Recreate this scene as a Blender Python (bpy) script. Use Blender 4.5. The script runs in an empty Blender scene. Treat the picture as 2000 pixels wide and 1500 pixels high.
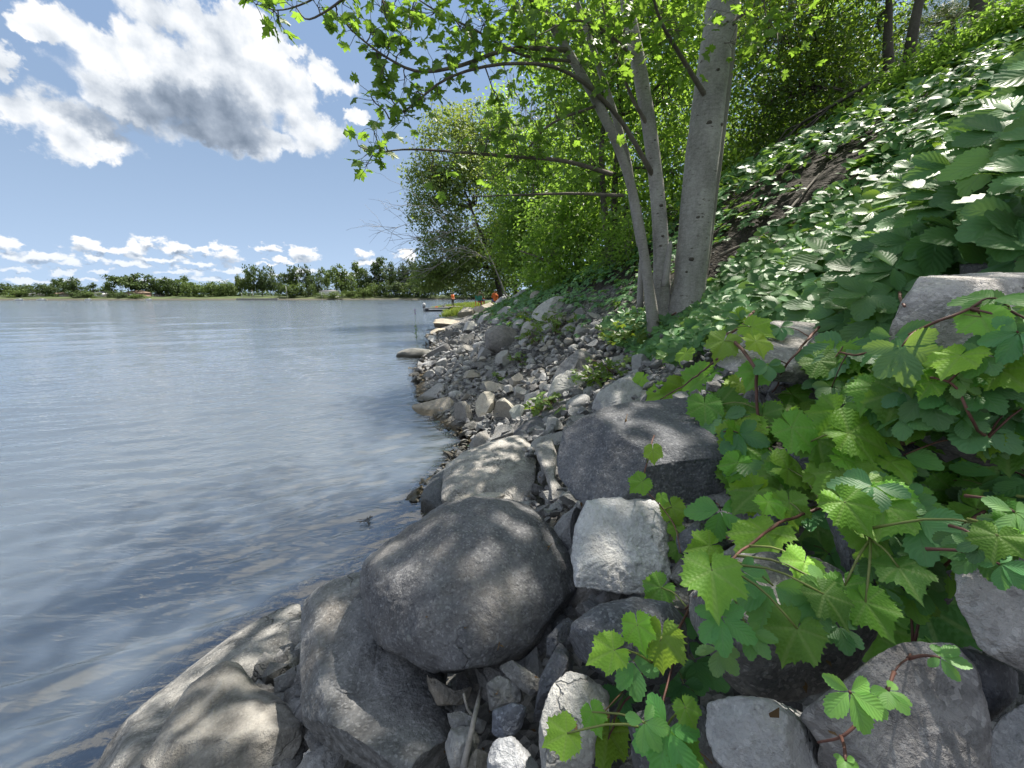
import bpy, bmesh, math, random
import numpy as np
from mathutils import Vector, Matrix

random.seed(7)
RNG = np.random.default_rng(7)
SC = bpy.context.scene
COL = SC.collection

# ---------------------------------------------------------------- camera
H = 1.6                                   # camera height above the water
FPX = 751.0                               # focal length in pixels of a 2000 px wide frame
PITCH = math.atan((750 - 581) / FPX)
cam_d = bpy.data.cameras.new('camera')
cam_d.sensor_width = 36.0
cam_d.lens = 36.0 * FPX / 2000.0
cam_d.clip_start = 0.03
cam_d.clip_end = 6000
cam = bpy.data.objects.new('camera', cam_d)
cam.location = (0, 0, H)
cam.rotation_euler = (math.pi / 2 - PITCH, 0, 0)
COL.objects.link(cam)
SC.camera = cam

# ---------------------------------------------------------------- light
SUN_AZ, SUN_EL = math.radians(45), math.radians(61)     # azimuth clockwise from +Y
SUN_DIR = Vector((math.sin(SUN_AZ) * math.cos(SUN_EL), math.cos(SUN_AZ) * math.cos(SUN_EL), math.sin(SUN_EL)))
sun_d = bpy.data.lights.new('sun', 'SUN')
sun_d.energy = 5.0
sun_d.angle = math.radians(0.53)
sun_d.color = (1.0, 0.93, 0.82)
sun = bpy.data.objects.new('sun', sun_d)
sun.rotation_euler = (-SUN_DIR).to_track_quat('-Z', 'Y').to_euler()
sun.location = SUN_DIR * 50
COL.objects.link(sun)

SC.view_settings.view_transform = 'Standard'
SC.view_settings.look = 'None'
SC.view_settings.exposure = 1.15
SC.view_settings.gamma = 1.0
SC.view_settings.use_curve_mapping = False
try:
    SC.cycles.use_denoising = True
    SC.cycles.max_bounces = 8
    SC.cycles.transparent_max_bounces = 12
    SC.cycles.sample_clamp_indirect = 6.0
    SC.cycles.caustics_reflective = False
    SC.cycles.caustics_refractive = False
except Exception:
    pass


class NT:
    """small node-tree helper"""
    def __init__(self, tree):
        self.t = tree
        self.n = tree.nodes
        self.l = tree.links
    def add(self, typ, **kw):
        nd = self.n.new(typ)
        for k, v in kw.items():
            setattr(nd, k, v)
        return nd
    def put(self, sock, val):
        if isinstance(val, bpy.types.NodeSocket):
            self.l.new(val, sock)
        elif val is not None:
            if hasattr(sock.default_value, '__len__') and not hasattr(val, '__len__'):
                val = [val] * len(sock.default_value)
            if hasattr(val, '__len__') and len(val) == 3 and len(sock.default_value) == 4:
                val = (*val, 1.0)
            sock.default_value = val
    def math(self, op, a, b=None, c=None, clamp=False):
        nd = self.add('ShaderNodeMath', operation=op, use_clamp=clamp)
        self.put(nd.inputs[0], a)
        if b is not None: self.put(nd.inputs[1], b)
        if c is not None: self.put(nd.inputs[2], c)
        return nd.outputs[0]
    def vmath(self, op, a, b=None, c=None, out=0):
        nd = self.add('ShaderNodeVectorMath', operation=op)
        self.put(nd.inputs[0], a)
        if b is not None: self.put(nd.inputs[1], b)
        if c is not None: self.put(nd.inputs[2], c)
        return nd.outputs[out]
    def mix(self, f, a, b, mode='MIX'):
        nd = self.add('ShaderNodeMix', data_type='RGBA', blend_type=mode)
        self.put(nd.inputs[0], f); self.put(nd.inputs[6], a); self.put(nd.inputs[7], b)
        return nd.outputs[2]
    def mixf(self, f, a, b):
        nd = self.add('ShaderNodeMix', data_type='FLOAT')
        self.put(nd.inputs[0], f); self.put(nd.inputs[2], a); self.put(nd.inputs[3], b)
        return nd.outputs[0]
    def noise(self, vec, scale, detail=4, rough=0.55, dist=0.0, w=None, col=False):
        nd = self.add('ShaderNodeTexNoise', noise_dimensions='4D' if w is not None else '3D')
        if vec is not None: self.put(nd.inputs['Vector'], vec)
        if w is not None: self.put(nd.inputs['W'], w)
        nd.inputs['Scale'].default_value = scale
        nd.inputs['Detail'].default_value = detail
        nd.inputs['Roughness'].default_value = rough
        nd.inputs['Distortion'].default_value = dist
        return nd.outputs[1 if col else 0]
    def voronoi(self, vec, scale, feature='F1', out='Distance', rand=1.0):
        nd = self.add('ShaderNodeTexVoronoi', feature=feature)
        if vec is not None: self.put(nd.inputs['Vector'], vec)
        nd.inputs['Scale'].default_value = scale
        nd.inputs['Randomness'].default_value = rand
        return nd.outputs[out]
    def smooth(self, v, lo, hi, a=0.0, b=1.0):
        nd = self.add('ShaderNodeMapRange', interpolation_type='SMOOTHSTEP')
        self.put(nd.inputs[0], v)
        self.put(nd.inputs[1], lo); self.put(nd.inputs[2], hi)
        self.put(nd.inputs[3], a); self.put(nd.inputs[4], b)
        return nd.outputs[0]
    def ramp(self, v, stops):
        nd = self.add('ShaderNodeValToRGB')
        el = nd.color_ramp.elements
        while len(el) < len(stops): el.new(0.5)
        for e, (p, c) in zip(el, stops):
            e.position = p
            e.color = (*c, 1) if len(c) == 3 else c
        self.put(nd.inputs[0], v)
        return nd.outputs[0]


# ---------------------------------------------------------------- pixel <-> world
CP, SP = math.cos(PITCH), math.sin(PITCH)

def pdir(u, v):
    cx, cy = (u - 1000) / FPX, (750 - v) / FPX
    return np.array([cx, CP + SP * cy, -SP + CP * cy])

def P(u, v, t):
    return np.array([0, 0, H]) + pdir(u, v) * t

def PY(u, v, y):
    d = pdir(u, v)
    return P(u, v, y / d[1])

def pix(p):
    x, y, z = p[0], p[1], p[2] - H
    f = y * CP - z * SP
    up = y * SP + z * CP
    return 1000 + FPX * x / f, 750 - FPX * up / f, f

def azel(u, v):
    d = pdir(u, v); d = d / np.linalg.norm(d)
    return math.atan2(d[0], d[1]), math.asin(d[2])

# ---------------------------------------------------------------- sky with cumulus clouds
world = bpy.data.worlds.new('World')
SC.world = world
world.use_nodes = True
W = NT(world.node_tree)
W.n.clear()

def blob_field(nt, vec, blobs):
    """min over ellipses of the normalised distance, then 1 - d"""
    cur = None
    for (u, v, ru, rv) in blobs:
        a0, e0 = azel(u, v)
        a1 = azel(u + ru, v)[0]; a2 = azel(u - ru, v)[0]
        e1 = azel(u, v - rv)[1]; e2 = azel(u, v + rv)[1]
        ra, re = abs(a1 - a2) / 2, abs(e1 - e2) / 2
        q = nt.vmath('MULTIPLY_ADD', vec, (1 / ra, 1 / re, 0), (-a0 / ra, -e0 / re, 0))
        d = nt.vmath('LENGTH', q, out=1)
        cur = d if cur is None else nt.math('SMOOTH_MIN', cur, d, 0.25)
    return nt.math('SUBTRACT', 1.0, cur)

BIG = [(395, 180, 215, 105), (300, 110, 150, 75), (480, 120, 110, 110), (225, 95, 75, 60), (120, 228, 140, 62),
       (20, 215, 90, 52), (185, 262, 120, 40), (250, 190, 90, 60), (520, 270, 120, 32), (600, 245, 85, 55), (560, 180, 70, 70), (430, 45, 130, 60),
       (320, 15, 110, 50), (420, 260, 170, 45), (640, 155, 50, 34), (695, 222, 36, 15), (120, 30, 80, 55),
       (190, 60, 70, 35), (0, 125, 45, 34), (560, 112, 50, 18), (60, 55, 50, 25)]
LOW = [(15, 478, 48, 24), (90, 500, 75, 12), (170, 474, 32, 14), (205, 487, 75, 10), (270, 486, 45, 16),
       (300, 474, 40, 14), (345, 487, 52, 12), (300, 502, 70, 8), (440, 497, 40, 22), (400, 486, 22, 8),
       (525, 487, 33, 12), (590, 496, 38, 18), (560, 508, 45, 7), (708, 496, 24, 11), (725, 512, 38, 9),
       (790, 500, 30, 14), (30, 520, 60, 9), (130, 514, 55, 8), (55, 545, 55, 7), (190, 530, 50, 7),
       (240, 545, 45, 6), (350, 530, 48, 8), (450, 530, 48, 8), (520, 519, 26, 7), (410, 545, 55, 7),
       (690, 532, 50, 6), (600, 530, 40, 6), (120, 532, 50, 6), (250, 515, 60, 9), (20, 500, 40, 12), (390, 515, 50, 7), (180, 505, 40, 9), (300, 548, 50, 5), (480, 545, 40, 5), (560, 540, 40, 5), (150, 548, 50, 5)]
DARK = [(395, 222, 170, 66), (300, 195, 110, 50), (440, 262, 130, 40), (230, 240, 110, 34)]

g = W.add('ShaderNodeTexCoord').outputs['Generated']
sep = W.add('ShaderNodeSeparateXYZ'); W.put(sep.inputs[0], g)
gx, gy, gz = sep.outputs
AZ = W.math('ARCTAN2', gx, gy)
EL = W.math('ARCSINE', gz)
comb = W.add('ShaderNodeCombineXYZ'); W.put(comb.inputs[0], AZ); W.put(comb.inputs[1], EL)
AE = comb.outputs[0]
lowness = W.smooth(EL, 0.10, 0.17, 1.0, 0.0)
n_big = W.noise(AE, 8.0, 12, 0.56)
n_small = W.noise(W.vmath('MULTIPLY', AE, (1, 1.7, 1)), 34.0, 8, 0.6)
nz = W.mixf(lowness, n_big, n_small)
warp = W.noise(AE, 7.0, 5, 0.6, col=True)
warp2 = W.noise(AE, 40.0, 4, 0.6, col=True)
wv = W.vmath('SUBTRACT', warp, (0.5, 0.5, 0.5))
wv2 = W.vmath('SUBTRACT', warp2, (0.5, 0.5, 0.5))
amt = W.mixf(lowness, 0.085, 0.012)
amt2 = W.mixf(lowness, 0.05, 0.034)
AEw = W.vmath('ADD', W.vmath('ADD', AE, W.vmath('SCALE', wv, None)), W.vmath('SCALE', wv2, None))
# the SCALE factors live on socket 3
for nd in list(W.n):
    if nd.bl_idname == 'ShaderNodeVectorMath' and nd.operation == 'SCALE':
        src = nd.inputs[0].links[0].from_socket
        W.put(nd.inputs[3], amt if src == wv else amt2)
bb = blob_field(W, AEw, BIG)
bl = blob_field(W, AEw, LOW)
up = W.vmath('ADD', AEw, (0.010, 0.012, 0))
bl_up = blob_field(W, W.vmath('ADD', AEw, (0.003, 0.010, 0)), LOW)
dk = blob_field(W, AEw, DARK)
# cumulus out of view (behind and above the frame), spread wider to fill the shade
zz = W.math('MAXIMUM', W.math('ADD', gz, 0.06), 0.03)
plane = W.vmath('DIVIDE', g, W.add('ShaderNodeCombineXYZ').outputs[0])
pc = plane.node
cz = pc.inputs[1].links[0].from_node
for i in range(3): W.put(cz.inputs[i], zz)
n_wide = W.noise(plane, 0.9, 7, 0.55)
outside = W.math('MAXIMUM', W.smooth(W.math('ABSOLUTE', AZ), 0.95, 1.25), W.smooth(EL, 0.62, 0.80))
wide = W.math('MULTIPLY', W.smooth(n_wide, 0.39, 0.55), outside)
puff = W.math('ADD', W.voronoi(W.vmath('ADD', AE, W.vmath('MULTIPLY', wv2, (0.06, 0.06, 0))), 11.0, 'SMOOTH_F1'), W.math('MULTIPLY', W.voronoi(W.vmath('ADD', AE, W.vmath('MULTIPLY', wv2, (0.03, 0.03, 0))), 27.0, 'SMOOTH_F1'), 0.5))
detail = W.math('ADD', W.math('MULTIPLY', W.math('SUBTRACT', nz, 0.5), 1.7), W.math('MULTIPLY', W.math('SUBTRACT', 0.62, puff), W.mixf(lowness, 0.75, 0.1)))
Fb = W.math('ADD', bb, detail)
Fl = W.math('ADD', bl, W.math('MULTIPLY', detail, 2.0))
a_big = W.smooth(Fb, -0.04, 0.34)
a_low = W.math('MULTIPLY', W.smooth(Fl, 0.02, 0.55), W.smooth(EL, 0.03, 0.10, 0.55, 0.95))
alpha = W.math('MAXIMUM', W.math('MAXIMUM', a_big, a_low), wide)
# shading of the cloud body
relief = W.noise(W.vmath('ADD', AE, (0.016, 0.018, 0)), 8.0, 8, 0.52)
rel = W.math('MULTIPLY', W.math('SUBTRACT', n_big, relief), 2.0)
billow = W.voronoi(W.vmath('ADD', AE, W.vmath('MULTIPLY', wv2, (0.05, 0.05, 0))), 26.0, 'SMOOTH_F1')
shade_core = W.smooth(W.math('ADD', dk, W.math('MULTIPLY', detail, 0.16)), -0.35, 0.66)
sh = W.math('ADD', 0.99, rel)
sh = W.math('SUBTRACT', sh, W.math('MULTIPLY', billow, 0.42))
sh = W.math('SUBTRACT', sh, W.math('MULTIPLY', shade_core, 0.56))
bot = W.math('MULTIPLY', W.math('SUBTRACT', bl_up, bl), 0.9)
sh_low = W.math('SUBTRACT', W.math('ADD', 0.78, W.math('MULTIPLY', W.math('SUBTRACT', n_small, 0.5), 0.9)), bot)
sh = W.mixf(lowness, sh, sh_low)
ccol = W.ramp(W.math('MULTIPLY', sh, 1.0, clamp=True), [(0.0, (0.185, 0.235, 0.31)), (0.35, (0.34, 0.40, 0.49)), (0.75, (0.74, 0.78, 0.83)), (1.0, (0.98, 0.98, 0.98))])
sky = W.add('ShaderNodeTexSky', sky_type='NISHITA', sun_disc=False)
sky.sun_elevation = SUN_EL
sky.sun_rotation = SUN_AZ
sky.altitude = 50
sky.air_density = 1.0
sky.dust_density = 0.15
sky.ozone_density = 2.0
SKY_STRENGTH = 0.13
SKY_GAMMA, SKY_K = 0.25, 2.65
CLOUD_K = 0.52 / SKY_STRENGTH
cloud = W.vmath('SCALE', ccol, None); W.put(cloud.node.inputs[3], CLOUD_K)
gam = W.add('ShaderNodeGamma'); W.put(gam.inputs[0], sky.outputs[0]); gam.inputs[1].default_value = SKY_GAMMA
bw = W.add('ShaderNodeRGBToBW'); W.put(bw.inputs[0], gam.outputs[0])
grad = W.ramp(W.math('MULTIPLY', EL, 1 / 1.5708, clamp=True), [(0.0, (0.44, 0.575, 0.76)), (0.08, (0.39, 0.53, 0.74)), (0.18, (0.335, 0.475, 0.70)), (0.36, (0.315, 0.475, 0.77)), (0.9, (0.30, 0.46, 0.76))])
skyc = W.vmath('SCALE', grad, None); W.put(skyc.node.inputs[3], W.math('MULTIPLY', bw.outputs[0], SKY_K))
col = W.mix(alpha, skyc, cloud)
bg = W.add('ShaderNodeBackground'); W.put(bg.inputs[0], col); bg.inputs[1].default_value = SKY_STRENGTH
outw = W.add('ShaderNodeOutputWorld'); W.l.new(bg.outputs[0], outw.inputs[0])
world.cycles.sampling_method = 'MANUAL'
world.cycles.sample_map_resolution = 512

# ---------------------------------------------------------------- noise and mesh helpers
def _hash(ix, iy, iz, s):
    n = (ix * 73856093) ^ (iy * 19349663) ^ (iz * 83492791) ^ (s * 2654435761)
    n &= 0xffffffff
    n = ((n ^ (n >> 13)) * 1274126177) & 0xffffffff
    n ^= n >> 16
    return (n & 0xffff) / 65535.0

def vnoise(p, s=0):
    i = np.floor(p).astype(np.int64)
    f = p - i
    f = f * f * (3 - 2 * f)
    x, y, z = i[:, 0], i[:, 1], i[:, 2]
    fx, fy, fz = f[:, 0], f[:, 1], f[:, 2]
    def L(a, b, t): return a + (b - a) * t
    x00 = L(_hash(x, y, z, s), _hash(x + 1, y, z, s), fx)
    x10 = L(_hash(x, y + 1, z, s), _hash(x + 1, y + 1, z, s), fx)
    x01 = L(_hash(x, y, z + 1, s), _hash(x + 1, y, z + 1, s), fx)
    x11 = L(_hash(x, y + 1, z + 1, s), _hash(x + 1, y + 1, z + 1, s), fx)
    return L(L(x00, x10, fy), L(x01, x11, fy), fz)

def fbm(p, octs=4, s=0, gain=0.5):
    a, t, tot = 1.0, np.zeros(len(p)), 0.0
    q = p.copy()
    for k in range(octs):
        t += a * (vnoise(q, s + k * 17) - 0.5)
        tot += a
        a *= gain
        q = q * 2.03 + 3.7
    return t / tot * 2

def unit(v):
    v = np.asarray(v, float)
    return v / (np.linalg.norm(v, axis=-1, keepdims=True) + 1e-12)

def mesh_np(name, verts, tris=None, quads=None, tint=None, uv=None, smooth=True, mats=()):
    me = bpy.data.meshes.new(name)
    nt_ = 0 if tris is None else len(tris)
    nq = 0 if quads is None else len(quads)
    parts = []
    if nt_: parts.append(np.asarray(tris, np.int32).ravel())
    if nq: parts.append(np.asarray(quads, np.int32).ravel())
    loops = np.concatenate(parts)
    me.vertices.add(len(verts))
    me.vertices.foreach_set('co', np.asarray(verts, np.float32).ravel())
    me.loops.add(len(loops))
    me.loops.foreach_set('vertex_index', loops)
    me.polygons.add(nt_ + nq)
    starts = np.concatenate([np.arange(nt_) * 3, nt_ * 3 + np.arange(nq) * 4]).astype(np.int32)
    me.polygons.foreach_set('loop_start', starts)
    me.polygons.foreach_set('use_smooth', np.full(nt_ + nq, smooth))
    if uv is not None:
        ul = me.uv_layers.new(name='UVMap')
        ul.data.foreach_set('uv', np.asarray(uv, np.float32)[loops].ravel())
    if tint is not None:
        at = me.attributes.new('tint', 'FLOAT', 'POINT')
        at.data.foreach_set('value', np.asarray(tint, np.float32))
    for m in mats: me.materials.append(m)
    me.update(calc_edges=True)
    return me

def link(name, me, parent=None):
    o = bpy.data.objects.new(name, me)
    COL.objects.link(o)
    if parent is not None: o.parent = parent
    return o

def tag(o, label=None, cat=None, group=None, kind=None):
    if label: o['label'] = label
    if cat: o['category'] = cat
    if group: o['group'] = group
    if kind: o['kind'] = kind
    return o

def empty(name, loc, label, cat, group=None):
    o = bpy.data.objects.new(name, None)
    o.location = Vector(loc)
    o.empty_display_size = 0.1
    COL.objects.link(o)
    return tag(o, label, cat, group)

def part(name, me, parent, color=None):
    """a child mesh built in world coordinates (the parent is only translated)"""
    o = link(name, me, parent)
    o.matrix_parent_inverse = Matrix.Translation(-Vector(parent.location))
    if color is not None: o.color = (*color, 1)
    return o

class MB:
    def __init__(self):
        self.v, self.tr, self.q, self.ti, self.uv, self.n = [], [], [], [], [], 0
    def add(self, v, tris=None, quads=None, tint=0.5, uv=None):
        v = np.asarray(v, float)
        self.v.append(v)
        if tris is not None and len(tris): self.tr.append(np.asarray(tris) + self.n)
        if quads is not None and len(quads): self.q.append(np.asarray(quads) + self.n)
        self.ti.append(np.full(len(v), tint) if np.isscalar(tint) else np.asarray(tint))
        self.uv.append(np.zeros((len(v), 2)) if uv is None else np.asarray(uv))
        self.n += len(v)
    def mesh(self, name, mats=(), smooth=True):
        return mesh_np(name, np.concatenate(self.v),
                       np.concatenate(self.tr) if self.tr else None,
                       np.concatenate(self.q) if self.q else None,
                       np.concatenate(self.ti), np.concatenate(self.uv), smooth, mats)
    def tube(self, pts, radii, sides=8, tint=0.5, cap=True):
        pts = np.asarray(pts, float)
        n = len(pts)
        radii = np.broadcast_to(np.asarray(radii, float), (n,))
        tg = np.gradient(pts, axis=0)
        tg = unit(tg)
        ref = np.array([0.31, 0.95, 0.11])
        a = unit(np.cross(tg, ref)); b = np.cross(tg, a)
        ang = np.linspace(0, 2 * np.pi, sides, endpoint=False)
        ring = (np.cos(ang)[None, :, None] * a[:, None] + np.sin(ang)[None, :, None] * b[:, None]) * radii[:, None, None] + pts[:, None]
        v = ring.reshape(-1, 3)
        k = np.arange(n - 1)[:, None] * sides + np.arange(sides)[None]
        k2 = np.arange(n - 1)[:, None] * sides + (np.arange(sides)[None] + 1) % sides
        qd = np.stack([k, k2, k2 + sides, k + sides], -1).reshape(-1, 4)
        L = np.concatenate([[0], np.cumsum(np.linalg.norm(np.diff(pts, axis=0), axis=1))])
        uvv = np.stack([np.tile(ang / (2 * np.pi), n), np.repeat(L, sides)], 1)
        tr = None
        if cap:
            v = np.concatenate([v, pts[-1:], pts[:1]])
            uvv = np.concatenate([uvv, [[0.5, L[-1]], [0.5, 0]]])
            e = (n - 1) * sides
            j = np.arange(sides); j2 = (j + 1) % sides
            tr = np.concatenate([np.stack([e + j, e + j2, np.full(sides, n * sides)], 1),
                                 np.stack([j2, j, np.full(sides, n * sides + 1)], 1)])
        self.add(v, tr, qd, tint, uvv)
    def box(self, c, size, rot=None, tint=0.5):
        s = np.array([[x, y, z] for x in (-.5, .5) for y in (-.5, .5) for z in (-.5, .5)]) * np.asarray(size)
        if rot is not None: s = s @ np.asarray(rot).T
        self.add(s + np.asarray(c), None, [[0, 1, 3, 2], [4, 6, 7, 5], [0, 4, 5, 1], [2, 3, 7, 6], [0, 2, 6, 4], [1, 5, 7, 3]], tint)

def smooth_path(pts, n=24):
    """Catmull-Rom through control points"""
    p = np.asarray(pts, float)
    p = np.concatenate([2 * p[:1] - p[1:2], p, 2 * p[-1:] - p[-2:-1]])
    m = len(p) - 3
    out = []
    for t in np.linspace(0, m - 1e-6, n):
        i = int(t); f = t - i
        a, b, c, d = p[i], p[i + 1], p[i + 2], p[i + 3]
        out.append(0.5 * ((2 * b) + (-a + c) * f + (2 * a - 5 * b + 4 * c - d) * f * f + (-a + 3 * b - 3 * c + d) * f ** 3))
    return np.array(out)

# ---------------------------------------------------------------- terrain
_wl = [(150, 1500), (300, 1360), (450, 1245), (575, 1170), (700, 1108), (790, 1010), (840, 950), (890, 890), (905, 858), (850, 815), (822, 770),
       (812, 725), (832, 690), (838, 660), (830, 646), (885, 612), (872, 606), (835, 599)]
_wp = []
for (u, v) in _wl:
    d = pdir(u, v); t = -H / d[2]
    _wp.append((d[0] * t, d[1] * t))
_wp = np.array([(-1.75, -2.0), (-1.7, 0.4)] + _wp + [(-6.5, 75), (-2, 110), (20, 200)])
_o = np.argsort(_wp[:, 1]); _wp = _wp[_o]

def shore(y): return np.interp(y, _wp[:, 1], _wp[:, 0])

def terr(x, y):
    x = np.asarray(x, float); y = np.asarray(y, float)
    d = x - shore(y)
    g = np.interp(y, [0, 7, 12, 20, 28, 60], [1, 1, 0.82, 0.60, 0.27, 0.20])
    z = np.interp(d, [-30, -4, -1.2, 0, 1.5, 5.2, 9.5, 20, 60], [-4, -1.6, -0.55, 0, 0.74, 3.26, 5.4, 7.0, 8.0])
    z = np.where(z > 0, z * g, z)
    b = np.clip((d - 2.6) / .7, 0, 1); q = np.clip((3.3 - y) / 1.0, 0, 1)      # heap of soil and vines close on the right
    return z + 0.30 * b * b * (3 - 2 * b) * q * q * (3 - 2 * q)

def hit(u, v, off=0.0):
    """depth at which the ray of a pixel meets the bank (or the water)"""
    ts = np.geomspace(0.25, 120, 900)
    d = pdir(u, v)
    p = d[None] * ts[:, None]
    z = H + p[:, 2]
    tz = np.maximum(terr(p[:, 0], p[:, 1]) + off, -0.03)
    k = np.argmax(z < tz)
    if not (z < tz).any(): return 120.0
    if k == 0: return ts[0]
    a, b = z[k - 1] - tz[k - 1], z[k] - tz[k]
    f = a / (a - b)
    return ts[k - 1] + f * (ts[k] - ts[k - 1])

# ---------------------------------------------------------------- materials
def new_mat(name):
    m = bpy.data.materials.new(name)
    m.use_nodes = True
    t = NT(m.node_tree)
    t.n.clear()
    out = t.add('ShaderNodeOutputMaterial')
    return m, t, out

def rock_mat(name, dark, mid, pale, scale=1.0, speck=0.4, stain=(0.30, 0.24, 0.17), stain_amt=0.35, bump=0.6, cracks=0.0, lichen=0.25, strata=0.0):
    m, t, out = new_mat(name)
    tc = t.add('ShaderNodeTexCoord')
    oi = t.add('ShaderNodeObjectInfo')
    geo = t.add('ShaderNodeNewGeometry')
    w = t.math('MULTIPLY', oi.outputs['Random'], 37.0)
    v = t.vmath('SCALE', tc.outputs['Object'], None); v.node.inputs[3].default_value = scale
    n1 = t.noise(v, 4.0, 7, 0.62, 0.3, w=w)
    n2 = t.noise(v, 22.0, 6, 0.7, 0.0, w=w)
    n3 = t.noise(v, 120.0, 3, 0.7, 0.0, w=w)
    gv = t.vmath('ADD', v, t.vmath('SCALE', (1, 1, 1), None))
    t.put(gv.node.inputs[1].links[0].from_node.inputs[3], w)
    sp = t.voronoi(gv, 160.0, 'F1', 'Color')
    spv = t.add('ShaderNodeSeparateColor'); t.put(spv.inputs[0], sp)
    base = t.math('ADD', t.math('MULTIPLY', n1, 0.55), t.math('MULTIPLY', n2, 0.45))
    if strata:
        wv = t.add('ShaderNodeTexWave', wave_type='BANDS', bands_direction='Z')
        t.put(wv.inputs['Vector'], t.vmath('ADD', v, t.vmath('SCALE', t.noise(v, 3.0, 3, 0.5, col=True), None)))
        wv.inputs['Scale'].default_value = 5.0; wv.inputs['Distortion'].default_value = 4.0; wv.inputs['Detail'].default_value = 5
        base = t.mixf(strata, base, wv.outputs[1])
    c = t.ramp(base, [(0.36, dark), (0.50, mid), (0.64, pale)])
    grain = t.smooth(spv.outputs[0], 0.72, 0.98)
    c = t.mix(t.math('MULTIPLY', grain, speck), c, tuple(min(1, x * 1.9) for x in pale))
    grain2 = t.smooth(spv.outputs[1], 0.75, 0.98)
    c = t.mix(t.math('MULTIPLY', grain2, speck), c, tuple(x * 0.45 for x in dark))
    c = t.mix(t.math('MULTIPLY', t.smooth(n3, 0.35, 0.7), 0.35), c, pale)
    st = t.noise(v, 2.6, 5, 0.6, 0.4, w=t.math('ADD', w, 11.0))
    c = t.mix(t.math('MULTIPLY', t.smooth(st, 0.52, 0.70), stain_amt), c, stain)
    lc = t.voronoi(gv, 11.0, 'F1', 'Distance')
    ln = t.noise(v, 30.0, 4, 0.7, w=w)
    lm = t.smooth(t.math('ADD', lc, t.math('MULTIPLY', ln, 0.35)), 0.34, 0.26)
    lmask = t.math('MULTIPLY', lm, t.smooth(t.noise(v, 2.0, 2, 0.5, w=t.math('ADD', w, 5.0)), 0.5, 0.62))
    c = t.mix(t.math('MULTIPLY', lmask, lichen), c, (0.40, 0.42, 0.38))
    if cracks:
        cv = t.voronoi(t.vmath('ADD', gv, t.vmath('SCALE', t.noise(v, 6.0, 4, 0.6, col=True), None)), 2.2, 'DISTANCE_TO_EDGE')
        for nd in list(t.n):
            if nd.bl_idname == 'ShaderNodeVectorMath' and nd.operation == 'SCALE' and not nd.inputs[3].is_linked and nd.inputs[3].default_value == 1.0 and nd.inputs[0].is_linked and nd.inputs[0].links[0].from_node.bl_idname == 'ShaderNodeTexNoise':
                nd.inputs[3].default_value = 0.35
        ck = t.smooth(cv, 0.0, 0.018, 1.0, 0.0)
        ck = t.math('MULTIPLY', ck, t.smooth(t.noise(v, 2.2, 2, 0.5, w=t.math('ADD', w, 9.0)), 0.50, 0.60))
        c = t.mix(t.math('MULTIPLY', ck, cracks), c, tuple(x * 0.3 for x in dark))
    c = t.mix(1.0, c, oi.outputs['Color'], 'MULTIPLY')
    # wet band by the waterline
    sx = t.add('ShaderNodeSeparateXYZ'); t.put(sx.inputs[0], geo.outputs['Position'])
    wz = t.math('SUBTRACT', sx.outputs[2], t.math('MULTIPLY', t.math('SUBTRACT', n1, 0.5), 0.12))
    wet = t.smooth(wz, 0.05, 0.11, 1.0, 0.0)
    c = t.mix(wet, c, t.mix(1.0, c, (0.36, 0.34, 0.28), 'MULTIPLY'))
    hgt = t.math('ADD', t.math('MULTIPLY', n2, 0.6), t.math('MULTIPLY', t.noise(v, 55.0, 6, 0.72, w=w), 0.35))
    hgt = t.math('ADD', hgt, t.math('MULTIPLY', n3, 0.16))
    if cracks: hgt = t.math('SUBTRACT', hgt, t.math('MULTIPLY', ck, 0.8 * cracks))
    bp = t.add('ShaderNodeBump'); bp.inputs['Strength'].default_value = bump
    bp.inputs['Distance'].default_value = 0.05 / scale ** 0.5
    t.put(bp.inputs['Height'], hgt)
    b = t.add('ShaderNodeBsdfPrincipled')
    t.put(b.inputs['Base Color'], c)
    t.put(b.inputs['Roughness'], t.mixf(wet, t.mixf(n2, 0.72, 0.95), 0.28))
    b.inputs['Specular IOR Level'].default_value = 0.35
    t.put(b.inputs['Normal'], bp.outputs[0])
    t.l.new(b.outputs[0], out.inputs[0])
    return m

ROCK_DARK = rock_mat('dark_granite', (0.07, 0.072, 0.08), (0.135, 0.137, 0.145), (0.25, 0.25, 0.25), 1.3, 0.38, (0.27, 0.235, 0.19), 0.40, 0.8, 0.3, 0.45)
ROCK_BLUE = rock_mat('blue_grey_basalt', (0.06, 0.066, 0.078), (0.115, 0.122, 0.137), (0.21, 0.215, 0.23), 1.2, 0.35, (0.22, 0.20, 0.17), 0.18, 0.75, 0.0, 0.12)
ROCK_PALE = rock_mat('pale_limestone', (0.30, 0.302, 0.305), (0.48, 0.482, 0.48), (0.62, 0.62, 0.61), 1.5, 0.22, (0.36, 0.31, 0.25), 0.22, 0.9, 0.35, 0.15)
ROCK_TAN = rock_mat('tan_slab', (0.24, 0.225, 0.20), (0.39, 0.365, 0.325), (0.54, 0.51, 0.455), 1.0, 0.15, (0.36, 0.27, 0.18), 0.45, 0.7, 0.7, 0.15, 0.25)
ROCK_GREY = rock_mat('grey_rubble', (0.24, 0.242, 0.245), (0.40, 0.398, 0.393), (0.55, 0.545, 0.53), 1.0, 0.25, (0.34, 0.29, 0.22), 0.35, 0.8, 0.3, 0.15, 0.12)
ROCK_SLAB = rock_mat('weathered_slab', (0.15, 0.149, 0.147), (0.29, 0.287, 0.282), (0.46, 0.45, 0.435), 1.0, 0.3, (0.34, 0.27, 0.19), 0.4, 0.85, 0.5, 0.3, 0.15)

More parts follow.
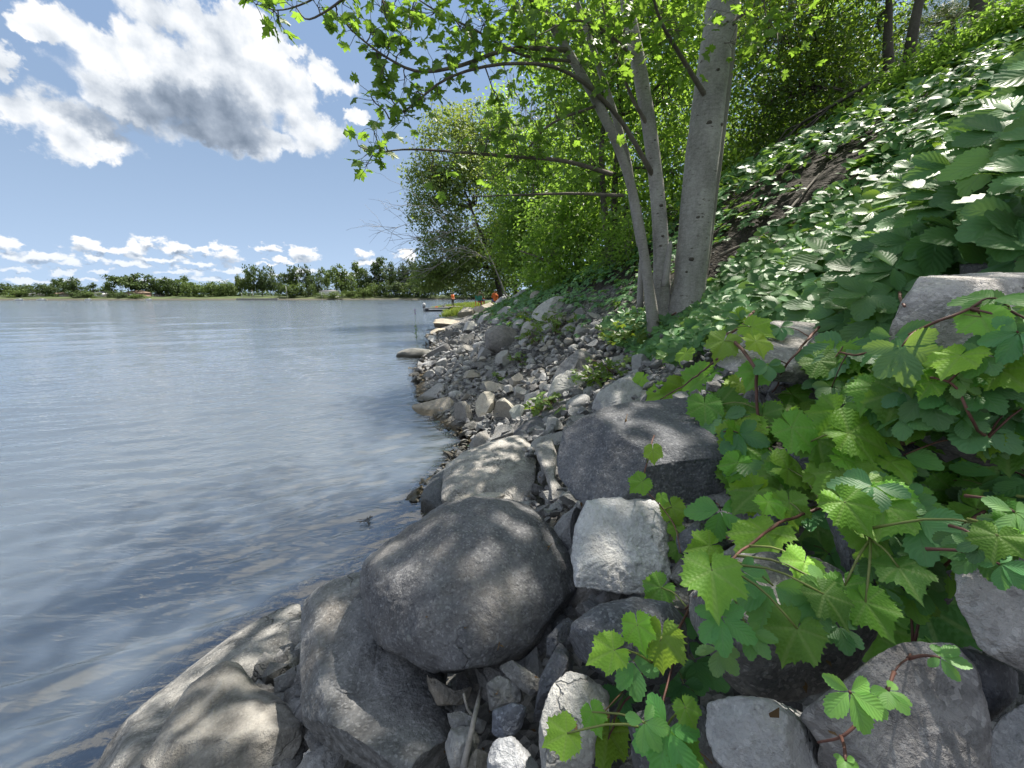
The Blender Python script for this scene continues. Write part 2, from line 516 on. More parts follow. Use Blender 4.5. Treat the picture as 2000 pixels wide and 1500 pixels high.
def ground_mat():
    m, t, out = new_mat('bank_soil')
    geo = t.add('ShaderNodeNewGeometry')
    pos = geo.outputs['Position']
    n1 = t.noise(pos, 1.5, 6, 0.6); n2 = t.noise(pos, 14, 6, 0.7); vo = t.voronoi(pos, 30, 'F1', 'Color')
    sp = t.add('ShaderNodeSeparateColor'); t.put(sp.inputs[0], vo)
    soil = t.ramp(n2, [(0.3, (0.010, 0.008, 0.005)), (0.55, (0.022, 0.017, 0.011)), (0.75, (0.045, 0.035, 0.024))])
    grav = t.ramp(sp.outputs[0], [(0.0, (0.07, 0.07, 0.07)), (0.5, (0.17, 0.17, 0.168)), (1.0, (0.30, 0.295, 0.28))])
    at = t.add('ShaderNodeAttribute', attribute_name='tint')
    f = t.smooth(t.math('ADD', at.outputs['Fac'], t.math('MULTIPLY', t.math('SUBTRACT', n1, 0.5), 0.5)), 0.42, 0.58)
    c = t.mix(f, grav, soil)
    gr = t.ramp(n2, [(0.3, (0.03, 0.05, 0.012)), (0.7, (0.09, 0.13, 0.03))])
    sx = t.add('ShaderNodeSeparateXYZ'); t.put(sx.inputs[0], pos)
    c = t.mix(t.smooth(sx.outputs[1], 26, 32), c, gr)
    wet = t.smooth(t.math('SUBTRACT', sx.outputs[2], t.math('MULTIPLY', t.math('SUBTRACT', n1, 0.5), 0.1)), 0.02, 0.08, 1.0, 0.0)
    c = t.mix(wet, c, (0.075, 0.058, 0.032))
    bp = t.add('ShaderNodeBump'); bp.inputs['Strength'].default_value = 0.9; bp.inputs['Distance'].default_value = 0.05
    t.put(bp.inputs['Height'], t.math('ADD', n2, t.math('MULTIPLY', t.voronoi(pos, 30), 0.8)))
    b = t.add('ShaderNodeBsdfPrincipled')
    t.put(b.inputs['Base Color'], c); b.inputs['Roughness'].default_value = 0.95
    t.put(b.inputs['Normal'], bp.outputs[0])
    t.l.new(b.outputs[0], out.inputs[0])
    return m

def leaf_mat(name, lo, hi, trans, veins=None, rough=0.42, spec=0.5, tfac=0.42, use_obj=False, vein_col=(0.30, 0.42, 0.14), bumpy=0.0):
    """two-sided leaf: reflected base colour and yellower transmitted light"""
    m, t, out = new_mat(name)
    oi = t.add('ShaderNodeObjectInfo')
    if use_obj:
        tin = oi.outputs['Random']
    else:
        tin = t.add('ShaderNodeAttribute', attribute_name='tint').outputs['Fac']
    c = t.mix(tin, lo, hi)
    tr = t.mix(tin, tuple(x * 0.8 for x in trans), trans)
    nrm = None
    if use_obj:
        c = t.mix(1.0, c, oi.outputs['Color'], 'MULTIPLY')
        tr = t.mix(1.0, tr, oi.outputs['Color'], 'MULTIPLY')
        tcn = t.add('ShaderNodeTexCoord')
        nn = t.noise(tcn.outputs['Object'], 2.2, 4, 0.6, w=t.math('MULTIPLY', tin, 30.0))
        c = t.mix(t.math('MULTIPLY', t.smooth(nn, 0.35, 0.7), 0.4), c, t.mix(1.0, c, (1.35, 1.2, 0.75), 'MULTIPLY'))
        sp = t.smooth(t.noise(tcn.outputs['Object'], 9.0, 3, 0.6, w=t.math('MULTIPLY', tin, 90.0)), 0.70, 0.76)
        c = t.mix(t.math('MULTIPLY', sp, 0.7), c, (0.13, 0.085, 0.03))
    if veins:
        uv = t.add('ShaderNodeUVMap', uv_map='UVMap')
        sx = t.add('ShaderNodeSeparateXYZ'); t.put(sx.inputs[0], uv.outputs[0])
        if veins == 'pinnate':
            s, v = sx.outputs[0], t.math('ABSOLUTE', sx.outputs[1])
            mid = t.smooth(v, 0.03, 0.09, 1.0, 0.0)
            ph = t.math('FRACT', t.math('MULTIPLY', t.math('SUBTRACT', s, t.math('MULTIPLY', v, 0.34)), 7.0))
            tri = t.math('ABSOLUTE', t.math('SUBTRACT', ph, 0.5))       # 0.5 at the vein
            side = t.smooth(tri, 0.43, 0.49)
            hgt = t.math('SUBTRACT', t.math('MULTIPLY', tri, -1.0), t.math('MULTIPLY', mid, 0.5))
        else:
            a, r = sx.outputs[0], sx.outputs[1]            # a: angle in turns from the tip, -0.5..0.5 ; r: 0..1
            aa = t.math('ABSOLUTE', a)
            k = None
            for a0 in (0.0, 0.145, 0.30):
                dd = t.math('MULTIPLY', t.math('ABSOLUTE', t.math('SUBTRACT', aa, a0)), r)
                k = dd if k is None else t.math('MINIMUM', k, dd)
            mid = t.smooth(k, 0.004, 0.012, 1.0, 0.0)
            ph = t.math('FRACT', t.math('MULTIPLY', t.math('SUBTRACT', r, t.math('MULTIPLY', k, 2.6)), 7.0))
            tri = t.math('ABSOLUTE', t.math('SUBTRACT', ph, 0.5))
            side = t.smooth(tri, 0.44, 0.49)
            hgt = t.math('SUBTRACT', t.math('MULTIPLY', tri, -0.8), t.math('MULTIPLY', mid, 0.5))
        vv = t.math('MAXIMUM', t.math('MULTIPLY', mid, 0.85), t.math('MULTIPLY', side, 0.26))
        c = t.mix(t.math('MULTIPLY', vv, 0.6), c, t.mix(0.5, c, vein_col))
        tr = t.mix(t.math('MULTIPLY', vv, 0.5), tr, t.mix(1.0, tr, (0.55, 0.6, 0.5), 'MULTIPLY'))
        if bumpy:
            bp = t.add('ShaderNodeBump'); bp.inputs['Strength'].default_value = bumpy; bp.inputs['Distance'].default_value = 0.05
            t.put(bp.inputs['Height'], hgt)
            nrm = bp.outputs[0]
    b = t.add('ShaderNodeBsdfPrincipled')
    t.put(b.inputs['Base Color'], c); b.inputs['Roughness'].default_value = rough
    b.inputs['Specular IOR Level'].default_value = spec
    tl = t.add('ShaderNodeBsdfTranslucent'); t.put(tl.inputs[0], tr)
    if nrm is not None:
        t.put(b.inputs['Normal'], nrm); t.put(tl.inputs['Normal'], nrm)
    mx = t.add('ShaderNodeMixShader'); mx.inputs[0].default_value = tfac
    t.l.new(b.outputs[0], mx.inputs[1]); t.l.new(tl.outputs[0], mx.inputs[2])
    t.l.new(mx.outputs[0], out.inputs[0])
    return m

def bark_mat(name, c0, c1, c2, scale=1.0, spots=0.0):
    m, t, out = new_mat(name)
    geo = t.add('ShaderNodeNewGeometry'); pos = geo.outputs['Position']
    v = t.vmath('MULTIPLY', pos, (1.0 * scale, 1.0 * scale, 0.45 * scale))
    n1 = t.noise(v, 5.0, 7, 0.68); n2 = t.noise(t.vmath('MULTIPLY', pos, (scale, scale, 3.0 * scale)), 18.0, 6, 0.75)
    n3 = t.noise(pos, 70, 4, 0.7)
    c = t.ramp(t.math('ADD', t.math('MULTIPLY', n1, 0.6), t.math('MULTIPLY', n2, 0.4)), [(0.32, c0), (0.5, c1), (0.68, c2)])
    c = t.mix(t.math('MULTIPLY', t.smooth(n3, 0.4, 0.7), 0.3), c, c2)
    if spots:
        s = t.noise(t.vmath('MULTIPLY', pos, (1, 1, 2.6)), 13.0, 4, 0.6)
        c = t.mix(t.math('MULTIPLY', t.smooth(s, 0.62, 0.70), spots), c, (0.07, 0.055, 0.045))
    bp = t.add('ShaderNodeBump'); bp.inputs['Strength'].default_value = 0.5; bp.inputs['Distance'].default_value = 0.02
    t.put(bp.inputs['Height'], t.math('ADD', n2, t.math('MULTIPLY', n3, 0.4)))
    b = t.add('ShaderNodeBsdfPrincipled')
    t.put(b.inputs['Base Color'], c); b.inputs['Roughness'].default_value = 0.85
    t.put(b.inputs['Normal'], bp.outputs[0])
    t.l.new(b.outputs[0], out.inputs[0])
    return m

def plain_mat(name, c, rough=0.6, metal=0.0, var=0.15, scale=8.0):
    m, t, out = new_mat(name)
    tc = t.add('ShaderNodeTexCoord')
    n = t.noise(tc.outputs['Object'], scale, 5, 0.6)
    cc = t.mix(t.smooth(n, 0.3, 0.7), tuple(x * (1 - var) for x in c), tuple(min(1, x * (1 + var)) for x in c))
    b = t.add('ShaderNodeBsdfPrincipled')
    t.put(b.inputs['Base Color'], cc); b.inputs['Roughness'].default_value = rough; b.inputs['Metallic'].default_value = metal
    t.l.new(b.outputs[0], out.inputs[0])
    return m

M_GROUND = ground_mat()
M_CREEPER = leaf_mat('creeper_leaf', (0.070, 0.18, 0.072), (0.112, 0.25, 0.092), (0.28, 0.48, 0.07), 'pinnate', 0.45, 0.42, 0.32, True, (0.17, 0.28, 0.12), 0.12)
M_GRAPE = leaf_mat('grape_leaf', (0.138, 0.31, 0.048), (0.195, 0.39, 0.064), (0.36, 0.64, 0.07), 'palmate', 0.5, 0.32, 0.42, True, (0.36, 0.48, 0.16), 0.16)
M_COVER = leaf_mat('creeper_cover_leaf', (0.067, 0.175, 0.069), (0.114, 0.25, 0.090), (0.28, 0.48, 0.07), 'pinnate', 0.45, 0.42, 0.32, False, (0.17, 0.28, 0.12))
M_MAPLE = leaf_mat('maple_leaf', (0.075, 0.14, 0.035), (0.135, 0.22, 0.05), (0.33, 0.56, 0.055), None, 0.45, 0.4, 0.5)
M_MAPLE_OBJ = leaf_mat('maple_single_leaf', (0.075, 0.14, 0.035), (0.135, 0.22, 0.05), (0.33, 0.56, 0.055), None, 0.45, 0.4, 0.5, True)
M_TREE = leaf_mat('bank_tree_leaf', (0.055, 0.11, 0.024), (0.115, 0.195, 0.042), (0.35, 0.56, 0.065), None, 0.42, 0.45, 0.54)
M_LIME = leaf_mat('lime_shrub_leaf', (0.095, 0.175, 0.03), (0.165, 0.255, 0.045), (0.33, 0.55, 0.07), None, 0.45, 0.4, 0.54)
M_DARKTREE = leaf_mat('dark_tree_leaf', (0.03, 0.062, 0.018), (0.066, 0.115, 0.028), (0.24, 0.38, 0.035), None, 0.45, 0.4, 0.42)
M_GREYTREE = leaf_mat('ash_leaf', (0.08, 0.13, 0.04), (0.15, 0.22, 0.065), (0.40, 0.52, 0.08), None, 0.5, 0.35, 0.36)
M_PINE = leaf_mat('pine_needles', (0.05, 0.085, 0.045), (0.10, 0.15, 0.075), (0.16, 0.22, 0.06), None, 0.5, 0.3, 0.3)
M_FARTREE = leaf_mat('far_tree_leaf', (0.040, 0.068, 0.026), (0.085, 0.125, 0.042), (0.10, 0.16, 0.03), None, 0.6, 0.2, 0.25)
M_FARLIGHT = leaf_mat('far_pale_leaf', (0.075, 0.115, 0.035), (0.13, 0.185, 0.055), (0.16, 0.24, 0.04), None, 0.6, 0.2, 0.25)
M_GRASS = leaf_mat('shore_grass', (0.10, 0.15, 0.03), (0.19, 0.25, 0.05), (0.30, 0.38, 0.05), None, 0.6, 0.2, 0.35)
M_BARK_PALE = bark_mat('pale_maple_bark', (0.11, 0.105, 0.098), (0.28, 0.272, 0.258), (0.50, 0.49, 0.47), 1.0, 0.9)
M_BARK_GREY = bark_mat('grey_stem_bark', (0.13, 0.122, 0.113), (0.26, 0.247, 0.23), (0.40, 0.385, 0.36), 1.3, 0.4)
M_BARK_DARKGREY = bark_mat('dark_grey_bark', (0.10, 0.095, 0.088), (0.19, 0.18, 0.165), (0.29, 0.275, 0.255), 1.2, 0.4)
M_BARK_DARK = bark_mat('dark_bark', (0.03, 0.026, 0.022), (0.07, 0.06, 0.05), (0.13, 0.115, 0.10), 1.0)
M_TWIG = bark_mat('twig_bark', (0.07, 0.06, 0.05), (0.14, 0.12, 0.10), (0.22, 0.20, 0.17), 2.0)
M_DEAD = bark_mat('dead_wood', (0.16, 0.15, 0.14), (0.28, 0.265, 0.25), (0.42, 0.40, 0.38), 2.0)
M_VINE = plain_mat('vine_stem', (0.115, 0.05, 0.038), 0.6, 0, 0.4, 20)
M_VINE_GREEN = plain_mat('green_petiole', (0.16, 0.19, 0.05), 0.55, 0, 0.3, 20)

# ---------------------------------------------------------------- ground sheet
def build_ground():
    ys = np.concatenate([np.linspace(-6, 12, 140), np.geomspace(12.2, 420, 90)])
    ds = np.concatenate([np.linspace(-14, -1.5, 16), np.linspace(-1.4, 6, 90), np.geomspace(6.2, 70, 34)])
    Y, D = np.meshgrid(ys, ds, indexing='ij')
    X = shore(Y) + D
    Z = terr(X - 0.42 * np.clip((3.0 - Y) / 0.8, 0, 1), Y)
    pts = np.stack([X.ravel(), Y.ravel(), Z.ravel()], 1)
    z = pts[:, 2] + 0.10 * fbm(pts * 1.3, 4, 3) + 0.04 * fbm(pts * 6, 3, 8)
    d = D.ravel()
    rocky = np.clip((d + 0.3) / 0.5, 0, 1) * np.clip((4.0 - d) / 1.5, 0, 1) * np.clip((26 - pts[:, 1]) / 6, 0, 1)
    near = np.clip((3.2 - pts[:, 1]) / 1.2, 0, 1) * np.clip((d + 0.3) / 0.5, 0, 1)
    z -= 0.05 * rocky + 0.20 * near
    z = np.where(d < -0.2, np.minimum(z, -0.10), z)
    pts[:, 2] = z
    ny, nd = Y.shape
    k = (np.arange(ny - 1)[:, None] * nd + np.arange(nd - 1)[None])
    q = np.stack([k, k + 1, k + nd + 1, k + nd], -1).reshape(-1, 4)
    o = link('ground', mesh_np('ground', pts, None, q, tint=np.clip((d - 2.0) / 2.0, 0, 1), mats=[M_GROUND]))
    tag(o, kind='structure')
    return o
build_ground()

# ---------------------------------------------------------------- water
def water_mat():
    m, t, out = new_mat('lake_water')
    geo = t.add('ShaderNodeNewGeometry'); pos = geo.outputs['Position']
    at = t.add('ShaderNodeAttribute', attribute_name='tint')         # depth of the water in metres
    dep = at.outputs['Fac']
    vd = t.vmath('LENGTH', pos, out=1)
    far = t.smooth(vd, 9, 60)
    w1 = t.noise(t.vmath('MULTIPLY', pos, (0.7, 1.6, 1)), 4.5, 5, 0.55, 0.4)
    w2 = t.noise(t.vmath('MULTIPLY', pos, (0.5, 1.2, 1)), 0.9, 6, 0.6, 0.2)
    patch = t.noise(t.vmath('MULTIPLY', pos, (0.3, 1.0, 1)), 0.05, 3, 0.5)
    wr = t.add('ShaderNodeMapping'); wr.inputs['Rotation'].default_value = (0, 0, math.radians(-28)); wr.inputs['Scale'].default_value = (0.5, 1.9, 1); t.put(wr.inputs['Vector'], pos)
    w3 = t.noise(wr.outputs[0], 9.0, 3, 0.5, 0.6)
    h = t.mixf(far, t.math('MULTIPLY', w3, 0.014), t.math('ADD', t.math('MULTIPLY', w1, 0.10), t.math('MULTIPLY', w2, 0.22)))
    bp = t.add('ShaderNodeBump'); bp.inputs['Distance'].default_value = 1.0
    t.put(bp.inputs['Strength'], t.mixf(far, 0.8, t.mixf(patch, 0.35, 0.75)))
    t.put(bp.inputs['Height'], h)
    n = bp.outputs[0]
    gl = t.add('ShaderNodeBsdfGlossy'); gl.inputs['Color'].default_value = (1, 1, 1, 1); t.put(gl.inputs['Roughness'], t.mixf(far, 0.0, 0.07)); t.put(gl.inputs['Normal'], n)
    df = t.add('ShaderNodeSubsurfaceScattering', falloff='BURLEY'); df.inputs['Color'].default_value = (0.082, 0.098, 0.114, 1); df.inputs['Scale'].default_value = 0.5; df.inputs['Radius'].default_value = (1.0, 0.9, 0.7)
    tp = t.add('ShaderNodeBsdfTransparent'); tp.inputs[0].default_value = (0.80, 0.72, 0.52, 1)
    murk = t.smooth(dep, 0.0, 0.11)
    body = t.add('ShaderNodeMixShader'); t.put(body.inputs[0], murk)
    t.l.new(tp.outputs[0], body.inputs[1]); t.l.new(df.outputs[0], body.inputs[2])
    fr = t.add('ShaderNodeFresnel'); fr.inputs[0].default_value = 2.75; t.put(fr.inputs[1], n)
    mx = t.add('ShaderNodeMixShader'); t.put(mx.inputs[0], fr.outputs[0])
    t.l.new(body.outputs[0], mx.inputs[1]); t.l.new(gl.outputs[0], mx.inputs[2])
    t.l.new(mx.outputs[0], out.inputs[0])
    return m

def build_water():
    na, nr = 430, 1000
    ang = np.radians(np.linspace(-75, 22, na))          # from +Y, to the right positive
    r = np.concatenate([np.geomspace(0.55, 320, nr - 8), [420, 600, 900, 1300, 1900, 2600, 3400, 4200]])
    A, R = np.meshgrid(ang, r, indexing='ij')
    X, Y = R * np.sin(A), R * np.cos(A)
    p = np.stack([X.ravel(), Y.ravel(), np.zeros(X.size)], 1)
    sp = np.maximum(R.ravel() * math.log(320 / 0.55) / (nr - 9), R.ravel() * (ang[1] - ang[0]))
    wx = p[:, 0] + 0.10 * fbm(p * 1.4, 3, 5) + 0.5 * fbm(p * 0.25, 2, 6)
    wy = p[:, 1] + 0.10 * fbm(p * 1.4 + 9, 3, 7) + 0.5 * fbm(p * 0.25 + 4, 2, 9)
    z = np.zeros(len(p))
    rg = np.random.default_rng(11)
    for i in range(26):
        small = i < 18
        lam = 0.075 * (1.105 ** i) * rg.uniform(0.95, 1.05) if small else 0.6 * 1.28 ** (i - 18)
        th = math.radians(rg.normal(115, 7 if i % 4 else 24))     # travel direction of the ripples
        slope = (0.026 if lam < .12 else 0.050) if small else 0.010
        k = 2 * math.pi / lam
        wgt = np.clip((lam / sp - 3.0) / 3.0, 0, 1)
        grp = 0.2 + 1.6 * vnoise(p * (0.8 / (lam * 3 + 0.2)) + i * 3.1, 40 + i)
        ph = k * (wx * math.cos(th) + wy * math.sin(th)) + rg.uniform(0, 6.28)
        z += slope / k * grp * wgt * (np.sin(ph) + .22 * np.cos(2 * ph))
    p[:, 2] = z
    depth = np.clip(-terr(p[:, 0], p[:, 1]), 0, 3)
    k = np.arange(na - 1)[:, None] * nr + np.arange(nr - 1)[None]
    q = np.stack([k, k + nr, k + nr + 1, k + 1], -1).reshape(-1, 4)
    # drop the faces that lie well inside the bank
    keep = (p[q[:, 0], 0] - shore(p[q[:, 0], 1])) < 1.2
    keep |= R.ravel()[q[:, 0]] > 90
    q = q[keep]
    used = np.unique(q)
    mp = np.full(len(p), -1); mp[used] = np.arange(len(used))
    o = link('lake_water', mesh_np('lake_water', p[used], None, mp[q], tint=depth[used], mats=[water_mat()]))
    tag(o, kind='structure')
build_water()

# ---------------------------------------------------------------- large rocks, each shaped from its own outline and given its full depth
CR = np.array([1.0, 0, 0]); CU = np.array([0, SP, CP]); CB = np.array([0, -CP, SP])     # camera right, up, backward

def facet(p, c, n, frac, keep=0.06):
    n = unit(n)
    h = (p - c) @ n
    m = h.max() * frac
    over = h > m
    p[over] -= np.outer((h[over] - m) * (1 - keep), n)

def outline_rock(label, outline, mat, thick=0.8, back=1.0, pw=2.2, planes=(), rnd=3, amp=0.022, freq=3.0, tilt=0.6, tint=(1, 1, 1), seed=0,
                 push=0.0, name='rock', nth=150, nr=34, group=None, cat='rock', micro=0.25, t0=None):
    """a rock as large as its outline, as thick as it is wide, resting in the bank. planes: (right, up, towards viewer, fraction)"""
    rg = np.random.default_rng(seed + 100)
    o = np.array(outline, float)
    cl = np.concatenate([o, o[:1]])
    L = np.concatenate([[0], np.cumsum(np.linalg.norm(np.diff(cl, axis=0), axis=1))])
    s = np.linspace(0, L[-1], nth, endpoint=False)
    q = np.stack([np.interp(s, L, cl[:, 0]), np.interp(s, L, cl[:, 1])], 1)
    for _ in range(3):
        q = 0.5 * q + 0.25 * (np.roll(q, 1, 0) + np.roll(q, -1, 0))
    c = q.mean(0)
    tc = hit(min(max(c[0], 5), 1995), min(c[1], 1495)) if t0 is None else t0
    vb, vt = q[:, 1].max(), q[:, 1].min()
    tb = hit(c[0], min(vb, 1560)); tt = hit(c[0], vt)
    lim = 0.5
    g = np.clip((tt - tb) / max(vb - vt, 1), 0, lim * tc / max(vb - vt, 1) * 2) * tilt if t0 is None else 0.0
    size = np.sqrt(np.prod(q.max(0) - q.min(0))) * tc / FPX
    th = thick * size * 0.5
    tc = tc + push
    def proj(px):
        t = tc + g * (c[1] - px[:, 1])
        cx, cy = (px[:, 0] - 1000) / FPX, (750 - px[:, 1]) / FPX
        d = np.stack([cx, CP + SP * cy, -SP + CP * cy], 1)
        return np.array([0, 0, H]) + d * t[:, None]
    view = unit(pdir(*c))
    rows = []
    ks = np.sin(np.linspace(0, math.pi / 2, nr))             # 0 centre .. 1 rim
    for side in (0, 1):
        for j, sr in enumerate(ks):
            if side and j == nr - 1: continue
            px = c + (q - c) * sr
            pr = max(0.0, 1 - sr ** pw) ** (1 / pw)
            off = -th * pr if side == 0 else th * back * pr
            rows.append(proj(px) + view[None] * off)
    nf = nr
    V = np.concatenate(rows)
    C = V.mean(0)
    for pl in planes:
        n = CR * pl[0] + CU * pl[1] + CB * pl[2]
        facet(V, C, n, pl[3])
    for _ in range(rnd):
        n = CR * rg.normal(0, 0.8) + CU * rg.normal(0.1, 0.8) + CB * abs(rg.normal(0.8, 0.3))
        facet(V, C, n, rg.uniform(0.80, 0.95), 0.12)
    for _ in range(rnd * 2 if rnd >= 2 else 0):
        n = CR * rg.normal(0, 1) + CU * rg.normal(0.1, 1) + CB * rg.normal(0.5, .6)
        facet(V, C, n, rg.uniform(0.72, 0.94), 0.05)
    dirs = unit(V - C)
    k = freq / size
    sd = seed * 13 + 5
    amp = amp * 1.35
    disp = amp * size * fbm(V * k, 6, sd, 0.6)
    rid = 1 - np.abs(fbm(V * k * 1.7 + 7, 4, sd + 3))
    disp += amp * 0.7 * size * (rid - 0.75)
    disp += amp * micro * size * fbm(V * k * 7, 3, sd + 9)
    if rnd >= 2:
        hh = fbm(V * k * .8 + 3, 3, sd + 21)
        disp += 1.3 * amp * size * (np.floor(hh * 4.5) / 4.5 - hh * .8)
    disp += amp * micro * .5 * size * fbm(V * k * 18, 2, sd + 29)
    V = V + dirs * disp[:, None]
    quads, tris = [], []
    def strip(a, b, flip):
        j = np.arange(nth); j2 = (j + 1) % nth
        z = np.stack([a + j, a + j2, b + j2, b + j], 1)
        return z[:, ::-1] if flip else z
    for j in range(nf - 1): quads.append(strip(j * nth, (j + 1) * nth, True))
    base = nf * nth
    seqb = [base + j * nth for j in range(nr - 1)] + [(nf - 1) * nth]
    for j in range(nr - 1): quads.append(strip(seqb[j], seqb[j + 1], False))
    org = V[:nth].mean(0) * 0.5 + V[base:base + nth].mean(0) * 0.5
    me = mesh_np(name, V - org, None, np.concatenate(quads), mats=[mat])
    ob = link(name, me)
    ob.location = org
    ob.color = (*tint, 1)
    tag(ob, label, cat, group)
    return ob

R = outline_rock
HERO = {}
HERO['round'] = R('huge smooth rounded dark grey boulder with dappled light on its crown', [(712, 1150), (716, 1105), (755, 1068), (812, 1025), (868, 985), (930, 970), (992, 976), (1042, 1003), (1085, 1048), (1113, 1085), (1130, 1145), (1128, 1190), (1097, 1235), (1050, 1275), (985, 1302), (935, 1342), (895, 1347), (845, 1320), (790, 1300), (745, 1280), (726, 1225)],
  ROCK_DARK, 1.0, 1.0, 2.0, [(0.15, -0.85, 0.6, 0.80), (0.75, -0.5, 0.5, 0.86)], 1, 0.026, 2.6, 0.35, (1.0, 1.01, 1.04), 1, -0.04, 'boulder', 190, 46, cat='boulder')
HERO['block'] = R('pale grey square block of limestone with pitted face beside the huge boulder', [(1145, 980), (1215, 976), (1288, 980), (1303, 1005), (1304, 1090), (1322, 1132), (1290, 1160), (1225, 1178), (1180, 1160), (1130, 1150), (1118, 1085), (1130, 1025)],
  ROCK_PALE, 0.75, 0.9, 4.5, [(0.0, 0.25, 1.0, 0.72), (-0.1, -0.9, 0.42, 0.80), (0.9, -0.2, 0.4, 0.85)], 0, 0.024, 3.0, 0.5, (1.2, 1.21, 1.23), 2, 0.0, 'rock', 170, 40, cat='rock', micro=0.6)
HERO['dark'] = R('very large dark blue grey boulder under hanging grape leaves', [(1080, 902), (1094, 850), (1140, 820), (1190, 800), (1250, 790), (1330, 782), (1420, 800), (1490, 840), (1540, 900), (1530, 970), (1450, 1010), (1380, 1018), (1300, 990), (1240, 975), (1160, 982), (1110, 962), (1082, 930)],
  ROCK_BLUE, 0.95, 1.0, 2.8, [(-0.75, 0.45, 0.5, 0.66), (0.15, -0.12, 1.0, 0.66), (0.0, 0.95, 0.35, 0.78)], 1, 0.022, 2.4, 0.3, (1, 1, 1), 3, 0.02, 'boulder', 190, 46, cat='boulder')
HERO['crackl'] = R('light grey slab with a long black crack along its edge, behind the huge boulder', [(866, 935), (872, 910), (905, 884), (960, 862), (1012, 850), (1038, 868), (1046, 900), (1062, 940), (1076, 1005), (1060, 1012), (1000, 990), (930, 978), (870, 1002), (862, 965)],
  ROCK_SLAB, 0.7, 1.0, 3.0, [(-0.2, 0.8, 0.6, 0.72), (0.5, -0.2, 0.8, 0.76)], 2, 0.026, 2.6, 0.5, (1.05, 1.03, 1.0), 4, 0.05)
HERO['crackr'] = R('narrow grey sliver of split rock right of the black crack', [(1043, 868), (1078, 856), (1088, 890), (1084, 935), (1116, 975), (1120, 992), (1088, 1016), (1080, 980), (1066, 930), (1050, 898)],
  ROCK_SLAB, 0.9, 1.0, 3.0, [(0.1, 0.5, 0.8, 0.75)], 2, 0.03, 2.6, 0.5, (1.0, 0.98, 0.96), 5, 0.05)
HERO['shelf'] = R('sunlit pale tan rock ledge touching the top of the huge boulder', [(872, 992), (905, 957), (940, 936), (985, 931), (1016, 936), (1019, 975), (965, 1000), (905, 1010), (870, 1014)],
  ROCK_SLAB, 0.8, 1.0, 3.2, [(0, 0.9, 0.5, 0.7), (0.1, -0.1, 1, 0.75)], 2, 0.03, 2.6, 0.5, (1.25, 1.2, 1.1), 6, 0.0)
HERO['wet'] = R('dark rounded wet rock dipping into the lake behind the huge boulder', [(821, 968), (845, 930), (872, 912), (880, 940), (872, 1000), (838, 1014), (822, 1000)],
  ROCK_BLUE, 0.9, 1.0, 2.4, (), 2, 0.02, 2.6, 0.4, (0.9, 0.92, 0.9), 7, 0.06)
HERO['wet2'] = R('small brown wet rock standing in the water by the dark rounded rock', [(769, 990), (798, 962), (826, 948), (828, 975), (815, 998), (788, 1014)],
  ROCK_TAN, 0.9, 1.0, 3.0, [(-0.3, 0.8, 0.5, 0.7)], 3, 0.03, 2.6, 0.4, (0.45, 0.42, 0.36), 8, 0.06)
HERO['wedge'] = R('small pale wedge of rock jammed between the limestone block and the cracked slab', [(1080, 1030), (1100, 1006), (1125, 988), (1140, 1004), (1132, 1060), (1120, 1082), (1092, 1058)],
  ROCK_PALE, 0.9, 1.0, 3.0, (), 3, 0.03, 2.6, 0.4, (0.85, 0.85, 0.86), 9, 0.05)
HERO['round2'] = R('smooth dark oval boulder below the pale limestone block', [(1110, 1250), (1118, 1215), (1170, 1180), (1235, 1165), (1310, 1178), (1345, 1220), (1352, 1280), (1305, 1335), (1220, 1345), (1150, 1315), (1118, 1288)],
  ROCK_DARK, 0.95, 1.0, 2.1, (), 2, 0.016, 2.4, 0.35, (0.92, 0.96, 1.05), 10, 0.0, 'boulder', cat='boulder')
HERO['granite'] = R('speckled granite boulder with vine leaves lying across it', [(1325, 1135), (1345, 1102), (1400, 1085), (1500, 1082), (1580, 1090), (1670, 1130), (1716, 1180), (1716, 1240), (1672, 1302), (1620, 1342), (1540, 1366), (1450, 1356), (1410, 1322), (1380, 1262), (1336, 1200)],
  ROCK_DARK, 0.9, 1.0, 2.4, [(0, 0.9, 0.5, 0.75), (0.1, -0.3, 1.0, 0.78)], 2, 0.018, 2.4, 0.35, (1.22, 1.2, 1.18), 11, 0.0, 'boulder', cat='boulder')
HERO['longslab'] = R('long pale rock face sloping straight into the lake at the lower left', [(110, 1530), (300, 1360), (450, 1243), (520, 1203), (580, 1176), (604, 1250), (560, 1400), (470, 1530)],
  ROCK_SLAB, 0.6, 1.0, 3.0, [(-0.6, 0.7, 0.4, 0.72)], 3, 0.016, 2.6, 0.8, (0.82, 0.82, 0.81), 12, 0.10, 'rock', 190, 40)
HERO['tan'] = R('broad tan slab of layered rock with fine cracks at the bottom edge of the picture', [(215, 1540), (300, 1420), (378, 1332), (440, 1292), (470, 1300), (492, 1340), (545, 1365), (588, 1415), (582, 1450), (545, 1540)],
  ROCK_TAN, 0.75, 1.0, 3.4, [(0.05, 0.75, 0.75, 0.58), (-0.8, 0.4, 0.3, 0.8), (0.7, -0.5, 0.5, 0.8)], 3, 0.019, 2.6, 0.6, (0.57, 0.58, 0.60), 13, -0.02, 'slab', 190, 42, cat='rock slab')
HERO['slab'] = R('large dark weathered slab below and left of the huge boulder', [(546, 1330), (558, 1240), (592, 1180), (630, 1145), (700, 1118), (745, 1120), (775, 1200), (860, 1310), (880, 1420), (885, 1540), (570, 1540), (588, 1430), (550, 1380)],
  ROCK_SLAB, 0.55, 1.0, 3.4, [(-0.3, 0.6, 0.75, 0.66), (-0.85, 0.25, 0.4, 0.82)], 3, 0.023, 2.8, 0.7, (0.70, 0.72, 0.75), 14, 0.04, 'slab', 190, 44, cat='rock slab')
